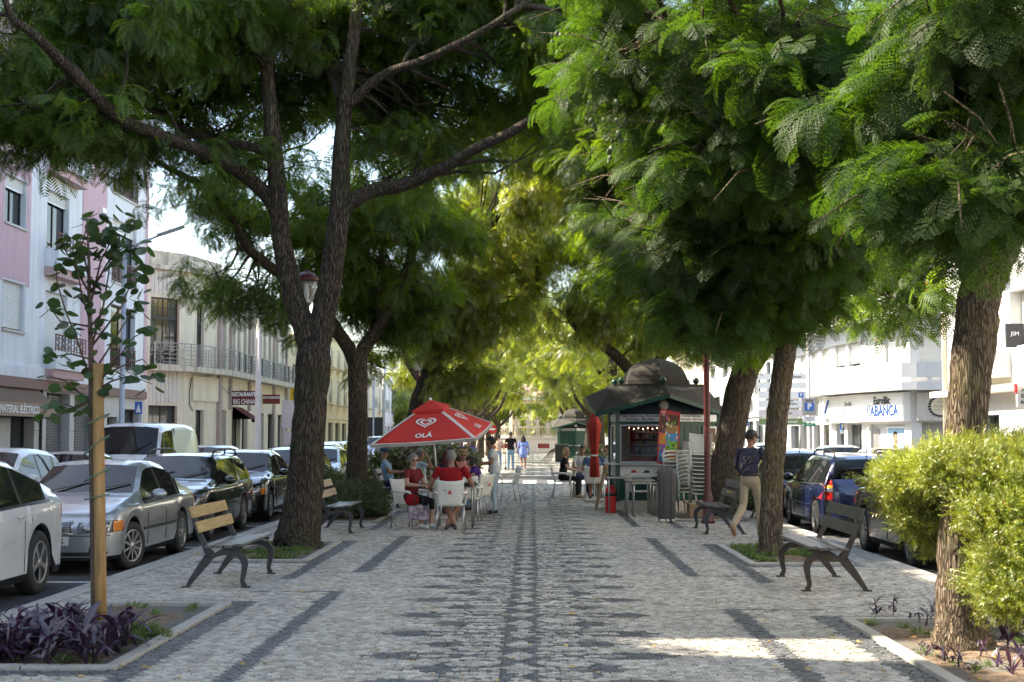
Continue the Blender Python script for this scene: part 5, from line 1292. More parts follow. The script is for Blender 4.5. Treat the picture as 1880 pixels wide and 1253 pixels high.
# purple leaved plants
mb = MB(); lf = []
for k in range(3):
    b = MB(); n = 6; cv = .35+.25*k; pp = []
    for i in range(n+1):
        t = i/n; w = .5*math.sin(PI*min(1, .10+.9*t))**.8*(1-.15*t) if t < 1 else 0; x = t*1.0; z = .75*t-cv*t*t*1.1
        pp.append((x, w*.20, z+.03*w)); pp.append((x, 0, z-.02*(1-t))); pp.append((x, -w*.20, z+.03*w))
    b.add(pp, [(3*i, 3*i+1, 3*i+4, 3*i+3) for i in range(n)]+[(3*i+1, 3*i+2, 3*i+5, 3*i+4) for i in range(n)], M['purple'], True)
    o = b.build('leaf', M['purple']); COL.objects.unlink(o); lf.append(o.data)
stemm = MB(); stemm.tube([(0,0,0),(.01,.01,.07),(.0,.02,.14)], [.008,.007,.005], 5, M['purple']); so = stemm.build('stem', M['purple']); COL.objects.unlink(so)
def purple(x, y, z, nl, s, label, grp):
    t = thing('purple_plant', label, 'plant', (x, y, z), rt.uniform(0, 6), grp)
    a = bpy.data.objects.new('stem', so.data); COL.objects.link(a); a.parent = t; a.scale = (s*7,)*3
    for k in range(nl):
        o = bpy.data.objects.new('leaf', lf[k % 3]); COL.objects.link(o); o.parent = t
        L = s*rt.uniform(.7, 1.2); o.scale = (L, L, L*rt.uniform(.7, 1.5)); o.location = (rt.uniform(-.04,.04), rt.uniform(-.04,.04), rt.uniform(.0, .12)*s*6)
        o.rotation_euler = (rt.uniform(-.2,.2), rt.uniform(-.5,.15), k*2.4+rt.uniform(-.4,.4))
for k in range(62):
    x = rt.uniform(-4.15, -3.15); y = rt.uniform(10.25, 11.9)
    if x > -3.9+ (11.7-y)*.35+.25 and y > 11.3: continue
    purple(x, y, 0, 9, rt.uniform(.19, .30), 'purple leaved ground plant at the foot of the staked young tree', 'purple plants in the near left bed')
for (px, py, n, s) in [(1610,1128,9,.15),(1640,1130,7,.10),(1700,1150,8,.15),(1712,1125,8,.13),(1735,1215,9,.14),(1760,1225,8,.13),(1700,1205,8,.10),(1850,1190,9,.17),(1870,1160,9,.17),(1800,1205,8,.12),(1830,1225,8,.14),(1880,1225,9,.17),(1690,1195,6,.08),(1855,1120,9,.16),(1830,1135,9,.15),(1790,1235,7,.10),(1640,1115,7,.12),(1860,1240,8,.14),(1672,1140,7,.09)]:
    d = CAMR @ Vector(((px-940)/F_PX, -(py-626.5)/F_PX, -1)); tt = -CAM_H/d.z
    purple(d.x*tt, d.y*tt, 0, n, s, 'purple leaved plant in the leaf strewn bed below the near right tree', 'purple plants in the near right bed')
# grass and weeds in the beds
gp = []
for (s, y0), dens in {(-1, 10.15): 60, (-1, 18.8): 340, (1, 8.2): 60, (1, 18.4): 420, (-1, 35.9): 100}.items():
    yy = [b for b in BEDS if b[0] == s and b[1] == y0][0]
    for k in range(dens):
        y = rt.uniform(yy[1]+.25, yy[2]-.25); a = rt.uniform(BA+.2, BB-.2); x = OX+s*a
        if math.sin(x*5)+math.sin(y*4+x) < -.3: continue
        gp.append((x, y, .0))
for k in range(90): gp.append((-3.3+rt.gauss(0,.12), 11.75+rt.gauss(0,.22), .01))
g = scatter('grass', None, gp, SRC['grass'], .7, 1.6, .2); tag(g, 'short weeds and grass growing in the tree beds', 'grass')
# ---------------------------------------------------------------- cars
CAR_SHAPES = {
 # top profile (t rear->front, z/H); roof: t where backlight/windshield start and end
 'sedan': dict(top=[(0,.56),(.015,.66),(.12,.70),(.155,.715),(.19,.75),(.31,.955),(.42,1),(.52,.99),(.575,.955),(.715,.70),(.76,.675),(.9,.61),(.97,.53),(1,.42)], g=(.165,.31,.575,.715), belt=(.64,.60), tum=.20),
 'wagon': dict(top=[(0,.50),(.01,.64),(.03,.72),(.07,.93),(.12,.975),(.3,1),(.48,1),(.56,.965),(.715,.70),(.76,.67),(.9,.60),(.97,.53),(1,.42)], g=(.025,.075,.56,.715), belt=(.645,.60), tum=.18),
 'hatch': dict(top=[(0,.45),(.01,.60),(.04,.68),(.13,.93),(.2,.97),(.34,1),(.48,1),(.57,.955),(.74,.69),(.79,.66),(.92,.58),(.975,.50),(1,.40)], g=(.05,.14,.57,.74), belt=(.63,.585), tum=.19),
 'suv': dict(top=[(0,.48),(.01,.60),(.05,.68),(.14,.92),(.2,.965),(.36,1),(.48,.995),(.57,.955),(.73,.70),(.78,.675),(.92,.61),(.975,.53),(1,.42)], g=(.055,.14,.57,.73), belt=(.645,.61), tum=.19),
 'coupe_suv': dict(top=[(0,.50),(.01,.60),(.03,.66),(.06,.685),(.16,.80),(.3,.93),(.44,.99),(.52,1),(.62,.955),(.80,.70),(.84,.66),(.93,.57),(.98,.48),(1,.40)], g=(.065,.30,.62,.80), belt=(.655,.585), tum=.21),
 'van': dict(top=[(0,.40),(.005,.60),(.012,.93),(.03,.975),(.2,1),(.6,1),(.72,.985),(.77,.95),(.865,.62),(.89,.57),(.96,.49),(.985,.42),(1,.34)], g=(.008,.015,.77,.865), belt=(.56,.52), tum=.12),
}
def car(label, x, y, face, L, W, H, wb, rw, shape, pm, overhang_f=.84, spokes=5, cat='car', rails=False, antenna=False, plate='', front='std', steer=0, side_win=None, name='parked_car', rimm=None, group=None, z=RZ):
    """face: -1 nose towards the camera, +1 nose away; x, y of the car's centre"""
    sh = CAR_SHAPES[shape]; t = thing(name, label, cat, (x, y, z), -PI/2 if face < 0 else PI/2, group)
    w = W/2; xf = L/2; xr = -L/2; wf = xf-overhang_f; wr_ = wf-wb; zc = .19
    tx, tz = zip(*sh['top']); ga, gb, gc, gd = [xr+L*q for q in sh['g']]
    def ztop(X): return float(np.interp((X-xr)/L, tx, tz))*H
    def zbelt(X): return float(np.interp((X-xr)/L, (0,1), sh['belt']))*H
    Ra = rw+.055
    sts = set(np.linspace(xr+.28, xf-.30, 26).tolist())|{ga,gb,gc,gd}
    for c in (wf, wr_):
        for k in range(-6, 7): sts.add(c+Ra*math.sin(k*PI/12))
        sts = {q for q in sts if not (abs(q-c) < Ra and min(abs(q-(c+Ra*math.sin(k*PI/12))) for k in range(-6,7)) > 1e-6 and min(abs(q-g) for g in (ga,gb,gc,gd)) > 1e-6)}
    pil = []
    if shape == 'van': doors = [gc-.10, gc-1.05]
    elif L < 4.15: doors = [gc-.62, gc-1.5]
    else: doors = [gc-.55, gc-1.42]
    for d in doors: 
        for e in (-.035, .035): sts.add(d+e)
    sts = sorted(sts); cl = [sts[0]]
    for q in sts[1:]:
        if q-cl[-1] > .012: cl.append(q)
    sts = cl
    rings = []
    for th in (90, 78, 66, 52, 38, 22): rings.append((xr+.28-.28*math.sin(math.radians(th)), max(.02, math.cos(math.radians(th)))**.30 if th < 90 else 0.02))
    body0 = len(rings)
    for q in sts: rings.append((q, 1.0))
    for th in (18, 34, 48, 60, 72, 82, 90): rings.append((xf-.34+.34*math.sin(math.radians(th)), max(.02, math.cos(math.radians(th)))**.36 if th < 90 else .02))
    NP = 10; V = []; info = []
    for X, sc in rings:
        u = (X-xr)/L; zt = ztop(X); zb = min(zbelt(X), zt-.035); zl = zc
        for c in (wf, wr_):
            d = abs(X-c)
            if d < Ra+1e-6 and sc == 1: zl = max(zl, rw+math.sqrt(max(0, Ra*Ra-d*d)))
        ww = w*(1-.035*abs(2*u-1)**3)*sc
        gh = max(0, (zt-zb)/(H-zb)); tum = sh['tum']*gh
        wr2 = (ww*.955-tum) if gh > .12 else ww*(.955-.06*min(1, gh/.12))
        f = [0,.10,.45,.86,.95,1]; zz = [zl+q*(zb-zl) for q in f]
        wd = [.955,.99,1.0,.992,.975,.94]
        sec = [(ww*a, b) for a, b in zip(wd, zz)]
        rise = zt-zb
        sec.append((max(wr2, 0), zb+rise*.80 if gh > .12 else zb+rise*.55)); sec.append((max(wr2*.90, 0), zb+rise*.95)); sec.append((wr2*.55, zt-.004)); sec.append((0, zt+.006))
        V.append(sec); info.append((X, sc, zb, zt, gh))
    nr = len(rings); verts = []; 
    for (X, sc), sec in zip(rings, V):
        for yy, zz in sec: verts.append((X, yy, zz))
        for yy, zz in sec[:-1]: verts.append((X, -yy, zz))
    NV = 2*NP-1
    def vi(r, i, s): return r*NV+(i if s > 0 or i == NP-1 else NP+i)
    paintf, glassf, wsf, rwf, blackf = [], [], [], [], []
    for r in range(nr-1):
        X0, X1 = rings[r][0], rings[r+1][0]; xm = (X0+X1)/2; g0 = min(info[r][4], info[r+1][4]); g1 = max(info[r][4], info[r+1][4])
        for i in range(NP-1):
            for s in (-1, 1):
                q = [vi(r,i,s), vi(r+1,i,s), vi(r+1,i+1,s), vi(r,i+1,s)]
                if s > 0: q = q[::-1]
                if i == 5:
                    inwin = ga+.12 < xm < gd-.10 if shape != 'van' else doors[1]+.0 < xm < gd-.12
                    if shape in ('sedan',): inwin = ga+.28 < xm < gd-.10
                    if shape == 'coupe_suv': inwin = ga+.42 < xm < gd-.12
                    if inwin and g1 > .10:
                        if any(abs(xm-d) < .036 for d in doors): blackf.append(q)
                        else: glassf.append(q)
                    else: paintf.append(q)
                elif i >= 7 and gc < xm < gd: wsf.append(q)
                elif i >= 7 and ga < xm < gb and shape != 'van': rwf.append(q)
                elif i == 6 and gc < xm < gd: (blackf if i == 99 else paintf).append(q)
                elif i == 0: blackf.append(q)
                else: paintf.append(q)
    def part(name, faces, m, par=None, smooth=True):
        if not faces: return None
        used = sorted({i for f in faces for i in f}); mp = {a: b for b, a in enumerate(used)}
        mb = MB(); mb.add([verts[i] for i in used], [tuple(mp[i] for i in f) for f in faces], m, smooth); o = mb.build(name, m, par or t); return o
    body = part('body', paintf, pm); 
    part('window', [f for f in glassf if verts[f[0]][1] > 0], M['cglass'], body); part('window', [f for f in glassf if verts[f[0]][1] < 0], M['cglass'], body)
    part('windscreen', wsf, M['cglass'], body); part('rear_window', rwf, M['cglass'], body)
    part('sill_trim', blackf, M['trim_black'], body)
    # dark interior, seats and underbody
    mb = MB(); mb.b2((xr+.25, -w*.80, .20), (xf-.2, w*.80, .46), M['trim_black']); mb.b2((wr_+Ra, -w*.9, .18), (wf-Ra, w*.9, .5), M['trim_black'])
    mb.b2((xr+.35, -w*.78, .45), (gd-.1, w*.78, zbelt(0)-.12), M['trim_black'])
    if shape == 'van': mb.b2((doors[1]-.15, -w*.85, .5), (doors[1]-.10, w*.85, H*.93), M['trim_black'])
    mb.build('underbody', M['trim_black'], t)
    mb = MB()
    for sx in ((gc-.55, gc-1.45) if shape != 'van' else (gc-.5,)):
        for sy in (-.36, .36):
            b0 = zbelt(0)-.30; mb.box((sx, sy, b0+.28), (.16, .44, .55), M['greyfab']); mb.box((sx-.02, sy, b0+.66), (.10, .24, .17), M['greyfab'])
    mb.tube([(gc+.05+.17*0, -.36+ (.17*math.cos(a*PI/6)), zbelt(0)+.02+.17*math.sin(a*PI/6)) for a in range(13)], .014, 5, M['trim_black'])
    mb.build('seats', M['greyfab'], t)
    # patches laid on the body
    me = body.data; bm = bmesh.new(); bm.from_mesh(me); 
    bvs = BVHTree.FromPolygons([Vector(v) for v in verts], paintf+glassf+wsf+rwf+blackf)
    bm.free()
    def patch(name, poly, axis, m, off=.006, par=None, n=8, thick=.0):
        """poly in (y,z) for axis 'f'/'r', in (x,z) for 's+'/'s-'; laid on the surface"""
        us = [p[0] for p in poly]; vs = [p[1] for p in poly]; k = len(poly)
        # grid by bilinear on a quad polygon, or a fan
        def hit(u, v):
            if axis == 'f': o_, d_ = Vector((xf+1, u+.003, v)), Vector((-1,0,0))
            elif axis == 'r': o_, d_ = Vector((xr-1, u+.003, v)), Vector((1,0,0))
            elif axis == 's+': o_, d_ = Vector((u, w+1, v)), Vector((0,-1,0))
            else: o_, d_ = Vector((u, -w-1, v)), Vector((0,1,0))
            h = bvs.ray_cast(o_, d_)
            if h[0] is None: return None
            return h[0]-d_*off
        pts = []
        if k == 4:
            for j in range(n+1):
                for i in range(n+1):
                    a, b = i/n, j/n
                    u = (poly[0][0]*(1-a)+poly[1][0]*a)*(1-b)+(poly[3][0]*(1-a)+poly[2][0]*a)*b
                    v = (poly[0][1]*(1-a)+poly[1][1]*a)*(1-b)+(poly[3][1]*(1-a)+poly[2][1]*a)*b
                    pts.append(hit(u, v))
            fs = [(j*(n+1)+i, j*(n+1)+i+1, (j+1)*(n+1)+i+1, (j+1)*(n+1)+i) for j in range(n) for i in range(n)]
            fs = [f for f in fs if all(pts[q] is not None for q in f)]
            pts = [p if p is not None else Vector((0,0,0)) for p in pts]
        else:
            cu, cv = sum(us)/k, sum(vs)/k; pts = [hit(cu, cv)]+[hit(cu+(p[0]-cu)*.5, cv+(p[1]-cv)*.5) for p in poly]+[hit(*p) for p in poly]
            fs = [(0, i+1, (i+1) % k+1) for i in range(k)]+[(i+1, k+i+1, k+(i+1) % k+1, (i+1) % k+1) for i in range(k)]
            fs = [f for f in fs if all(pts[q] is not None for q in f)]; pts = [p if p is not None else Vector((0,0,0)) for p in pts]
        if not fs: return None
        mb = MB(); mb.add(pts, fs, m, True); o = mb.build(name, m, par or t)
        sd = o.modifiers.new('s', 'SOLIDIFY'); sd.thickness = .008; sd.offset = 0
        return o
    hb = ztop(xf-.25)
    zh0, zh1 = H*.37, H*.465
    if shape == 'van': zh0, zh1 = H*.34, H*.42
    for s in (-1, 1):
        # headlamps
        if front == 'merc': pl = [(s*w*.50, zh0-.01), (s*w*.88, zh0+.05), (s*w*.95, zh1+.05), (s*w*.56, zh1-.02)]
        elif front == 'suv': pl = [(s*w*.52, zh0+.03), (s*w*.93, zh0+.05), (s*w*.95, zh1+.06), (s*w*.5, zh1)]
        else: pl = [(s*w*.42, zh0), (s*w*.90, zh0+.01), (s*w*.93, zh1+.03), (s*w*.42, zh1+.0)]
        hl = patch('headlight', pl, 'f', M['lens'], .010)
        if hl:
            cy_, cz_ = sum(p[0] for p in pl)/4, sum(p[1] for p in pl)/4
            for q in (-.42, .40): patch('reflector', [(cy_+q*abs(pl[1][0]-pl[0][0])*.5+.075*math.cos(a*PI/4), cz_+q*s*.03+.048*math.sin(a*PI/4)) for a in range(8)], 'f', M['rim'], .018, hl)
        if front in ('std', 'old'): patch('indicator', [(s*w*.90, zh0+.02), (s*w*.975, zh0+.02), (s*w*.975, zh1+.02), (s*w*.90, zh1+.02)], 'f', M['amber'], .016)
        patch('fog_lamp', [(s*w*.58, H*.20), (s*w*.82, H*.20), (s*w*.80, H*.26), (s*w*.60, H*.26)], 'f', M['trim_black'], .006)
        # tail lamps
        if shape == 'wagon': tl = [(s*w*.80, H*.44), (s*w*.985, H*.44), (s*w*.93, H*.70), (s*w*.80, H*.68)]
        elif shape == 'van': tl = [(s*w*.86, H*.35), (s*w*.97, H*.35), (s*w*.97, H*.58), (s*w*.86, H*.58)]
        elif shape in ('hatch', 'suv'): tl = [(s*w*.70, H*.50), (s*w*.98, H*.49), (s*w*.94, H*.63), (s*w*.74, H*.62)]
        else: tl = [(s*w*.55, H*.50), (s*w*.97, H*.50), (s*w*.95, H*.61), (s*w*.58, H*.61)]
        a = patch('tail_light', tl, 'r', M['taillight'], .010)
        if a and shape in ('wagon', 'hatch'):
            z_ = [H*.545, H*.59] if shape == 'wagon' else [H*.545, H*.57]
            patch('reversing_light', [(s*w*.80, z_[0]), (s*w*.96, z_[0]), (s*w*.955, z_[1]), (s*w*.80, z_[1])], 'r', M['lens'], .020, a)
            patch('indicator', [(s*w*.80, z_[1]), (s*w*.95, z_[1]), (s*w*.945, z_[1]+.05), (s*w*.80, z_[1]+.05)], 'r', M['amber'], .020, a)
        ax = 's+' if s > 0 else 's-'
        # door seams, handles, rub strip
        for d in [gd-.22]+doors+([wr_+.30] if shape != 'van' else []):
            zl_ = .30
            patch('door_seam', [(d-.004, zl_), (d+.004, zl_), (d+.004, zbelt(d)-.02), (d-.004, zbelt(d)-.02)], ax, M['trim_black'], .002, body, 4)
        for d in doors: patch('handle', [(d+.08, zbelt(d)-.15), (d+.24, zbelt(d)-.145), (d+.24, zbelt(d)-.115), (d+.08, zbelt(d)-.12)], ax, pm if front != 'merc' else M['chrome'], .022, body, 3)
        patch('belt_line', [(ga+.3, zbelt(ga+.3)+.002), (gd-.12, zbelt(gd-.12)-.004), (gd-.12, zbelt(gd-.12)-.026), (ga+.3, zbelt(ga+.3)-.02)], ax, M['trim_black'], .004, body, 14)
        if front in ('std', 'old', 'merc'): patch('rub_strip', [(wr_+Ra+.05, .50), (wf-Ra-.05, .50), (wf-Ra-.05, .535), (wr_+Ra+.05, .535)], ax, pm if front != 'old' else M['trim_black'], .010, body, 12)
        # mirror
        mx = gd-.28 if shape != 'van' else gd-.2; mz = zbelt(mx)+.08
        mb = MB(); mb.ell((mx, s*(w+.12), mz+.01), (.085, .115, .075 if shape != 'van' else .13), pm if front not in ('van',) else M['trim_black'], 12, 8); mb.beam((mx, s*(w-.05), mz-.05), (mx, s*(w+.06), mz-.03), .06, .03, M['trim_black'])
        mb.ell((mx-.05, s*(w+.12), mz+.01), (.04, .09, .055), M['cglass'], 10, 6); mb.build('mirror', pm, t)
    # grille, bumper, plates
    if front == 'old': 
        patch('grille', [(-w*.34, H*.375), (w*.34, H*.375), (w*.30, H*.47), (-w*.30, H*.47)], 'f', M['trim_black'], .012)
        for k in range(6): z_ = H*.382+k*H*.0155; patch('grille_bar', [(-w*.31, z_), (w*.31, z_), (w*.31, z_+.007), (-w*.31, z_+.007)], 'f', M['chrome'], .022, None, 6)
        for a, b, c, d in ((-w*.34, w*.34, H*.468, H*.482), (-w*.37, w*.37, H*.362, H*.376)): patch('grille_frame', [(a, c), (b, c), (b, d), (a, d)], 'f', M['chrome'], .024, None, 6)
        patch('bumper_seam', [(-w*.97, H*.345), (w*.97, H*.345), (w*.97, H*.352), (-w*.97, H*.352)], 'f', M['trim_black'], .004, None, 16)
        patch('air_intake', [(-w*.80, H*.17), (w*.80, H*.17), (w*.85, H*.205), (-w*.85, H*.205)], 'f', M['trim_black'], .006, None, 14)
    elif front == 'merc':
        patch('grille', [(-w*.28, H*.38), (w*.28, H*.38), (w*.36, H*.47), (-w*.36, H*.47)], 'f', M['trim_black'], .012)
        for k in range(4): z_ = H*.39+k*H*.024; patch('grille_bar', [(-w*(.28+.02*k), z_), (w*(.28+.02*k), z_), (w*(.29+.02*k), z_+.014), (-w*(.29+.02*k), z_+.014)], 'f', M['chrome'], .024, None, 6)
        patch('air_intake', [(-w*.5, H*.16), (w*.5, H*.16), (w*.6, H*.25), (-w*.6, H*.25)], 'f', M['trim_black'], .006, None, 10)
    else:
        patch('grille', [(-w*.45, H*.40), (w*.45, H*.40), (w*.47, H*.455), (-w*.47, H*.455)], 'f', M['trim_black'], .010, None, 10)
        if front == 'suv':
            for k in range(2): z_ = H*.412+k*H*.022; patch('grille_bar', [(-w*.44, z_), (w*.44, z_), (w*.44, z_+.012), (-w*.44, z_+.012)], 'f', M['chrome'], .022, None, 8)
        patch('air_intake', [(-w*.5, H*.17), (w*.5, H*.17), (w*.55, H*.27), (-w*.55, H*.27)], 'f', M['trim_black'], .006, None, 10)
    mb = MB(); mb.box((xf+.012, 0, H*.305), (.012, .52, .115), M['plate']); mb.box((xf+.0195, -.24, H*.305), (.003, .04, .11), M['blue_sign'])
    fp = mb.build('number_plate', M['plate'], t, bevel=.003)
    zpl = H*.52 if shape == 'wagon' else H*.36
    h = bvs.ray_cast(Vector((xr-1, 0, zpl)), Vector((1,0,0)))[0]; px_ = (h.x if h else xr)-.014
    mb = MB(); mb.box((px_, 0, zpl), (.012, .52, .115), M['plate']); mb.box((px_-.0075, .24, zpl), (.003, .04, .11), M['blue_sign']); rp_ = mb.build('number_plate', M['plate'], t, bevel=.003)
    if plate: text_mesh(plate, .105, M['ink'], rp_ if face > 0 else fp, frame((px_-.0085 if face > 0 else xf+.0205, 0, zpl if face > 0 else H*.305), (0,-1,0) if face > 0 else (0,1,0)), 'plate_lettering', .001, bold=.002)
    patch('boot_seam', [(-w*.86, H*.46), (w*.86, H*.46), (w*.86, H*.466), (-w*.86, H*.466)], 'r', M['trim_black'], .003, body, 12)
    patch('rear_bumper_trim', [(-w*.9, H*.17), (w*.9, H*.17), (w*.9, H*.24), (-w*.9, H*.24)], 'r', M['trim_black'], .006, body, 12)
    # wipers
    mb = MB()
    for yy in (-.45, .12): mb.beam((gd+.03, yy, ztop(gd)+.015), (gd-.20, yy+.50, ztop(gd-.20)+.012), .02, .012, M['trim_black'])
    mb.build('wiper', M['trim_black'], t)
    # wheels
    for cx in (wf, wr_):
        for s in (-1, 1):
            st = steer if cx == wf else 0
            R = Matrix.Translation((cx, s*(w-.115), rw)) @ Matrix.Rotation(st, 4, 'Z') @ Matrix.Rotation(-s*PI/2, 4, 'X')
            mb = MB(); mb.lathe([(rw*.66,-.10),(rw*.93,-.10),(rw,-.075),(rw,.075),(rw*.93,.10),(rw*.70,.105),(rw*.66,.085),(rw*.66,-.1)], 32, M['tyre'], M=R)
            tw = mb.build('tyre', M['tyre'], None)
            wh = bpy.data.objects.new('wheel', None); COL.objects.link(wh); wh.parent = t; tw.parent = wh
            mb = MB(); rmm = rimm or M['rim']
            mb.lathe([(rw*.67,.095),(rw*.62,.085),(rw*.60,.03),(rw*.2,.02),(.001,.02)], 28, M['rim_dark'], M=R)
            mb.lathe([(rw*.68,.08),(rw*.68,.102),(rw*.62,.104),(rw*.61,.085)], 32, rmm, M=R)
            for k in range(spokes):
                a = 2*PI*k/spokes+.3
                for q in ((-.09, .09) if spokes <= 5 else (0,)):
                    c0 = Vector((math.cos(a)*rw*.12, math.sin(a)*rw*.12, .088)); c1 = Vector((math.cos(a+q)*rw*.64, math.sin(a+q)*rw*.64, .090))
                    mb.beam(R @ c0, R @ c1, .035 if spokes <= 5 else .03, .02, rmm, up=R.to_3x3() @ Vector((0,0,1)))
            mb.lathe([(.0,.104),(rw*.13,.102),(rw*.18,.085)], 16, rmm, M=R)
            o = mb.build('rim', rmm, wh)
    if rails:
        for s in (-1, 1):
            mb = MB(); yr = s*(w-.955*0-.30); z_ = H
            x0, x1 = gb+.1, gc-.05
            pts = [(x0, yr, ztop(x0)-.03), (x0+.12, yr, ztop(x0+.12)+.055), (x0+.5, yr, H+.065), (x1-.5, yr, H+.065), (x1-.12, yr, ztop(x1-.12)+.05), (x1, yr, ztop(x1)-.03)]
            mb.tube(pts, .017, 8, M['trim_black']); mb.tube([((x0+x1)/2, yr, H-.05), ((x0+x1)/2, yr, H+.06)], .016, 6, M['trim_black']); mb.build('roof_rail', M['trim_black'], t)
    if antenna:
        xa = gb+.15 if shape != 'van' else gc-.2
        mb = MB(); mb.tube([(xa, 0, ztop(xa)-.005), (xa-.02, 0, ztop(xa)+.03), (xa-.08, 0, ztop(xa)+.34)], [.018,.006,.004], 6, M['trim_black']); mb.build('antenna', M['trim_black'], t)
    return t
M['greyfab'] = mat('seat_fabric', (.07,.07,.075), .9)
# near row, left of the walk, noses towards the camera
car('white crossover with chrome window line at the left edge', -6.46, 14.62, -1, 4.75, 1.92, 1.62, 2.89, .355, 'coupe_suv', CARP['pearl'], .86, 5, front='suv')
car('silver saloon with orange indicators parked behind the white crossover', -6.14, 18.08+2.25, -1, 4.48, 1.74, 1.43, 2.62, .318, 'sedan', CARP['silver'], .84, 10, front='old', steer=-.30, plate='59-62-TR')
car('black estate car with chrome barred grille and roof rails', -6.35, 23.55+2.3, -1, 4.6, 1.77, 1.46, 2.76, .32, 'wagon', CARP['black'], .82, 5, front='merc', rails=True, plate='32-FA-71')
car('black saloon parked just behind the black estate car', -6.35, 29.1+2.2, -1, 4.5, 1.77, 1.47, 2.65, .32, 'sedan', CARP['black'], .86, 10, front='std')
car('dark green grey car half hidden behind the forked trunk', -6.3, 34.9+2.2, -1, 4.4, 1.76, 1.47, 2.6, .31, 'hatch', CARP['dgreen'], .86, 5, front='std')
car('pale blue compact car coming along the road behind the second trunk', -7.55, 50.5, -1, 4.0, 1.74, 1.52, 2.54, .31, 'hatch', CARP['white'], .80, 5, front='suv', name='car')
car('silver off road car with horizontal grille driving up the left street', -9.3, 87, -1, 4.4, 1.78, 1.75, 2.62, .33, 'suv', CARP['greyc'], .84, 5, front='suv', name='car')
for i, (y, c) in enumerate([(41.0, 'silver'), (62.5, 'white'), (68.2, 'greyc'), (74, 'white'), (80, 'silver')]):
    car(['grey car parked beyond the dark green one by the kerb', 'white car first past the cross street on the left', 'grey car second past the cross street on the left', 'white car third past the cross street on the left', 'silver car fourth past the cross street on the left'][i], -6.3, y+1, -1, 4.1, 1.72, 1.46, 2.5, .31, 'hatch', CARP[c], .8, 5, front='std', group='cars parked along the left kerb')
# far row, left street
car('white hatchback parked by the shop awning', -9.75, 25.6, -1, 4.1, 1.74, 1.55, 2.5, .31, 'hatch', CARP['white'], .8)
car('dark brown saloon in front of the white van', -9.95, 30.6, -1, 4.4, 1.74, 1.44, 2.6, .31, 'sedan', CARP['beige'], .82, front='std').children[0].data.materials[0] = paint('paint_brown', (.07,.045,.04), .3, .3)
car('white panel van facing the viewer on the left street', -9.95, 36.4, -1, 4.9, 1.92, 2.10, 3.0, .33, 'van', CARP['white'], .86, 5, 'van', antenna=True, front='van', name='panel_van')
car('light grey hatchback behind the white van', -9.9, 43.6, -1, 4.2, 1.74, 1.48, 2.55, .31, 'hatch', CARP['silver'], .82)
car('pale blue car parked below the restaurant sign', -9.9, 61.5, -1, 4.2, 1.74, 1.48, 2.55, .31, 'hatch', CARP['blue'], .82)
car('white car parked outside the yellow building', -9.9, 70, -1, 4.2, 1.74, 1.48, 2.55, .31, 'hatch', CARP['white'], .82)
car('black car parked far up the left street', -9.9, 76, -1, 4.2, 1.74, 1.48, 2.55, .31, 'hatch', CARP['black'], .82)
# right street, noses away
car('dark grey crossover half hidden by the bright bush', 5.98, 20.75, 1, 4.45, 1.84, 1.58, 2.68, .335, 'suv', CARP['greyd'], .95, 10, front='suv')
car('navy blue estate car with tall red tail lamps and roof rails', 5.92, 27.05, 1, 4.3, 1.72, 1.45, 2.60, .31, 'wagon', CARP['navy'], .82, 5, front='std', rails=True, antenna=True, plate='71-89-PZ')
car('black hatchback with sunlit roof ahead of the navy estate car', 5.9, 32.9, 1, 4.1, 1.72, 1.48, 2.5, .31, 'hatch', CARP['black'], .82, antenna=True)
car('white hatchback with red tail lamps beyond the walking man', 5.75, 38.9, 1, 4.0, 1.7, 1.47, 2.5, .31, 'hatch', CARP['white'], .82)
car('dark blue car parked beyond the white hatchback', 5.9, 45.1, 1, 4.3, 1.72, 1.45, 2.5, .31, 'sedan', CARP['navy'], .82)
for i, (y, c) in enumerate([(62.5, 'white'), (68.2, 'greyc'), (74, 'black')]):
    car(['white car first past the cross street on the right', 'grey car second past the cross street on the right', 'black car third past the cross street on the right'][i], 6.0, y+1, 1, 4.1, 1.72, 1.46, 2.5, .31, 'hatch', CARP[c], .8, 5, group='cars parked along the right kerb')
car('white car parked in front of the stone pier by the bank', 9.9, 46.5, 1, 4.2, 1.74, 1.47, 2.55, .31, 'sedan', CARP['white'], .82)
car('silver car parked beside the direction signs', 9.9, 52.8+8, 1, 4.2, 1.74, 1.47, 2.55, .31, 'hatch', CARP['silver'], .82)
car('pale car behind the near right trunk outside the white building', 9.9, 31.0, 1, 4.4, 1.76, 1.45, 2.6, .31, 'sedan', CARP['silver'], .82)
car('red car parked on the far right kerb', 9.9, 40.5, 1, 4.2, 1.74, 1.43, 2.55, .31, 'hatch', paint('paint_red', (.35,.02,.02), .2, .25), .82)
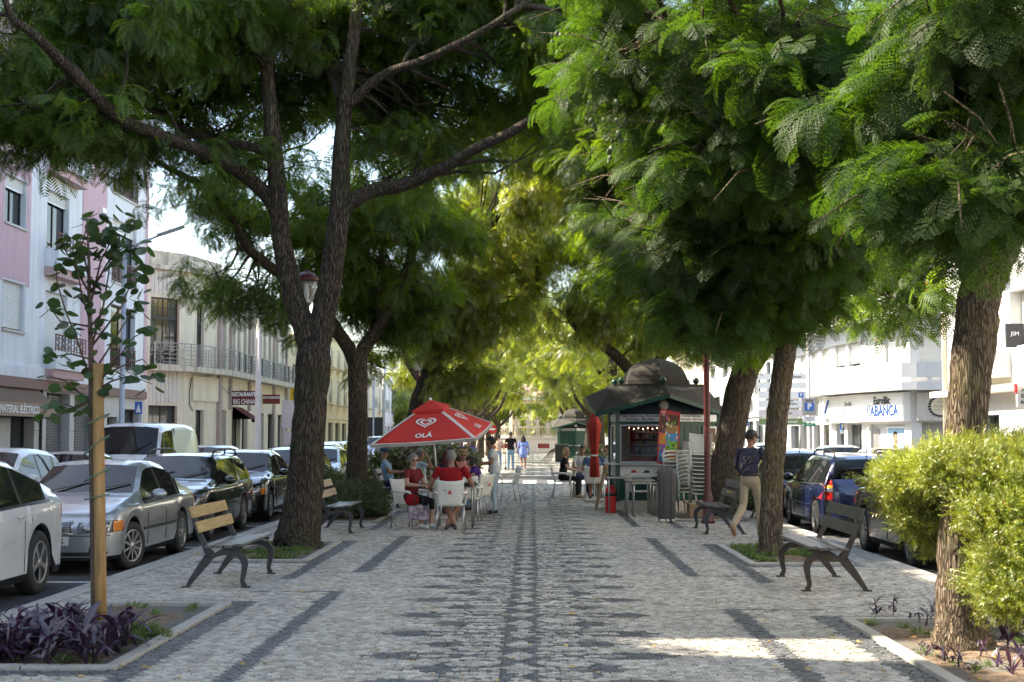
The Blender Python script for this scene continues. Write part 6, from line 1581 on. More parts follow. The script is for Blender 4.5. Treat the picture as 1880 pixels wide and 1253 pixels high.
# ---------------------------------------------------------------- benches
def plate(mb, pts, wd, y0, y1, m, sub=5):
    """flat cast plate following a curved centreline in the (x,z) plane"""
    P_ = []; W_ = []
    for i in range(len(pts)-1):
        p0, p1, p2, p3 = [Vector((*pts[max(0, min(len(pts)-1, j))], 0)) for j in (i-1, i, i+1, i+2)]
        for k in range(sub):
            u = k/sub; u2 = u*u; u3 = u2*u
            P_.append((p1*2+(p2-p0)*u+(p0*2-p1*5+p2*4-p3)*u2+(p1*3-p0-p2*3+p3)*u3)*.5); W_.append(wd[i]+(wd[i+1]-wd[i])*u)
    P_.append(Vector((*pts[-1], 0))); W_.append(wd[-1]); n = len(P_); vs = []
    for i, p in enumerate(P_):
        d = (P_[min(i+1, n-1)]-P_[max(i-1, 0)]).normalized(); q = Vector((-d.y, d.x, 0))*W_[i]/2
        for s, y in ((1,y0),(-1,y0),(-1,y1),(1,y1)): vs.append((p.x+s*q.x, y, p.y+s*q.y))
    fs = [(i*4+j, i*4+(j+1) % 4, (i+1)*4+(j+1) % 4, (i+1)*4+j) for i in range(n-1) for j in range(4)]+[(3,2,1,0), tuple(range((n-1)*4, n*4))]
    mb.add(vs, fs, m)
def bench(label, x, y, face, iron, seat_m, back_m, mark=False):
    t = thing('park_bench', label, 'bench', (x, y, 0), 0 if face > 0 else PI, 'benches along the walk')
    Lf = 1.55
    for yy in (-Lf/2, Lf/2):
        mb = MB(); a, b = yy-.022, yy+.022
        plate(mb, [(-.34,.0),(-.22,.17),(-.12,.30),(-.10,.36),(-.16,.48),(-.24,.66),(-.31,.87)], [.035,.075,.10,.085,.055,.055,.045], a, b, iron)
        plate(mb, [(-.13,.30),(-.02,.355),(.10,.375),(.22,.36),(.29,.28),(.285,.16),(.27,.07),(.30,.012)], [.07,.05,.055,.07,.075,.055,.045,.05], a+.002, b-.002, iron)
        plate(mb, [(-.08,.39),(-.04,.352),(.04,.40),(.16,.425),(.27,.425)], [.04,.035,.035,.035,.03], a+.004, b-.004, iron)
        mb.box((-.345, yy, .008), (.09, .07, .016), iron); mb.box((.305, yy, .008), (.10, .07, .016), iron)
        mb.build('bench_frame', iron, t, bevel=.006)
    for k in range(4):
        u = -.085+k*.108; z = .435+.008*abs(k-1.5)+.006*k
        mb = MB(); mb.box((u, 0, z), (.094, Lf+.22, .030), seat_m); o = mb.build('seat_slat', seat_m, t, bevel=.005)
    for k in range(2):
        u0 = Vector((-.205-.055*k*1.35, 0, .655+.16*k)); mb = MB()
        R = Matrix.Translation(u0) @ Matrix.Rotation(math.radians(-19), 4, 'Y')
        mb.box((0,0,0), (.028, Lf+.20, .125), back_m, 0, R); o = mb.build('back_slat', back_m, t, bevel=.005)
    if mark:
        mb = MB(); R = Matrix.Translation((-.186, 0, .66)) @ Matrix.Rotation(math.radians(-19), 4, 'Y'); mb.box((0, .1, .02), (.004, .7, .02), M['yellow_sign'], 0, R); mb.build('paint_mark', M['yellow_sign'], t)
    return t
bench('bench with golden varnished back slats before the silver saloon', -3.43, 16.38, 1, M['iron'], M['seat_slat'], M['slat_gold'])
bench('bench with pale worn back slats beside the low herb bush', -3.36, 24.95, 1, M['iron'], M['seat_slat'], mat('slat_pale', (.40,.31,.21), .5, var=.25, scale=5, stretch=(8,.6,8)))  # back slats paler than the seat
bench('dark bench on which the man in the blue shirt sits', -3.36, 33.5, 1, M['iron'], M['slat_dark'], M['slat_dark'])
bench('greenish black bench in front of the parked dark crossover', 3.22, 16.1, -1, M['iron_r'], M['seat_slat'], M['slat_green'])
bench('dark bench with a yellow paint stroke near the chair stacks', 3.22, 24.9, -1, M['iron'], M['slat_dark'], M['slat_dark'], True)

# ---------------------------------------------------------------- lamp posts
def lamp(label, x, y, h=4.15):
    t = thing('lamp_post', label, 'lamp post', (x, y, 0), 0, 'oxide red lamp posts')
    mb = MB(); mb.lathe([(.13,0),(.13,.05),(.10,.08),(.095,.5),(.075,.55),(.06,.62),(.057,h-.75),(.075,h-.72),(.055,h-.66),(.05,h-.60),(.09,h-.55)], 16, M['lamp_paint']); mb.build('pole', M['lamp_paint'], t)
    mb = MB(); mb.lathe([(.075,h-.55),(.11,h-.50),(.165,h-.30),(.175,h-.18)], 20, M['lamp_glass']); g = mb.build('lamp_glass', M['lamp_glass'], t)
    mb = MB(); mb.lathe([(.21,h-.19),(.215,h-.16),(.17,h-.10),(.10,h-.045),(.05,h-.03),(.04,h),(.001,h+.01)], 20, M['lamp_paint']); mb.build('lamp_cap', M['lamp_paint'], t)
    mb = MB(); mb.lathe([(.035,h-.55),(.045,h-.4),(.03,h-.22)], 10, M['white_sign']); mb.build('lamp_bulb', M['white_sign'], t)
lamp('lamp post whose glass head shows in the fork of the dark tree', -3.72, 23.3, 4.38)
lamp('lamp post standing between the chair stacks and the right bench', 3.32, 27.1, 4.0)
lamp('lamp post behind the red parasol by the hedge', -3.7, 46.0, 4.3)
lamp('lamp post near the bandstand on the left side of the walk', -3.5, 70.0, 4.2)

# street lighting and traffic signs
def mast(name, label, cat, x, y, h, r=.07, m=None):
    t = thing(name, label, cat, (x, y, 0)); mb = MB(); mb.lathe([(r*1.5,0),(r*1.4,.6),(r,.65),(r*.75,h)], 14, m or M['galv']); mb.build('pole', m or M['galv'], t); return t
t = mast('street_lamp', 'tall grey street lamp with angled arm beside the pink building', 'street lamp', -11.75, 40.6, 6.9, .085)
mb = MB(); mb.tube([(0,0,6.8),(.35,0,7.15),(1.0,0,7.42)], [.05,.045,.035], 8, M['galv']); mb.build('arm', M['galv'], t)
mb = MB(); mb.beam((.95,0,7.42), (1.72,0,7.68), .24, .07, M['galv']); mb.build('lamp_head', M['galv'], t, bevel=.02)
mb = MB(); mb.beam((1.1,0,7.43), (1.65,0,7.615), .16, .02, M['white_sign']); mb.build('lens', M['white_sign'], t)
mast('concrete_post', 'pale concrete post in front of the restaurant', 'post', -11.7, 60.6, 7.0, .14, M['concrete'])
mast('concrete_post', 'pale post before the cream building past the parasol', 'post', -11.7, 112, 7.5, .14, M['concrete'])
def sign_face(t, x0, x1, z0, z1, m, y=-.05, nm='sign_panel', th=.02, border=None):
    mb = MB(); mb.b2((x0, y-th, z0), (x1, y, z1), m); o = mb.build(nm, m, t, bevel=.006)
    if border:
        b = MB(); w = .02
        for q in ((x0,x1,z0,z0+w),(x0,x1,z1-w,z1),(x0,x0+w,z0+w,z1-w),(x1-w,x1,z0+w,z1-w)): b.b2((q[0], y-th-.003, q[2]), (q[1], y-th-.0005, q[3]), border)
        b.build('border', border, o)
    return o
def stxt(par, s, size, m, x, z, y=-.0725, sx=1, bold=0, align='CENTER'): return text_mesh(s, size, m, par, frame((x, y, z), (1,0,0)), 'lettering', .001, sx=sx, bold=bold, align=align)
t = mast('sign_post', 'grey post carrying a small grey traffic sign back by the restaurant', 'sign', -11.6, 66.5, 3.4, .05); sign_face(t, -.1, .75, 2.0, 3.3, M['galv']); sign_face(t, 0, .6, 1.2, 1.85, M['galv'])
t = mast('sign_post', 'dark backed road sign on a grey post left of the parasol', 'sign', -11.6, 104, 6.6, .10); sign_face(t, -.7, .7, 1.6, 3.0, M['dark_metal'])
t = mast('crossing_sign', 'blue pedestrian crossing sign on the left pavement', 'sign', -12.75, 46.0, 2.75, .03)
o = sign_face(t, -.12, .12, 2.35, 2.75, M['blue_sign'])
mb = MB(); mb.add([(-.09,-.0725,2.40),(.09,-.0725,2.40),(0,-.0725,2.70)], [(0,1,2)], M['white_sign']); mb.build('white_triangle', M['white_sign'], o)
t = mast('parking_sign', 'grey parking zone sign with blue P square on a tall white mast', 'sign', 11.55, 59.6, 6.2, .10, M['concrete'])
o = sign_face(t, -.30, .30, 2.50, 3.22, M['grey_sign'], -.11); q = sign_face(o, -.19, .19, 2.68, 3.03, M['blue_sign'], -.131, 'blue_square', .004)
stxt(o, 'P', .34, M['white_sign'], 0, 2.855, -.138, bold=.012); stxt(o, 'zona', .15, M['ink'], 0, 3.12, -.133, bold=.004); stxt(o, '2.ª-6.ª', .10, M['ink'], 0, 2.58, -.133)
o = sign_face(t, -.28, .26, 2.22, 2.46, M['white_sign'], -.11); stxt(o, 'Pagamento\nobrigatório', .075, M['ink'], 0, 2.36, -.133)
o = sign_face(t, -.24, .26, 2.04, 2.18, M['green_sign'], -.11); stxt(o, '9h-19h', .08, M['white_sign'], 0, 2.11, -.133)
t = thing('direction_sign', 'stack of white and green direction signs on two posts by the bank', 'sign', (10.7, 60.9, 0))
for xx in (-.75, .75):
    mb = MB(); mb.lathe([(.05,0),(.045,4.4)], 10, M['galv'], (xx,0,0)); mb.build('post', M['galv'], t)
for z0, z1, txt, mm, tm, al in [(4.03,4.30,'Finanças','w','k',.55),(3.66,3.92,'Estádio','w','k',-.3),(3.22,3.54,'Parque Pago\n521 Lugares','w','k',-.1),(2.84,3.16,'Palácio da Justiça\nTribunal Administrativo','w','k',0),(2.46,2.76,'Zona Industrial','p','k',-.1),(2.10,2.40,'Biblioteca Municipal','g','w',0)]:
    mm_ = {'w': M['white_sign'], 'p': mat('pink_white_panel', (.70,.62,.62), .5), 'g': mat('olive_sign', (.17,.25,.10), .5)}[mm]
    o = sign_face(t, -1.05, 1.05, z0, z1, mm_, border=M['alu']); stxt(o, txt, .15 if '\n' not in txt else .125, M['ink'] if tm == 'k' else M['white_sign'], al, (z0+z1)/2+(.07 if '\n' in txt else 0), -.074, bold=.003)
    if 'Parque' in txt: q = sign_face(o, .66, .88, z0+.05, z1-.05, M['blue_sign'], -.071, 'blue_square', .004); stxt(q, 'P', .2, M['white_sign'], .77, (z0+z1)/2, -.078, bold=.006)
t = mast('parking_sign', 'blue P sign far behind the leaning tree', 'sign', 11.6, 78.0, 3.4, .04); o = sign_face(t, -.22, .22, 2.2, 2.8, M['blue_sign']); stxt(o, 'P', .42, M['white_sign'], 0, 2.5, bold=.012)
t = mast('blue_sign', 'blue arrow sign edge beside the near right trunk', 'sign', 12.72, 43.5, 2.9, .03); o = sign_face(t, -.10, .06, 1.85, 2.6, M['blue_sign'])
t = mast('stop_sign', 'round red no entry sign by the far promenade', 'sign', -2.75, 98, 2.3, .04)
mb = MB(); mb.lathe([(.001,-.01),(.32,-.01),(.32,.01),(.001,.01)], 20, M['red_sign'], M=frame((0,-.06,2.1), (1,0,0))); mb.box((0,-.075,2.1), (.42,.006,.12), M['white_sign']); mb.build('sign_disc', M['red_sign'], t)

# ---------------------------------------------------------------- kiosk
def kiosk(label, cx, cy, phi, closed=False):
    t = thing('kiosk', label, 'kiosk', (cx, cy, 0))
    def vx(k, R): a = math.radians(phi+60*k); return Vector((R*math.sin(a), -R*math.cos(a), 0))
    RB = 1.10; body = [vx(k, RB) for k in range(6)]
    if not closed: body[1] = Vector((1.42, -.10, 0)); body[2] = Vector((1.02, .72, 0))
    b2 = [(p.x*1.0, p.y*1.0) for p in body]
    mb = MB(); mb.prism([(p[0]*.97, p[1]*.97) for p in b2], 0, .22, M['plaster'], 'z'); mb.build('base', M['plaster'], t, bevel=.015)
    mb = MB()
    for p in b2: mb.box((p[0], p[1], .09), (.26,.26,.18), M['plaster'], .1)
    mb2 = mb
    for p in b2: MB().box((p[0], p[1], .09), (.24,.24,.18), M['plaster'], .1).build('footing', M['plaster'], t, bevel=.01)
    for p in b2: MB().box((p[0], p[1], 1.36), (.085,.085,2.35), M['kgreen'], math.radians(phi)).build('column', M['kgreen'], t, bevel=.006)
    def F(k): a, b = body[k % 6], body[(k+1) % 6]; return frame(a, b-a), (b-a).length
    for k in range(6):
        T, L = F(k); win = (not closed and k in (5, 4))
        mb = MB(); mb.b2((.04,.22,-.05), (L-.04,.72,-.01), M['kgreen'], T)
        for j in range(1, 5): mb.b2((L*j/5-.004,.24,-.012), (L*j/5+.004,.70,-.004), M['kdark'], T)
        mb.build('lower_panel', M['kgreen'], t)
        MB().b2((.04,1.90,-.05), (L-.04,1.965,.0), M['kgreen'], T).build('rail', M['kgreen'], t); MB().b2((.04,2.125,-.05), (L-.04,2.52,-.02), M['kdark'], T).build('upper_panel', M['kdark'], t); MB().b2((.04,.72,-.03), (L-.04,.745,.012), M['kgreen'], T).build('rail', M['kgreen'], t)
        mb = MB(); mb.b2((.05,1.968,-.04), (L-.05,2.122,.012), M['alu'], T); s = mb.build('sign_strip', mat('sign_strip', (.46,.47,.47), .5), t, bevel=.003)
        if not closed:
            tx = {5: ('Tosta   Hot Hot Dog   Maxi Snacks', 'Hambúrguer   Maxi Burger'), 0: ('Hot Dog   Maxi Döner', 'Maxi Burger   Maxi Snacks'), 4: ('Menu', '')}.get(k, ('Snacks', ''))
            text_mesh(tx[0], .062, M['ink'], s, T @ Matrix.Translation((L/2, 2.088, .0125)), 'lettering', .001, bold=.0015); 
            if tx[1]: text_mesh(tx[1], .062, M['ink'], s, T @ Matrix.Translation((L/2, 2.015, .0125)), 'lettering', .001, bold=.0015)
        else: text_mesh('GELADOS  BEBIDAS', .09, M['ink'], s, T @ Matrix.Translation((L/2, 2.045, .0125)), 'lettering', .001)
        if win:
            mb = MB()
            for a, b, c, d in ((.05,L-.05,1.045,1.085),(.05,L-.05,1.86,1.9),(.05,.09,1.085,1.86),(L-.09,L-.05,1.085,1.86)): mb.b2((a,c,-.035), (b,d,.005), M['alu'], T)
            w = mb.build('window', M['alu'], t)
            g = MB(); g.add([(.09,1.085,-.015),(L-.09,1.085,-.015),(L-.09,1.86,-.015),(.09,1.86,-.015)], [(0,1,2,3)], M['glass'], False, T); g.build('pane', M['kglass'], w)
            mb = MB(); mb.b2((-.02,.998,-.05), (L+.02,1.038,.16), M['alu'], T); mb.build('counter', M['alu'], t, bevel=.006)
            mb = MB(); mb.b2((.06,.75,-.03), (L-.06,.99,.0), M['white_sign'], T); pn = mb.build('white_panel', M['white_sign'], t)
            if k == 5:
                for j, mm in enumerate((M['red_sign'], M['ink'], M['red_sign'])):
                    u = .28+j*.30; mb = MB(); mb.add([(u,.83,.002),(u+.17,.83,.002),(u+.17,.87,.002),(u+.10,.90,.002)], [(0,1,2,3)], mm, False, T); mb.build('logo', mm, pn)
                # contents behind the glass
                mb = MB(); mb.b2((.10,1.09,-.10), (L-.25,1.20,-.06), M['kred'], T); mb.b2((.12,1.2,-.5), (L-.3,1.24,-.2), M['alu'], T); mb.build('red_counter_front', M['kred'], t)
                mb = MB(); 
                for j in range(9): mb.b2((L*.55, 1.15+j*.085, -.62+.001*j), (L-.08, 1.21+j*.085, -.58), M['kred'] if j % 2 == 0 else M['kgreen'], T)
                mb.b2((.05,1.1,-.66), (L-.02,1.9,-.63), M['kred'], T); mb.build('back_wall', M['kred'], t)
                mb = MB()
                for j in range(4):
                    z_ = 1.30+j*.14; mb.b2((.25, z_, -.58), (L*.8, z_+.015, -.36), M['alu'], T)
                    for i in range(9): mb.box((.30+i*.085+rnd.uniform(-.01,.01), z_+.055, -.45), (.045,.08,.05), rnd.choice([M['white_sign'], M['alu'], M['black'], M['kraft'], M['grey_sign'], M['yellow_sign']]), 0, T)
                mb.build('shelves', None, t)
                mb = MB(); mb.b2((.09,1.12,-.06), (.27,1.82,-.03), mat('menu_poster', (.62,.42,.34), .6, var=.5, scale=9), T); mb.build('menu_poster', None, t)
                for j in range(8): MB().ell((.15+j*.11, 1.80+.02*(j % 2), -.05), (.014,.02,.014), M['bulb'], 6, 5, M=T).build('string_light', M['bulb'], t)
                MB().ell((L*.42, 1.27, -.16), (.05,.05,.05), M['black'], 8, 6, M=T).build('coffee_machine', M['black'], t)
            else:
                mb = MB(); mb.b2((.02,.8,-.06), (L-.1,1.85,-.03), mat('side_posters', (.55,.55,.58), .6, var=.5, scale=6), T); mb.build('posters', None, t)
        else:
            mb = MB(); mb.b2((.04,.745,-.05), (L-.04,1.90,-.012), M['kgreen'], T)
            for j in range(1, 8): mb.b2((L*j/8-.005,.78,-.014), (L*j/8+.005,1.87,-.004), M['kdark'], T)
            mb.build('shutter_panel', M['kgreen'], t)
            if closed: mb = MB(); mb.b2((0,1.0,-.01), (L,1.04,.12), M['alu'], T); mb.build('counter', M['alu'], t)
            if k == 0 and not closed:
                mb = MB(); mb.b2((L-.48,1.05,.0), (L-.08,1.86,.03), M['white_sign'], T); mb.b2((L-.44,1.10,.03), (L-.12,1.82,.035), mat('window_dark', (.10,.05,.03), .4), T); mb.build('side_window', None, t)
                MB().b2((L-.52,.62,.02), (L-.02,.98,.10), M['red_sign'], T).build('red_cooler_front', M['red_sign'], t)
    # roof
    RR, RT = 1.70, 1.22; zo = [2.56, 2.16]; out = [vx(k, RR)+Vector((0,0,zo[k % 2])) for k in range(6)]; inn = [vx(k, RT)*.985+Vector((0,0,2.75)) for k in range(6)]
    for k in range(6):
        a, b, c, d = out[k], out[(k+1) % 6], inn[(k+1) % 6], inn[k]; dn = Vector((0,0,-.045))
        mb = MB(); mb.add([a,b,c,d,a+dn,b+dn,c+dn,d+dn], [(0,1,2,3),(7,6,5,4),(0,4,5,1),(1,5,6,2),(3,2,6,7),(0,3,7,4)], M['kroof']); mb.build('roof_panel', M['kroof'], t)
        mb = MB(); mb.beam(a+Vector((0,0,-.05)), b+Vector((0,0,-.05)), .035, .085, M['kgreen']); mb.build('fascia', M['kgreen'], t)
    MB().prism([(p.x, p.y) for p in inn], 2.72, 2.80, M['kroof'], 'z').build('roof_deck', M['kroof'], t, bevel=.01)
    mb = MB(); n = 9; ring = []
    for j in range(n):
        a = PI/2*j/n; r = .80*math.cos(a)**.9; z = 2.80+.60*math.sin(a)
        ring.append([vx(k, r)+Vector((0,0,z)) for k in range(6)])
    vs = [p for r_ in ring for p in r_]+[Vector((0,0,3.41))]
    mb.add(vs, [(j*6+k, j*6+(k+1) % 6, (j+1)*6+(k+1) % 6, (j+1)*6+k) for j in range(n-1) for k in range(6)]+[((n-1)*6+k, (n-1)*6+(k+1) % 6, n*6) for k in range(6)], M['kroof']); mb.build('dome', M['kroof'], t)
    for k in range(6):
        p = vx(k, .98); MB().ell((p.x, p.y, 2.88), (.075,.075,.078), M['kgreen'], 14, 10).build('finial_ball', M['kgreen'], t)
    p = vx(0, RB+.05); MB().ell((p.x-.02, p.y-.05, 2.32), (.105,.105,.105), M['globe'], 14, 10).build('globe_lamp', M['globe'], t)
    return t, F
M['kglass'] = glassmat('kiosk_glass', tint=(.95,.96,.95), alpha=.88); M['bulb'] = mat('warm_bulb', (.85,.7,.4), .3); [n for n in M['bulb'].node_tree.nodes if n.type == 'BSDF_PRINCIPLED'][0].inputs['Emission Strength'].default_value = 3; [n for n in M['bulb'].node_tree.nodes if n.type == 'BSDF_PRINCIPLED'][0].inputs['Emission Color'].default_value = (1,.75,.45,1); M['globe'] = mat('opal_globe', (.42,.41,.34), .35, var=.05)
KX, KY = 2.80, 32.5
kt, KF = kiosk('dark green kiosk with ribbed dome serving snacks, open', KX, KY, 5.5)
kiosk('closed dark green kiosk far beyond the cross street', 2.7, 92.5, 5.5, True)
# ice cream board
T = Matrix.Translation((2.90, 31.05, 0)) @ Matrix.Rotation(math.radians(4), 4, 'Z')
bt = thing('ice_cream_board', 'tall red price board covered in colourful ice cream pictures', 'sign board', (2.90, 31.05, 0)); LT = Matrix.Rotation(math.radians(4), 4, 'Z') @ frame((-.25, 0, 0), (1,0,0))
LT = LT @ Matrix.Rotation(math.radians(-3), 4, 'Z')
mb = MB(); mb.add([(.0,1.05,.0),(.47,1.03,.0),(.47,2.18,.0),(.17,2.22,.0),(.10,2.25,.0),(.02,2.2,.0)]+[(.0,1.05,-.03),(.47,1.03,-.03),(.47,2.18,-.03),(.17,2.22,-.03),(.10,2.25,-.03),(.02,2.2,-.03)], [tuple(range(6)), tuple(range(11,5,-1))]+[(i, i+6, (i+1) % 6+6, (i+1) % 6) for i in range(6)], M['red_sign'], False, LT)
bo = mb.build('board', M['red_sign'], bt)
cols = [mat('pic_%s' % n, c, .5, var=.2, scale=14) for n, c in (('cocoa', (.10,.04,.025)), ('cream', (.68,.60,.45)), ('toffee', (.40,.22,.09)), ('blue', (.05,.30,.62)), ('green', (.20,.50,.06)), ('orange', (.75,.22,.03)), ('violet', (.22,.07,.32)), ('pink', (.62,.12,.2)), ('yellow', (.75,.55,.05)), ('white', (.75,.75,.72)))]
def quadp(x0,x1,z0,z1,m,w=.002): 
    mb = MB(); mb.add([(x0,z0,w),(x1,z0,w),(x1,z1,w),(x0,z1,w)], [(0,1,2,3)], m, False, LT); return mb.build('picture', m, bo)
for (x0,x1,z0,z1,c) in [(.03,.44,1.90,2.12,0),(.03,.18,1.72,1.895,0),(.185,.44,1.72,1.895,2),(.03,.17,1.47,1.715,5),(.175,.44,1.55,1.715,3),(.175,.44,1.37,1.545,4),(.03,.17,1.30,1.465,6),(.03,.19,1.10,1.295,3),(.195,.44,1.10,1.365,5)]: quadp(x0,x1,z0,z1,cols[c])
rb = random.Random(5)
for i in range(46):
    x = rb.uniform(.05,.42); z = 1.13+(i/46)*.95; w_, h_ = rb.uniform(.014,.026), rb.uniform(.03,.045)
    mb = MB(); mb.add([(x+w_*math.cos(a*PI/5), z+h_*math.sin(a*PI/5), .004+.0001*i) for a in range(10)], [tuple(range(10))], cols[rb.randrange(10)], False, LT); mb.build('picture', None, bo)
def heart(par, T, s, m, z=.004, ring=True):
    def hp(k, n, q): 
        a = 2*PI*k/n; return (q*.062*16*math.sin(a)**3/16*1.25*.8, q*.062*(13*math.cos(a)-5*math.cos(2*a)-2*math.cos(3*a)-math.cos(4*a))/16*.8)
    n = 36
    for q0, q1 in ((s*1.0, s*.78), (s*.58, s*.36)):
        if not ring and q0 < s: continue
        vs = [(*hp(k, n, q0), z) for k in range(n)]+[(*hp(k, n, q1), z) for k in range(n)]
        MB().add(vs, [(k, (k+1) % n, (k+1) % n+n, k+n) for k in range(n)], m, False, T).build('heart_emblem', m, par)
heart(bo, LT @ Matrix.Translation((.10, 2.17, 0)), .75, M['white_sign'])
text_mesh('Olá', .05, M['white_sign'], bo, LT @ Matrix.Translation((.10, 2.09+.015, .003)), 'lettering', .001)
mb = MB(); mb.b2((-.02, .0, .0), (.02, .04, 1.1), M['dark_metal']); mb.build('stand', M['dark_metal'], bt)
MB().box((0,.02,.015), (.4,.3,.03), M['dark_metal']).build('stand_base', M['dark_metal'], bt)

# litter bin
bt = thing('litter_bin', 'tall dark grey litter bin with flaking base', 'bin', (2.57, 27.4, 0))
def rrect(w, d, r, n=4):
    out = []
    for cx, cy, a0 in ((w-r,d-r,0),(-w+r,d-r,90),(-w+r,-d+r,180),(w-r,-d+r,270)):
        for k in range(n+1): a = math.radians(a0+90*k/n); out.append((cx+r*math.cos(a), cy+r*math.sin(a)))
    return out
mb = MB(); prof = [(.145,.02),(.16,.10),(.168,.45),(.172,.78),(.168,.92),(.15,1.01),(.10,1.045)]; R_ = [rrect(w, w*.95, w*.45) for w, z in prof]; n = len(R_[0])
vs = [(x, y, z) for r_, (w, z) in zip(R_, prof) for x, y in r_]; mb.add(vs, [(j*n+k, j*n+(k+1) % n, (j+1)*n+(k+1) % n, (j+1)*n+k) for j in range(len(prof)-1) for k in range(n)]+[tuple(range((len(prof)-1)*n, len(prof)*n))], M['bin'], True); mb.build('bin_body', M['bin'], bt)
mb = MB(); mb.b2((-.175,-.08,.74), (-.150,.09,.90), M['black']); mb.build('opening', M['black'], bt)
for s in (-1,1): MB().b2((s*.07-.004,-.166,.12), (s*.07+.004,-.159,.9), M['black']).build('rib', M['black'], bt)
mb = MB(); 
for k in range(9): mb.ell((rnd.uniform(-.12,.12), -.150+rnd.uniform(-.01,.005), .04), (.03,.012,.03), M['white_stone'], 6, 4)
mb.build('flaked_base', M['white_stone'], bt, kind='stuff')

# ---------------------------------------------------------------- chairs and tables
def chair():
    t = thing('plastic_chair', 'white plastic armchair', 'chair')
    pw = M['pl_white']
    mb = MB(); vs = []; n = 8
    for j in range(n+1):
        for i in range(n+1):
            x = -.22+.44*i/n; y = .22-.44*j/n; z = .44-.022*math.cos(x*7)*math.cos(y*5)+.012*(j == 0)
            if j == 0: z -= .02
            vs.append((x, y, z))
    fs = [(j*(n+1)+i, j*(n+1)+i+1, (j+1)*(n+1)+i+1, (j+1)*(n+1)+i) for j in range(n) for i in range(n)]
    mb.add(vs, fs, pw, True); o = mb.build('seat', pw, t); s = o.modifiers.new('s', 'SOLIDIFY'); s.thickness = .022
    mb = MB(); vs = []
    for j in range(n+1):
        v = j/n
        for i in range(n+1):
            u = -1+2*i/n; w = .205+.045*v; top = .86+.03*abs(u)**2
            z = .43+(top-.43)*v; y = -.21-.10*v-.03*math.cos(u*PI/2)*(.6+.4*v)
            vs.append((u*w, y, z))
    mb.add(vs, fs, pw, True); o = mb.build('backrest', pw, t); s = o.modifiers.new('s', 'SOLIDIFY'); s.thickness = .016
    for sg in (-1, 1):
        mb = MB(); mb.tube([(sg*.225,-.275,.66),(sg*.265,-.15,.665),(sg*.275,.05,.665),(sg*.268,.19,.65),(sg*.255,.235,.60),(sg*.245,.225,.50),(sg*.235,.21,.43)], [.018,.024,.026,.024,.02,.018,.018], 8, pw); mb.build('armrest', pw, t)
        for sy, dy in ((.20,.05),(-.20,-.07)):
            mb = MB(); mb.tube([(sg*.215, sy, .43),(sg*.245, sy+dy, .0)], .013, 8, M['chrome']); mb.build('leg', M['chrome'], t)
    LT = frame((0,-.353,.68), (-1,0,0), (0,-.20,1))
    mb = MB(); mb.add([(-.04,-.035,.004),(.04,-.035,.004),(0,.045,.004)], [(0,1,2)], M['red_sign'], False, LT); mb.build('red_emblem', M['red_sign'], t)
    mb = MB(); mb.add([(.07,.02,.004),(.11,.02,.004),(.09,.06,.004)], [(0,1,2)], M['green_sign'], False, LT); mb.build('green_emblem', M['green_sign'], t)
    return t
CH = chair(); ch_used = [False]
def put_chair(x, y, fx, fy, label, group, z=0, rzj=0):
    rz = math.atan2(-fx, fy)+rzj    # local +Y faces (fx, fy)
    if not ch_used[0]: ch_used[0] = True; o = CH; o.location = (x, y, z); o.rotation_euler = (0,0,rz); o['label'] = label; o['group'] = group; return o
    return dup(CH, (x, y, z), rz, label, group)
G1 = 'white chairs around the cafe tables'
put_chair(-2.17, 25.62, .8, -.6, 'white chair under the grey haired woman in the red blouse', G1)
put_chair(-1.42, 24.95, 0, 1, 'white chair with red emblem under the man in the red shirt', G1)
put_chair(-2.35, 30.5, .9, .35, 'white chair under the man with his hand to his head', G1)
put_chair(-1.80, 29.6, .2, 1, 'white chair under the woman with dark red hair', G1)
put_chair(-1.86, 31.5, .5, .4, 'white chair under the dark haired man behind the parasol pole', G1)
put_chair(-1.58, 32.6, 0, -1, 'white chair under the blonde woman in pink', G1)
put_chair(-1.10, 31.7, -.9, -.2, 'white chair under the bent dark haired girl', G1)
put_chair(-1.25, 27.5, .1, 1, 'empty white chair with its back turned beside the red shirted man', G1)
put_chair(-1.14, 28.9, -.7, .5, 'empty white chair just right of the parasol pole', G1)
put_chair(-1.22, 29.7, -1, .1, 'empty white chair nearest to the standing waitress', G1)
put_chair(-.62, 36.5, -1, -.3, 'empty white chair behind the standing waitress', G1)
put_chair(.80, 37.9, 1, -.1, 'white chair under the blonde woman in black', G1)
put_chair(1.58, 36.6, .1, 1, 'white chair under the man in the blue shirt, emblem showing', G1)
put_chair(1.38, 39.8, 0, -1, 'white chair under the man in the white shirt', G1)
put_chair(2.15, 39.0, -1, 0, 'white chair under the man seen in profile by the kiosk', G1)
put_chair(2.35, 31.0, 1, .2, 'empty white chair in front of the kiosk beside the bin', G1)
for k in range(11): put_chair(3.56, 30.1-.010*k, -.05, -1, ['lowest chair of the right hand stack by the kiosk', *['chair within the right hand stack, %s from the bottom' % w for w in ('second','third','fourth','fifth','sixth','seventh','eighth','ninth','tenth')], 'topmost chair of the right hand stack by the kiosk'][k], 'stacked white chairs by the kiosk', .082*k, rnd.uniform(-.02,.02))
for k in range(9): put_chair(3.20-.006*k, 30.75, -.9, -.5, ['lowest chair of the left hand stack behind the bin', *['chair within the left hand stack, %s from the bottom' % w for w in ('second','third','fourth','fifth','sixth','seventh','eighth')], 'topmost chair of the left hand stack behind the bin'][k], 'stacked white chairs by the kiosk', .082*k, rnd.uniform(-.02,.02))
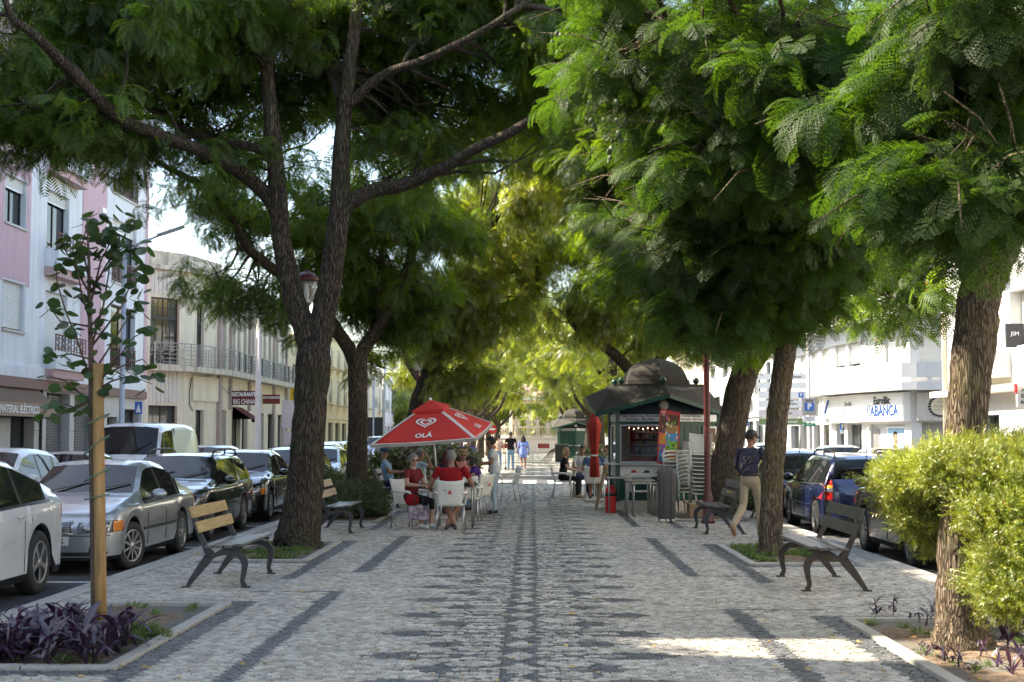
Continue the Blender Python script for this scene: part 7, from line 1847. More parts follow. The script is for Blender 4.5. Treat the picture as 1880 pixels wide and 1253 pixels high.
def table(x, y, label, w=.7, d=.7, z=0, rz=0, h=.73, group='cafe tables'):
    t = thing('cafe_table', label, 'table', (x, y, z), rz, group)
    MB().box((0,0,h), (w, d, .022), M['table_top']).build('table_top', M['table_top'], t, bevel=.006)
    for sx in (-1,1):
        mb = MB(); mb.tube([(sx*(w/2-.04),-d/2+.03,0),(sx*(w/2-.04),-d/2+.03,h-.07),(sx*(w/2-.05),-d/2+.05,h-.03),(sx*(w/2-.05),d/2-.05,h-.03),(sx*(w/2-.04),d/2-.03,h-.07),(sx*(w/2-.04),d/2-.03,0)], .016, 8, M['chrome']); mb.build('leg', M['chrome'], t)
    return t
table(-1.38, 25.85, 'cafe table between the two people dressed in red'); table(-1.5, 30.7, 'cafe table of the group behind the parasol pole'); table(1.42, 38.1, 'cafe table of the four people left of the kiosk')
table(2.05, 30.4, 'first of three nested tables in front of the kiosk', .95, .6, 0, .0, .76); table(2.22, 29.6, 'second of three nested tables in front of the kiosk', .62, .5, 0, .0, .73); table(2.30, 29.2, 'third of three nested tables in front of the kiosk', .55, .45, 0, 0, .68)
# small things on the tables
for (x, y, lb) in [(-1.30, 25.75, 'white coffee cup on the nearest table'), (1.35, 38.0, 'white coffee cup on the table by the kiosk')]:
    mb = MB(); mb.lathe([(.001,.742),(.06,.742),(.065,.748),(.03,.75),(.028,.75),(.04,.80),(.036,.80),(.024,.756),(.001,.756)], 14, M['white_sign'], (0,0,0)); o = mb.build('coffee_cup', M['white_sign']); o.location = (x, y, 0); tag(o, lb, 'cup')
mb = MB(); mb.ell((0,0,.78), (.16,.10,.045), M['black'], 12, 8); mb.ell((.05,-.02,.81), (.08,.06,.03), M['black'], 10, 6); o = mb.build('dark_bag', M['black']); o.location = (-1.13, 25.6, 0); tag(o, 'black bag lying on the table edge beside the red shirted man', 'bag')

# kiosk surroundings
et = thing('fire_extinguisher', 'large red fire extinguisher standing by the kiosk corner', 'fire extinguisher', (1.68, 30.7, 0))
MB().lathe([(.10,0),(.115,.03),(.115,.48),(.09,.56),(.03,.60)], 18, M['red_sign']).build('cylinder', M['red_sign'], et)
MB().lathe([(.118,.36),(.118,.43)], 18, M['black']).build('band', M['black'], et)
mb = MB(); mb.lathe([(.03,.60),(.03,.66)], 10, M['black']); mb.beam((0,0,.66), (-.10,0,.70), .03, .02, M['black']); mb.tube([(.03,0,.63),(.12,-.02,.58),(.13,-.02,.3)], .012, 6, M['black']); mb.build('valve', M['black'], et)
bt = thing('chalk_board', 'dark menu board with wooden edge leaning against the kiosk corner', 'board', (1.42, 32.0, 0), 0)
R = Matrix.Rotation(math.radians(13), 4, 'Y'); 
mb = MB(); mb.box((0,0,.48), (.02,.62,.98), M['black'], 0, R); mb.build('board', M['black'], bt)
for yy in (-.33,.33): MB().box((0,yy,.48), (.035,.035,1.02), M['stake'], 0, R).build('wooden_edge', M['stake'], bt)
MB().box((0,0,.99), (.035,.66,.035), M['stake'], 0, R).build('wooden_edge', M['stake'], bt)
MB().beam((.20,.0,.96), (.50,0,.0), .04, .03, M['stake']).build('back_leg', M['stake'], bt)
def carton(x, y, z, w, d, h, rz, lb):
    t = thing('cardboard_box', lb, 'box', (x, y, z), rz); MB().box((0,0,h/2), (w,d,h), M['kraft']).build('box_body', M['kraft'], t, bevel=.004)
    for s in (-1,1): MB().beam((s*w/2,0,h+.004), (s*(w/2+.11),0,h+.06), d, .006, M['kraft'], up=(0,0,1)).build('flap', M['kraft'], t)
carton(3.36, 29.35, 0, .34, .3, .26, .1, 'brown cardboard box on the ground under the chair stack')
carton(3.95, 31.6, 1.03, .36, .3, .32, -.2, 'cardboard box on the kiosk ledge behind the lamp post')
# folded red parasol
ft = thing('folded_parasol', 'closed red parasol tied with a white cord beside the kiosk', 'parasol', (1.55, 35.6, 0))
def folded(mb, x, y, z0, z1, r0, r1, n=24):
    prof = [(0,r0*.62),(.2,r0*.62),(.33,r0*.46),(.5,r0*.62),(.68,r0*.82),(.80,r0*1.0),(.84,r0*.80),(.94,r0*.5),(1,.02)]
    vs = []; 
    for v, r in prof:
        for k in range(n): q = r*(1+.22*math.sin(k*PI)*0+.20*(1 if k % 2 else -1)*(1-v*.6)+.06*math.sin(k*1.7)); a = 2*PI*k/n; vs.append((x+q*math.cos(a), y+q*math.sin(a), z0+(z1-z0)*v))
    mb.add(vs, [(j*n+k, j*n+(k+1) % n, (j+1)*n+(k+1) % n, (j+1)*n+k) for j in range(len(prof)-1) for k in range(n)]+[tuple(range(n-1,-1,-1))], M['parasol_fold'], True)
mb = MB(); folded(mb, 0, 0, .62, 2.25, .165, 0); mb.build('folded_canopy', M['parasol_fold'], ft)
MB().lathe([(.02,0),(.02,2.26)], 10, M['white_sign']).build('pole', M['white_sign'], ft); MB().lathe([(.085,1.14),(.095,1.16),(.085,1.18)], 16, M['white_sign']).build('cord', M['white_sign'], ft); MB().box((0,0,.04), (.5,.5,.08), M['concrete']).build('base', M['concrete'], ft, bevel=.01)
# open parasol
pt = thing('parasol', 'open red square parasol with white heart emblem and lettering', 'parasol', (-1.82, 28.4, 0))
nrm = Vector((-.083, -.14, 1)).normalized(); apex = Vector((-1.82-1.82*0, 28.4, 0))*0+Vector((0,0,.05))+nrm*2.28
xa = Vector((1,.0,.083)).normalized(); rzz = math.radians(-7.5)
xa = Vector((math.cos(rzz), math.sin(rzz)*1, 0)); xa = (xa-nrm*xa.dot(nrm)).normalized(); ya = nrm.cross(xa)
def pw(u, v, w): return apex+xa*u+ya*v+nrm*w
MB().tube([(0,0,.04), tuple(apex*.5), tuple(apex-nrm*.03)], .022, 12, M['alu']).build('pole', M['alu'], pt)
mb = MB(); mb.tube([(0,0,.05),(0,0,.35)], .03, 10, M['alu']); mb.build('pole_socket', M['alu'], pt); MB().box((0,0,.03), (.55,.55,.06), M['concrete'], .2).build('base', M['concrete'], pt, bevel=.01)
h_ = 1.03; cw = -.62
cor = [(-h_,-h_),(h_,-h_),(h_,h_),(-h_,h_)]
for k in range(4):
    a, b = cor[k], cor[(k+1) % 4]; n = 10; vs = []
    for j in range(n+1):
        t_ = .16+.84*j/n
        for i in range(n+1):
            s_ = i/n; x = (a[0]+(b[0]-a[0])*s_)*t_; y = (a[1]+(b[1]-a[1])*s_)*t_
            w = cw*t_+.035*math.sin(PI*s_)*t_*(-1)*.6+.02*math.sin(PI*t_)
            vs.append(pw(x, y, w))
    # white border: outermost cells
    fr, fw_ = [], []
    for j in range(n):
        for i in range(n):
            f = (j*(n+1)+i, j*(n+1)+i+1, (j+1)*(n+1)+i+1, (j+1)*(n+1)+i); fr.append(f)
    mb = MB(); mb.add(vs, fr, M['parasol_red'], True); cp = mb.build('canopy_panel', M['parasol_red'], pt); sd = cp.modifiers.new('s', 'SOLIDIFY'); sd.thickness = .004
    out = [Vector(vs[n*(n+1)+i]) for i in range(n+1)]
    c0 = pw(0,0,cw*.0)
    mb = MB()
    for i in range(n):
        p, q = out[i], out[i+1]; ip, iq = p.lerp(apex, .045), q.lerp(apex, .045); up = nrm*.006; dn = nrm*-.055
        mb.add([p+up, q+up, iq+up, ip+up, p+dn, q+dn], [(0,1,2,3),(0,4,5,1),(1,5,4,0)], M['parasol_white'])
    mb.build('white_hem', M['parasol_white'], pt)
    mb = MB(); L_ = [Vector(vs[j*(n+1)]) for j in range(n+1)]; R_ = [Vector(vs[j*(n+1)+n]) for j in range(n+1)]; nx_ = (R_[n]-L_[n]).normalized()
    for side, sg in ((L_, 1), (R_, -1)):
        for j in range(n): p, q = side[j]+nrm*.007, side[j+1]+nrm*.007; mb.add([p, q, q+nx_*sg*.055, p+nx_*sg*.055], [(0,1,2,3)], M['parasol_white'])
    mb.build('white_seam', M['parasol_white'], pt)
    e1 = Vector(pw(*cor[(k+1) % 4], cw))-Vector(pw(*cor[k], cw)); mid = (Vector(pw(*cor[k], cw))+Vector(pw(*cor[(k+1) % 4], cw)))/2; up_ = (apex-mid)
    c = mid+up_*.45; FT = frame(c, e1, up_)
    heart(cp, FT, 4.4 if False else 3.3, M['white_sign'], .040)
    text_mesh('OLÁ', .17, M['white_sign'], cp, frame(mid+up_*.13, e1, up_) @ Matrix.Translation((0,0,.022)), 'lettering', .002, bold=.005)
vs = [pw(x*.30, y*.30, -.10) for x, y in cor]+[pw(x*.30, y*.30, -.155) for x, y in cor]+[apex+nrm*.06]
mb = MB(); mb.add(vs, [(0,1,8),(1,2,8),(2,3,8),(3,0,8),(0,4,5,1),(1,5,6,2),(2,6,7,3),(3,7,4,0)], M['parasol_red']); mb.build('top_cap', M['parasol_red'], pt)
MB().ell(tuple(apex+nrm*.07), (.035,.035,.035), M['white_sign'], 10, 6).build('finial', M['white_sign'], pt)
for k in range(4): MB().beam(tuple(apex-nrm*.10), tuple(pw(cor[k][0]*.98, cor[k][1]*.98, cw-.015)), .014, .014, M['alu']).build('rib', M['alu'], pt)

# ---------------------------------------------------------------- bandstand, figures, barriers
bx, by = .35, 146.5
bs = thing('bandstand', 'pale stone bandstand with slim columns and railing at the end of the walk', 'bandstand', (bx, by, 0)); RB_ = 7.0
def oc(k, R, n=8, o=22.5): a = math.radians(o+360/n*k); return (R*math.cos(a), R*math.sin(a))
MB().prism([oc(k, RB_) for k in range(8)], 0, 1.42, M['white_stone'], 'z').build('plinth', M['white_stone'], bs); MB().prism([oc(k, RB_+.15) for k in range(8)], 1.42, 1.56, M['white_stone'], 'z').build('floor_slab', M['white_stone'], bs)
for k in range(8):
    x, y = oc(k, RB_-.5); MB().lathe([(.22,1.56),(.2,1.7),(.10,1.75),(.09,5.2),(.18,5.35)], 12, M['white_stone'], (x,y,0)).build('column', M['white_stone'], bs)
    a, b = Vector((*oc(k, RB_-.15), 0)), Vector((*oc(k+1, RB_-.15), 0)); mb = MB(); mb.beam(a+Vector((0,0,2.55)), b+Vector((0,0,2.55)), .07, .06, M['white_stone']); mb.beam(a+Vector((0,0,1.66)), b+Vector((0,0,1.66)), .05, .05, M['white_stone'])
    mb.build('handrail', M['white_stone'], bs)
    for j in range(20): p = a.lerp(b, (j+.5)/20); MB().box((p.x, p.y, 2.09), (.035,.035,.86), M['white_stone']).build('baluster', M['white_stone'], bs)
mb = MB(); n = 8; o_ = [(*oc(k, RB_+.6), 5.35) for k in range(8)]; i_ = [(*oc(k, 3.2), 6.6) for k in range(8)]
mb.add(o_+i_+[(0,0,7.6)], [(k, (k+1) % 8, (k+1) % 8+8, k+8) for k in range(8)]+[(k+8, (k+1) % 8+8, 16) for k in range(8)]+[tuple(range(7,-1,-1))], mat('bandstand_roof', (.55,.36,.33), .7)); mb.build('roof', None, bs)
for k in range(8):
    a, b = Vector((*oc(k, RB_+.6), 5.3)), Vector((*oc(k+1, RB_+.6), 5.3)); MB().beam(a, b, .06, .35, M['white_sign']).build('valance', M['white_sign'], bs)
for i, x in enumerate((-2.6, -1.0, 1.1, 2.7)):
    mb = MB(); t = thing('barrier', ['leftmost red crowd barrier before the bandstand','second red crowd barrier from the left before the bandstand','third red crowd barrier from the left before the bandstand','rightmost red crowd barrier before the bandstand'][i], 'barrier', (x, 136.5, 0), 0, 'red barriers before the bandstand')
    MB().box((0,0,.68), (1.25,.05,.45), M['awning_red']).build('red_panel', M['red_sign'], t)
    for s in (-.6,.6): MB().box((s,0,.5), (.06,.3,1.0), M['white_sign']).build('leg', M['white_sign'], t)
mb = MB()
ct = thing('covered_stack', 'black covered stack of terrace furniture before the closed kiosk', 'furniture stack', (1.75, 90.2, 0)); MB().b2((-.3,-.4,0), (.55,.4,1.12), M['black']).build('black_cover', M['black'], ct, bevel=.06)
for k in range(7):
    t = thing('folded_chair', 'black folded metal chair leaning left of the covered stack', 'chair', (1.15-.10*k, 90.0+.05*(k % 2), 0), 0, 'folded chairs by the closed kiosk'); R = Matrix.Rotation(math.radians(22+3*k), 4, 'Y')
    mb = MB(); 
    for q in (-.2,.2): mb.box((0,q,.48), (.03,.03,.98), M['dark_metal'], 0, R)
    for q in range(5): mb.box((0,0,.35+q*.13), (.02,.42,.06), M['dark_metal'], 0, R)
    mb.build('chair_frame', M['dark_metal'], t)

# ---------------------------------------------------------------- scooters
def scooter(label, x, y, rz, pm, screen=None):
    t = thing('motor_scooter', label, 'scooter', (x, y, RZ if y < 59 and y > 49.6 else 0), rz)
    for yy in (-.62, .62):
        R = Matrix.Translation((0, yy, .26)) @ Matrix.Rotation(PI/2, 4, 'Y'); MB().lathe([(.16,-.05),(.24,-.055),(.26,-.03),(.26,.03),(.24,.055),(.16,.05),(.02,.03)], 22, M['tyre'], M=R).build('wheel', M['tyre'], t)
    mb = MB(); mb.ell((0,-.45,.55), (.17,.42,.20), pm); mb.ell((0,.0,.30), (.15,.35,.09), pm); mb.build('body', pm, t)
    mb = MB(); mb.ell((0,.48,.62), (.20,.12,.30), pm); mb.ell((0,.60,.46), (.10,.22,.08), pm); mb.build('front_fairing', pm, t)
    mb = MB(); mb.ell((0,-.38,.78), (.14,.36,.07), M['black']); mb.build('saddle', M['black'], t)
    mb = MB(); mb.tube([(-.33,.36,.99),(-.2,.40,.97),(0,.45,.95),(.2,.40,.97),(.33,.36,.99)], .018, 8, M['black']); mb.build('handlebar', M['black'], t)
    for s in (-1,1):
        mb = MB(); mb.tube([(s*.2,.42,.97),(s*.27,.46,1.14)], .008, 6, M['black']); mb.ell((s*.28,.46,1.17), (.06,.02,.045), M['black']); mb.build('mirror', M['black'], t)
    MB().ell((0,.585,.74), (.10,.05,.07), M['lens']).build('headlight', M['lens'], t); MB().ell((0,-.86,.60), (.09,.03,.04), M['taillight']).build('tail_light', M['taillight'], t)
    MB().box((0,-.90,.42), (.17,.01,.13), M['plate']).build('number_plate', M['plate'], t)
    if screen: 
        mb = MB(); mb.add([(-.24,.52,.80),(.24,.52,.80),(.27,.44,1.36),(-.27,.44,1.36)], [(0,1,2,3),(3,2,1,0)], screen); mb.build('windscreen', screen, t)
    return t
scooter('black scooter parked near the closed kiosk, tail towards the viewer', 2.3, 67.6, .15, M['black'])
scooter('bright blue scooter with tall tinted windscreen crossing behind the cafe tables', -2.35, 51.6, PI+.2, mat('scooter_blue', (.02,.10,.62), .25, coat=1), mat('tinted_screen', (.20,.20,.34), .2))
# ---------------------------------------------------------------- people
def person(label, loc, face, H=1.72, pose='stand', shirt=None, pants=None, shoe=None, skin=None, hair=None, hairstyle='short', sleeve='short', leg='long', lean=0, arms=None, legs=None, head=(0,0), female=False, vox=.016, cap=None, glasses=False, build=1.0, seat_h=.46, torso_rot=0, name='person', cat='person', belt=None, skirt=False):
    """local frame: faces +Y, x to its right"""
    skin = skin or M['skin']; shoe = shoe or M['black']; k = H/1.75
    rz = math.atan2(-face[0], face[1]); t = thing(name, label, cat, loc, rz)
    hip = (.93 if pose != 'sit' else seat_h+.10)*(k if pose != 'sit' else 1)
    V3 = Vector; pel = V3((0,0,hip)); ln = math.radians(lean); up = V3((0, math.sin(ln), math.cos(ln)))
    tr = math.radians(torso_rot); rx = V3((math.cos(tr), math.sin(tr), 0)); fy = V3((-math.sin(tr), math.cos(tr), 0))
    chest = pel+up*.36*k+fy*.0; neck = pel+up*.545*k; sw = (.178 if female else .20)*k*build
    hd, ht = math.radians(head[0]), math.radians(head[1])    # turn, nod
    hf = V3((-math.sin(hd)*math.cos(ht), math.cos(hd)*math.cos(ht), -math.sin(ht))); hf = hf.normalized()
    hc = neck+up*.145*k+hf*.025+V3((0,0,.01)); 
    sh = {s: neck+rx*s*sw-up*.045*k for s in (-1,1)}
    defarm = {'stand': [(.06,.0,-.29),(.05,.10,-.53)], 'walk': [(.06,.0,-.29),(.05,.10,-.53)], 'sit': [(.07,.10,-.26),(-.04,.33,-.30)]}[pose]
    arms = arms or {}; legs = legs or {}
    caps = []   # (p0, r0, p1, r1, region)
    def C(a, ra, b, rb, reg): caps.append((V3(a), ra, V3(b), rb, reg))
    hw = .085*k
    LR = {}
    for s in (-1,1):
        hj = pel+V3((s*hw,0,-.02))
        if s in legs: kn, an, ft = [V3(q) for q in legs[s]]
        elif pose == 'sit': kn, an, ft = V3((s*.11,.43*k,seat_h+.05)), V3((s*.12,.42*k,.09)), V3((s*.13,.58*k,.035))
        else: kn, an, ft = V3((s*.095,.02,.50*k)), V3((s*.10,-.01,.09)), V3((s*.11,.15,.035))
        th, kr, ar = .086*k*build, .058*k, .042*k; reg = 'pants' if leg != 'none' else 'skin'
        if leg == 'long': kr *= 1.14; ar *= 1.35
        C(hj, th, hj.lerp(kn, .5), th*.86, 'pants'); C(hj.lerp(kn, .5), th*.86, kn, kr, 'pants' if leg in ('long','short','capri') else 'skin')
        C(kn, kr, kn.lerp(an, .35), kr*.98, 'pants' if leg in ('long','capri') else 'skin'); C(kn.lerp(an,.35), kr*.95, an+V3((0,0,.03)), ar, 'pants' if leg == 'long' else 'skin')
        d = (ft-an); d.z = 0; d = d.normalized() if d.length > 0 else V3((0,1,0))
        C(an-V3((0,0,.03))-d*.03, .043, V3((ft.x, ft.y, max(ft.z, .03)))-d*.01, .037, 'shoe')
    # torso
    w = build
    def E(c, r, reg): caps.append((V3(c), V3(r), None, None, reg))
    E(pel+V3((0,0,.0)), (.165*k*w, .125*k*w, .125*k), 'pants'); E(pel+up*.17*k, (.148*k*w, .115*k*w, .17*k), 'shirt'); E(chest, ((.165 if female else .178)*k*w, .118*k*w, .17*k), 'shirt')
    if female: 
        for s in (-1,1): E(chest+fy*.085*k+rx*s*.07*k-up*.0, (.06*k,.055*k,.065*k), 'shirt')
    E(neck-up*.055*k, (sw*.80, .075*k, .055*k), 'shirt')
    C(neck-up*.03*k, .055*k, hc-hf*.02-V3((0,0,.05*k)), .052*k, 'skin')
    E(hc+V3((0,0,.012)), (.075*k, .095*k, .112*k), 'head'); 
    hx = hf.cross(V3((0,0,1))).normalized()
    E(hc+hf*.03-V3((0,0,.055*k)), (.052*k,.055*k,.055*k), 'skin')
    C(hc+hf*.088*k+V3((0,0,.01)), .011*k, hc+hf*.106*k-V3((0,0,.022*k)), .014*k, 'skin')
    for s in (-1,1): C(hc+hx*s*.076*k-V3((0,0,.02*k)), .012*k, hc+hx*s*.08*k+V3((0,0,.02*k)), .014*k, 'skin')
    hands = []
    for s in (-1,1):
        e, h = [V3(q)*k for q in (arms.get(s) or [(s*defarm[0][0], defarm[0][1], defarm[0][2]), (s*defarm[1][0], defarm[1][1], defarm[1][2])])]
        el, ha = sh[s]+e, sh[s]+h; r = .050*k*build
        C(sh[s]-rx*s*.012, r*1.0, sh[s].lerp(el, .5), r*.95, 'shirt' if sleeve != 'none' else 'skin'); C(sh[s].lerp(el, .5), r*.92, el, r*.78, 'shirt' if sleeve == 'long' else 'skin')
        C(el, r*.78, el.lerp(ha, .45), r*.74, 'shirt' if sleeve == 'long' else 'skin'); C(el.lerp(ha, .45), r*.72, ha, .027*k, 'shirt' if sleeve == 'long' else 'skin')
        d = (ha-el).normalized(); hands.append((ha, d, s))
        E(ha+d*.045*k, (.034*k,.034*k,.034*k), 'skin')
    # union by voxel remesh
    mb = MB()
    for a, ra, b, rb, reg in caps:
        if b is None: 
            R = Matrix.Rotation(tr, 3, 'Z') @ Matrix.Rotation(-ln, 3, 'X') if reg not in ('head',) else Matrix((hx, hf, hx.cross(hf))).transposed()
            mb.ell(a, ra, None, 16, 12, R=R)
        else:
            d = (b-a); n_ = 4; mb.tube([a+d*(i/n_) for i in range(n_+1)], [ra+(rb-ra)*i/n_ for i in range(n_+1)], 12, None); mb.ell(a, (ra,)*3, None, 12, 8); mb.ell(b, (rb,)*3, None, 12, 8)
    o = mb.build('tmp', M['skin'], None); rm = o.modifiers.new('r', 'REMESH'); rm.mode = 'VOXEL'; rm.voxel_size = vox; rm.use_smooth_shade = True
    dg = bpy.context.evaluated_depsgraph_get(); dg.update(); me = bpy.data.meshes.new_from_object(o.evaluated_get(dg)); bpy.data.objects.remove(o)
    bm = bmesh.new(); bm.from_mesh(me)
    for _ in range(3): bmesh.ops.smooth_vert(bm, verts=bm.verts, factor=.5, use_axis_x=True, use_axis_y=True, use_axis_z=True)
    bm.to_mesh(me); bm.free()
    regs = ['skin','shirt','pants','shoe']; mats = {'skin': skin, 'shirt': shirt or M['c_white'], 'pants': pants or M['c_denim'], 'shoe': shoe}
    me.materials.clear(); [me.materials.append(mats[r]) for r in regs]
    nf = len(me.polygons); co = np.empty(nf*3, np.float32); me.polygons.foreach_get('center', co); co = co.reshape(-1, 3); best = np.full(nf, 1e9); lab = np.zeros(nf, np.int32)
    for a, ra, b, rb, reg in caps:
        if b is None: rr = np.array(ra); q = (co-np.array(a))/rr; dist = (np.sqrt((q*q).sum(1))-1)*rr.min()
        else:
            A_ = np.array(a); D_ = np.array(b)-A_; u = np.clip(((co-A_)@D_)/max(1e-9, D_@D_), 0, 1); dist = np.sqrt(((co-A_-u[:, None]*D_)**2).sum(1))-(ra+(rb-ra)*u)
        reg = 'skin' if reg == 'head' else reg; m_ = dist < best; best[m_] = dist[m_]; lab[m_] = regs.index(reg)
    zn = (neck-up*.0).z
    me.polygons.foreach_set('material_index', lab); me.polygons.foreach_set('use_smooth', np.ones(nf, bool))
    # clothes stand slightly proud of the skin
    me.update()
    body = bpy.data.objects.new('body', me); COL.objects.link(body); body.parent = t
    # hands: four fingers and a thumb joined to the body mesh
    mb = MB()
    for ha, d, s in hands:
        side = d.cross(V3((0,0,1))); side = side.normalized() if side.length > .1 else V3((1,0,0)); pn = side.cross(d)
        for i in range(4):
            b0 = ha+d*.062*k+side*(i-1.5)*.018*k; l = (.070,.080,.075,.058)[i]*k; dd = (d*.8-pn*.35).normalized(); d2 = (d*.5-pn*.8).normalized()
            mb.tube([b0-d*.02*k, b0+dd*l*.5, b0+dd*l*.5+d2*l*.5], [.0095*k,.0085*k,.007*k], 6, skin)
        b0 = ha+d*.02*k-side*s*.028*k; mb.tube([b0, b0-side*s*.02*k+d*.03*k, b0-side*s*.022*k+d*.06*k], [.012*k,.011*k,.008*k], 6, skin)
    mb.build('fingers', skin, body)
    # eyes, brows, mouth
    mb = MB(); ux = hx
    for s in (-1,1):
        mb.ell(hc+hf*.082*k+ux*s*.031*k+V3((0,0,.018*k)), (.009*k,.006*k,.0055*k), M['ink'], 8, 6)
        mb.tube([hc+hf*.088*k+ux*s*.018*k+V3((0,0,.036*k)), hc+hf*.078*k+ux*s*.048*k+V3((0,0,.038*k))], .004*k, 5, M['hair_d'])
    mb.tube([hc+hf*.082*k-ux*.02*k-V3((0,0,.052*k)), hc+hf*.09*k-V3((0,0,.054*k)), hc+hf*.082*k+ux*.02*k-V3((0,0,.052*k))], .005*k, 5, M['lips'])
    mb.build('face', None, body)
    if glasses:
        mb = MB()
        for s in (-1,1): mb.lathe([(.019*k,-.0015),(.0205*k,0),(.019*k,.0015),(.018*k,0)], 14, M['black'], M=frame(hc+hf*.102*k+ux*s*.032*k+V3((0,0,.014*k)), ux, (0,0,1))); mb.tube([hc+hf*.10*k+ux*s*.055*k+V3((0,0,.016*k)), hc+ux*s*.084*k+V3((0,0,.014*k))], .003*k, 5, M['black'])
        mb.tube([hc+hf*.105*k-ux*.014*k+V3((0,0,.016*k)), hc+hf*.105*k+ux*.014*k+V3((0,0,.016*k))], .0025, 5, M['black']); mb.build('glasses', M['black'], t)
    hm = hair or M['hair_d']; R = Matrix((hx, hf, hx.cross(hf))).transposed()
    mb = MB(); n1, n2 = 16, 10; vs = []
    for i in range(n2+1):
        a = PI*.64*i/n2
        for j in range(n1):
            b = 2*PI*j/n1; v = V3((math.sin(a)*math.cos(b), math.sin(a)*math.sin(b), math.cos(a)))
            fr = max(0, v.y)*(.9 if a > 1.0 else 0)
            r = (1.09+.03*math.sin(j*3+i*2))*(1-.0*fr)
            p = V3((v.x*.080*k, v.y*.099*k-.008, v.z*.116*k))*r
            if v.y > .25 and v.z < .45: p = V3((p.x*.86, p.y*.80, max(p.z, .045*k)))
            if hairstyle == 'short' and v.z < -.1: p *= .93
            vs.append(hc+V3((0,0,.016))+R @ p)
    mb.add(vs, [(i*n1+j, i*n1+(j+1) % n1, (i+1)*n1+(j+1) % n1, (i+1)*n1+j) for i in range(n2) for j in range(n1)], hm, True)
    if hairstyle in ('bob','long','curly'):
        L = {'bob': .17, 'long': .42, 'curly': .13}[hairstyle]*k
        rh = random.Random(len(label))
        for j in range(11 if hairstyle != 'curly' else 26):
            if hairstyle == 'curly':
                a = rh.uniform(0, 2*PI); z_ = rh.uniform(-.08,.12)*k; p = hc+hx*math.cos(a)*.085*k+hf*(math.sin(a)*.085*k-.02)+V3((0,0,z_))
                if (p-hc).dot(hf) > .05*k and z_ < .06*k: continue
                mb.ell(p, (.034*k,)*3, hm, 8, 6); continue
            a = PI+(PI*1.04)*(j/10) - .02; p0 = hc+hx*math.cos(a)*.082*k+hf*(math.sin(a)*.088*k-.005)+V3((0,0,.03*k)); p2 = p0-V3((0,0,L*rh.uniform(.85,1.05)))+hx*math.cos(a)*.012*k-hf*.01
            mb.tube([p0, p0.lerp(p2,.5)+hx*math.cos(a)*.012*k, p2], [.030*k,.032*k,.014*k], 7, hm)
    if hairstyle == 'puffy': 
        for q in ((0,-.06,.06),(.05,-.03,.06),(-.05,-.03,.06),(0,.02,.10),(.06,-.04,-.01),(-.06,-.04,-.01),(0,-.08,-.01)): mb.ell(hc+hx*q[0]*k+hf*q[1]*k+V3((0,0,q[2]*k)), (.05*k,.055*k,.05*k), hm, 10, 8)
    if hairstyle != 'none': mb.build('hair', hm, t)
    if cap:
        mb = MB(); prof = [(.096*k,.0),(.097*k,.03*k),(.090*k,.07*k),(.06*k,.10*k),(.001,.108*k)]
        T = R.to_4x4(); T.translation = hc+V3((0,0,.035*k)); mb.lathe(prof, 18, cap, M=T @ Matrix.Diagonal((.9,1.08,1,1)))
        vsb = [(.085*k*math.cos(a), .075*k+.10*k*math.sin(a), .004-.01*abs(math.cos(a))) for a in [PI*i/10 for i in range(11)]]+[(-.08*k,.05*k,.008),(.08*k,.05*k,.008)]
        mb.add([(p[0],p[1],p[2]) for p in vsb]+[(p[0],p[1],p[2]+.008) for p in vsb], [tuple(range(12,-1,-1)), tuple(range(13,26))]+[(i,(i+1) % 13,(i+1) % 13+13,i+13) for i in range(13)], cap, False, T); mb.build('cap', cap, t)
    if belt: MB().lathe([(.160*k*w,-.02),(.163*k*w,0),(.160*k*w,.02)], 20, belt, M=Matrix.Translation(pel+V3((0,0,.10*k))) @ Matrix.Diagonal((1.0,.78,1,1))).build('belt', belt, t)
    if skirt or pose != 'sit':
        # shirt hem
        z0 = .02*k if not skirt else -.12*k; mb = MB(); n1 = 24; rings = []
        for i, (zz, rr) in enumerate([(z0, 1.16), (.06*k, 1.10), (.14*k, 1.03)]):
            for j in range(n1): a = 2*PI*j/n1; q = rr*(1+.03*math.sin(j*2.3+i)) ; rings.append(pel+V3((.155*k*w*q*math.cos(a), .122*k*w*q*math.sin(a), zz)))
        mb.add(rings, [(i*n1+j, i*n1+(j+1) % n1, (i+1)*n1+(j+1) % n1, (i+1)*n1+j) for i in range(2) for j in range(n1)], shirt, True)
        if skirt or not belt: mb.build('shirt_hem', shirt, t)
    return t
for n_, c in dict(c_red=(.26,.010,.014), c_redb=(.15,.018,.024), c_black=(.012,.012,.013), c_denim=(.16,.27,.38), c_khaki=(.36,.29,.20), c_indigo=(.045,.045,.075), c_lblue=(.22,.34,.50), c_blue=(.20,.28,.62), c_pink=(.70,.26,.22), c_white=(.62,.62,.60), c_purple=(.10,.04,.24), c_beige=(.55,.40,.30), c_navy=(.03,.05,.10), c_blueg=(.10,.16,.28), c_pale=(.48,.60,.66)).items(): M[n_] = cloth(n_, c)
M['c_blouse'] = cloth('c_blouse', (.55,.55,.56), .25); M['hair_g'] = mat('grey_hair', (.17,.165,.155), .7, var=.3, scale=30, bump=.4, bscale=60); M['hair_b'] = mat('blonde_hair', (.42,.26,.11), .6, var=.3, scale=30, bump=.4, bscale=60); M['hair_r'] = mat('dark_red_hair', (.10,.018,.015), .6, var=.3, scale=30, bump=.4, bscale=60); M['lips'] = mat('lips', (.32,.11,.09), .5); M['boot'] = mat('tan_boot', (.30,.17,.08), .8); M['shoe_w'] = mat('white_trainer', (.62,.62,.60), .6)
M['bank_grey2'] = mat('faded_print', (.16,.16,.18), .8)
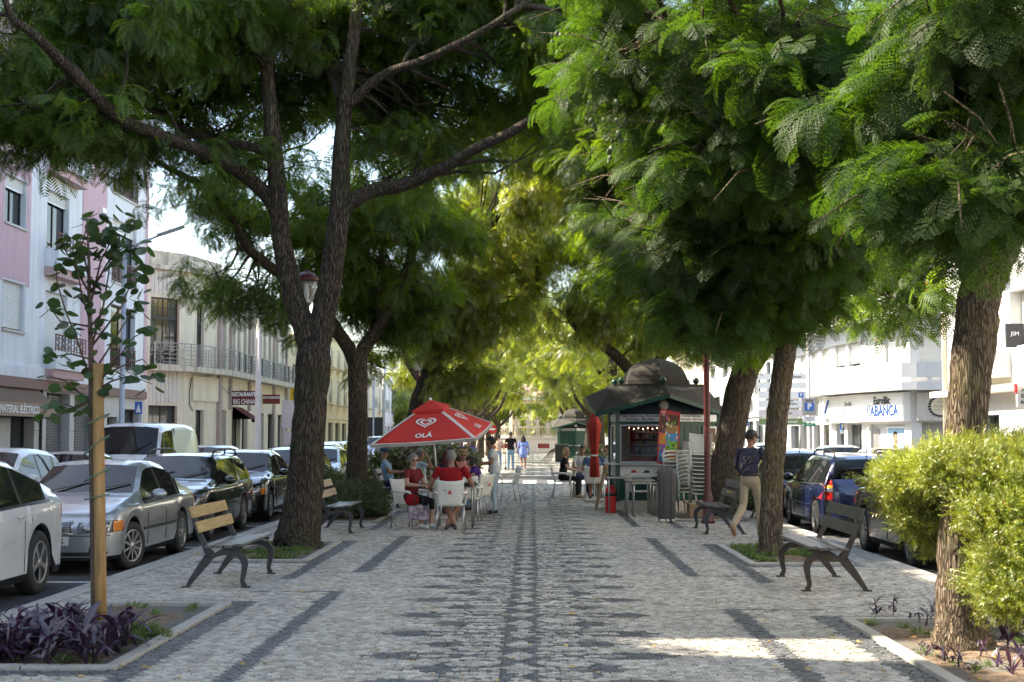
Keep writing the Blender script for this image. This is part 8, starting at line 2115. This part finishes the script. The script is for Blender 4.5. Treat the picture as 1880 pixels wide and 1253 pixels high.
# walking man, right
wm = person('man walking away in dark long sleeved top, khaki trousers and black cap', (3.55, 23.35, 0), (.45, .9), 1.74, 'walk', M['c_indigo'], M['c_khaki'], M['boot'], M['skin_d'], M['hair_d'], 'short', 'long', 'long', 4,
   arms={-1: [(-.07,.10,-.27),(-.02,.27,-.42)], 1: [(.08,-.03,-.29),(.12,.10,-.50)]}, legs={-1: [(-.10,-.06,.50),(-.12,-.50,.20),(-.12,-.44,.07)], 1: [(.10,.16,.51),(.10,.20,.09),(.10,.38,.035)]}, head=(-38,14), cap=M['black'], belt=M['ink'], vox=.014)
mb = MB(); mb.tube([(.17,-.06,1.43),(.05,-.15,1.25),(-.14,-.13,1.02),(-.19,.0,.98)], .012, 6, M['black']); mb.build('shoulder_strap', M['black'], wm)
text_mesh('59', .17, M['bank_grey2'], wm, frame((.0,-.142,1.25), (1,0,0), (0,.04,1)), 'shirt_print', .002); text_mesh('gaz', .11, M['bank_grey2'], wm, frame((-.03,-.140,1.12), (1,.0,.15), (0,.04,1)), 'shirt_print', .002)
# front table
wr_ = person('grey haired woman in red blouse and glasses seated at the front table', (-2.17, 25.62, 0), (.8,-.6), 1.62, 'sit', M['c_redb'], M['c_black'], M['shoe_w'], None, M['hair_g'], 'puffy', 'short', 'capri', 4, arms={-1: [(-.06,.08,-.26),(.10,.30,-.28)], 1: [(.06,.08,-.26),(-.10,.30,-.28)]}, head=(-30,4), female=True, glasses=True, build=1.08, legs={-1: [(-.08,.42,.49),(.0,.48,.10),(.02,.63,.04)], 1: [(.10,.42,.49),(.12,.34,.09),(.12,.50,.035)]})
person('man in red shirt seen from behind, feet crossed under his chair', (-1.42, 24.98, 0), (0,1), 1.76, 'sit', M['c_red'], M['c_black'], mat('dark_trainer', (.06,.06,.055), .7), M['skin_d'], M['hair_g'], 'short', 'short', 'short', 3, arms={-1: [(-.13,.04,-.27),(-.14,.26,-.33)], 1: [(.13,.06,-.26),(.10,.30,-.24)]}, build=1.18, legs={-1: [(-.15,.30,.49),(.05,.12,.10),(.08,.0,.04)], 1: [(.15,.30,.49),(-.06,.14,.10),(-.09,.02,.04)]})
hb = thing('handbag', 'mauve patterned handbag hanging from the red bloused woman\'s chair', 'handbag', (-2.0, 25.15, .17), .1)
mb = MB(); prof = [(.17,0),(.19,.06),(.18,.18),(.15,.25)]; vs = []
for w_, z_ in prof: vs += [(w_,.06,z_),(-w_,.06,z_),(-w_,-.06,z_),(w_,-.06,z_)]
mb.add(vs, [(4*i+j, 4*i+(j+1) % 4, 4*(i+1)+(j+1) % 4, 4*(i+1)+j) for i in range(3) for j in range(4)]+[(3,2,1,0),(12,13,14,15)], None); mb.build('bag_body', mat('mauve_pattern', (.20,.12,.17), .7, var=.6, scale=14, c2=(.50,.40,.46), detail=1), hb, bevel=.02)
for s in (-1,1): MB().tube([(-.09,s*.05,.24),(-.06,s*.05,.42),(.06,s*.05,.42),(.09,s*.05,.24)], .008, 6, M['ink']).build('handle', M['ink'], hb)
rb_ = MB(); rb_.ell((0,0,0), (.13,.05,.11), M['c_red'], 12, 8); o = rb_.build('red_bag', M['c_red']); o.location = (-2.12, 25.2, .52); tag(o, 'small red bag beside the woman in the red blouse', 'bag')
person('man in pale blue shirt holding his head, arm raised', (-2.35, 30.5, 0), (.9,.35), 1.74, 'sit', M['c_pale'], M['c_navy'], None, M['skin_d'], M['hair_g'], 'short', 'short', 'long', -6, arms={1: [(.16,.16,-.10),(-.02,.08,.20)], -1: [(-.06,.1,-.26),(.05,.3,-.3)]}, head=(20,10))
person('woman with long dark red hair seated with her back turned', (-1.80, 29.6, 0), (.2,1), 1.66, 'sit', M['c_navy'], M['c_black'], None, None, M['hair_r'], 'long', 'short', 'long', 5, female=True)
person('dark haired man at the second table', (-1.86, 31.5, 0), (.5,.4), 1.76, 'sit', M['c_black'], M['c_navy'], None, M['skin_d'], M['hair_d'], 'short', 'short', 'long', 3)
person('blonde curly haired woman in pink looking at her phone', (-1.58, 32.6, 0), (.15,-1), 1.64, 'sit', M['c_pink'], M['c_white'], None, None, M['hair_b'], 'curly', 'short', 'long', 6, arms={-1: [(-.08,.1,-.25),(.02,.28,-.08)], 1: [(.08,.1,-.25),(-.06,.28,-.14)]}, head=(0,10), female=True, glasses=True)
person('dark haired girl bending over the second table', (-1.10, 31.7, 0), (-.9,-.2), 1.5, 'sit', M['c_purple'], M['c_denim'], None, None, M['hair_d'], 'bob', 'short', 'long', 26, head=(0,30), female=True)
person('short haired waitress in pale blouse and light jeans standing at the tables', (-.80, 30.2, 0), (-1,-.05), 1.63, 'stand', M['c_blouse'], mat('pale_denim', (.36,.46,.52), .85, var=.15, scale=5), M['black'], M['skin_d'], M['hair_d'], 'puffy', 'short', 'long', 5, arms={-1: [(-.06,.03,-.27),(.04,.27,-.30)], 1: [(.06,.02,-.27),(-.04,.27,-.28)]}, head=(0,14), female=True, build=1.05)
mb = MB(); mb.lathe([(.001,0),(.17,0),(.18,.015)], 20, M['black']); o = mb.build('serving_tray', M['black']); o.location = (-1.16, 30.2, 1.05); tag(o, 'black round tray held by the waitress', 'tray')
person('man in blue shirt and cap reclining on the third left bench', (-3.33, 33.4, 0), (1,.05), 1.76, 'sit', M['c_lblue'], M['c_navy'], M['shoe_w'], M['skin_d'], M['hair_g'], 'short', 'short', 'long', -14, arms={-1: [(-.06,.14,-.24),(-.02,.42,-.24)], 1: [(.06,.14,-.24),(.02,.42,-.22)]}, cap=M['c_navy'], glasses=True, seat_h=.45, build=1.08, legs={-1: [(-.10,.45,.50),(-.10,.55,.10),(-.10,.70,.05)], 1: [(.10,.45,.50),(.10,.50,.10),(.10,.66,.05)]})
# kiosk tables
person('blonde woman in black sitting left of the folded parasol', (.80, 37.9, 0), (1,-.1), 1.66, 'sit', M['c_black'], M['c_black'], mat('sandal', (.25,.18,.12), .7), None, M['hair_b'], 'bob', 'short', 'long', 8, head=(-40,0), female=True, glasses=True)
person('dark haired man in blue shirt seen from behind by the folded parasol', (1.58, 36.6, 0), (.1,1), 1.78, 'sit', M['c_blueg'], M['c_navy'], None, M['skin_d'], M['hair_d'], 'short', 'short', 'short', 8, build=1.1)
person('man in white shirt at the kiosk table facing the viewer', (1.38, 39.8, 0), (.1,-1), 1.74, 'sit', M['c_white'], M['c_navy'], None, M['skin_d'], M['hair_d'], 'short', 'short', 'long', 6, head=(0,15))
person('short haired man in profile against the kiosk corner', (2.15, 39.0, 0), (-1,-.1), 1.76, 'sit', M['c_white'], M['c_navy'], None, M['skin'], M['hair_r'], 'short', 'short', 'long', 6)
# strollers in the distance
person('man in black T-shirt and light jeans walking away', (-1.02, 68.0, 0), (0,1), 1.82, 'walk', M['c_black'], M['c_denim'], M['boot'], M['skin_d'], M['hair_d'], 'short', 'short', 'long', 2, legs={-1: [(-.10,-.02,.50),(-.12,-.10,.10),(-.12,.05,.035)], 1: [(.10,.08,.50),(.10,.12,.09),(.10,.27,.035)]}, arms={-1: [(-.09,.0,-.28),(-.12,.06,-.52)], 1: [(.09,.0,-.28),(.12,.06,-.52)]}, vox=.022)
person('woman in loose light blue shirt with long dark hair walking away', (-.41, 66.5, 0), (.05,1), 1.66, 'walk', M['c_blue'], M['c_blue'], M['shoe_w'], M['skin_d'], M['hair_d'], 'long', 'long', 'none', 2, female=True, build=1.12, skirt=True, vox=.022, legs={-1: [(-.09,.0,.48),(-.07,-.22,.14),(-.07,-.10,.04)], 1: [(.09,.08,.48),(.06,.10,.09),(.06,.24,.035)]})
st_ = person('man in beige top with helmet pushing a kick scooter', (-1.62, 68.6, 0), (.2,1), 1.68, 'walk', M['c_beige'], M['c_denim'], M['shoe_w'], None, M['hair_d'], 'short', 'short', 'long', 6, cap=M['ink'], vox=.022)
ks = thing('kick_scooter', 'black kick scooter wheeled beside the man in beige', 'kick scooter', (-1.28, 68.6, 0), 0)
MB().b2((-.06,-.4,.08), (.06,.35,.12), M['black']).build('deck', M['black'], ks); MB().beam((0,.38,.1), (0,.30,1.0), .03, .03, M['black']).build('steering_post', M['black'], ks); MB().box((0,.3,1.0), (.42,.03,.03), M['black']).build('handlebar', M['black'], ks)
for yy in (-.42,.42): MB().lathe([(.001,-.02),(.09,-.02),(.09,.02),(.001,.02)], 14, M['tyre'], M=Matrix.Translation((0,yy,.09)) @ Matrix.Rotation(PI/2, 4, 'Y')).build('wheel', M['tyre'], ks)
person('scooter rider in purple shirt and dark helmet', (-2.30, 51.95, RZ), (-.2,-1), 1.74, 'sit', M['c_purple'], M['c_navy'], None, M['skin_d'], M['hair_d'], 'short', 'short', 'long', 8, seat_h=.78, arms={-1: [(-.12,.14,-.22),(-.12,.42,-.18)], 1: [(.12,.14,-.22),(.12,.42,-.18)]}, cap=M['purple_h'] if 'purple_h' in M else M['c_purple'], legs={-1: [(-.2,.38,.74),(-.2,.34,.36),(-.2,.48,.33)], 1: [(.2,.38,.74),(.2,.34,.36),(.2,.48,.33)]})
# pale figures on the bandstand
for i, (x, lb) in enumerate([(-1.6, 'leftmost pale figure standing on the bandstand'), (-.38, 'second pale figure from the left on the bandstand'), (.50, 'pale figure with raised hand in the middle of the bandstand'), (1.55, 'shorter pale figure on the bandstand'), (2.6, 'pale figure beside the closed kiosk roof on the bandstand')]):
    a = {-1: [(-.10,.04,-.26),(-.02,.24,-.22)], 1: [(.10,.04,-.26),(.02,.24,-.20)]}
    if i == 2: a[-1] = [(-.12,.12,-.05),(-.08,.15,.22)]
    person(lb, (x, 141.0, 1.56), (.1*(-1)**i, -1), (2.0 if i != 3 else 1.6), 'stand', M['statue'], M['statue'], M['statue'], M['statue'], M['statue'], 'short', 'long', 'long', 2, arms=a, vox=.03, name='statue', cat='statue', cap=M['statue'])
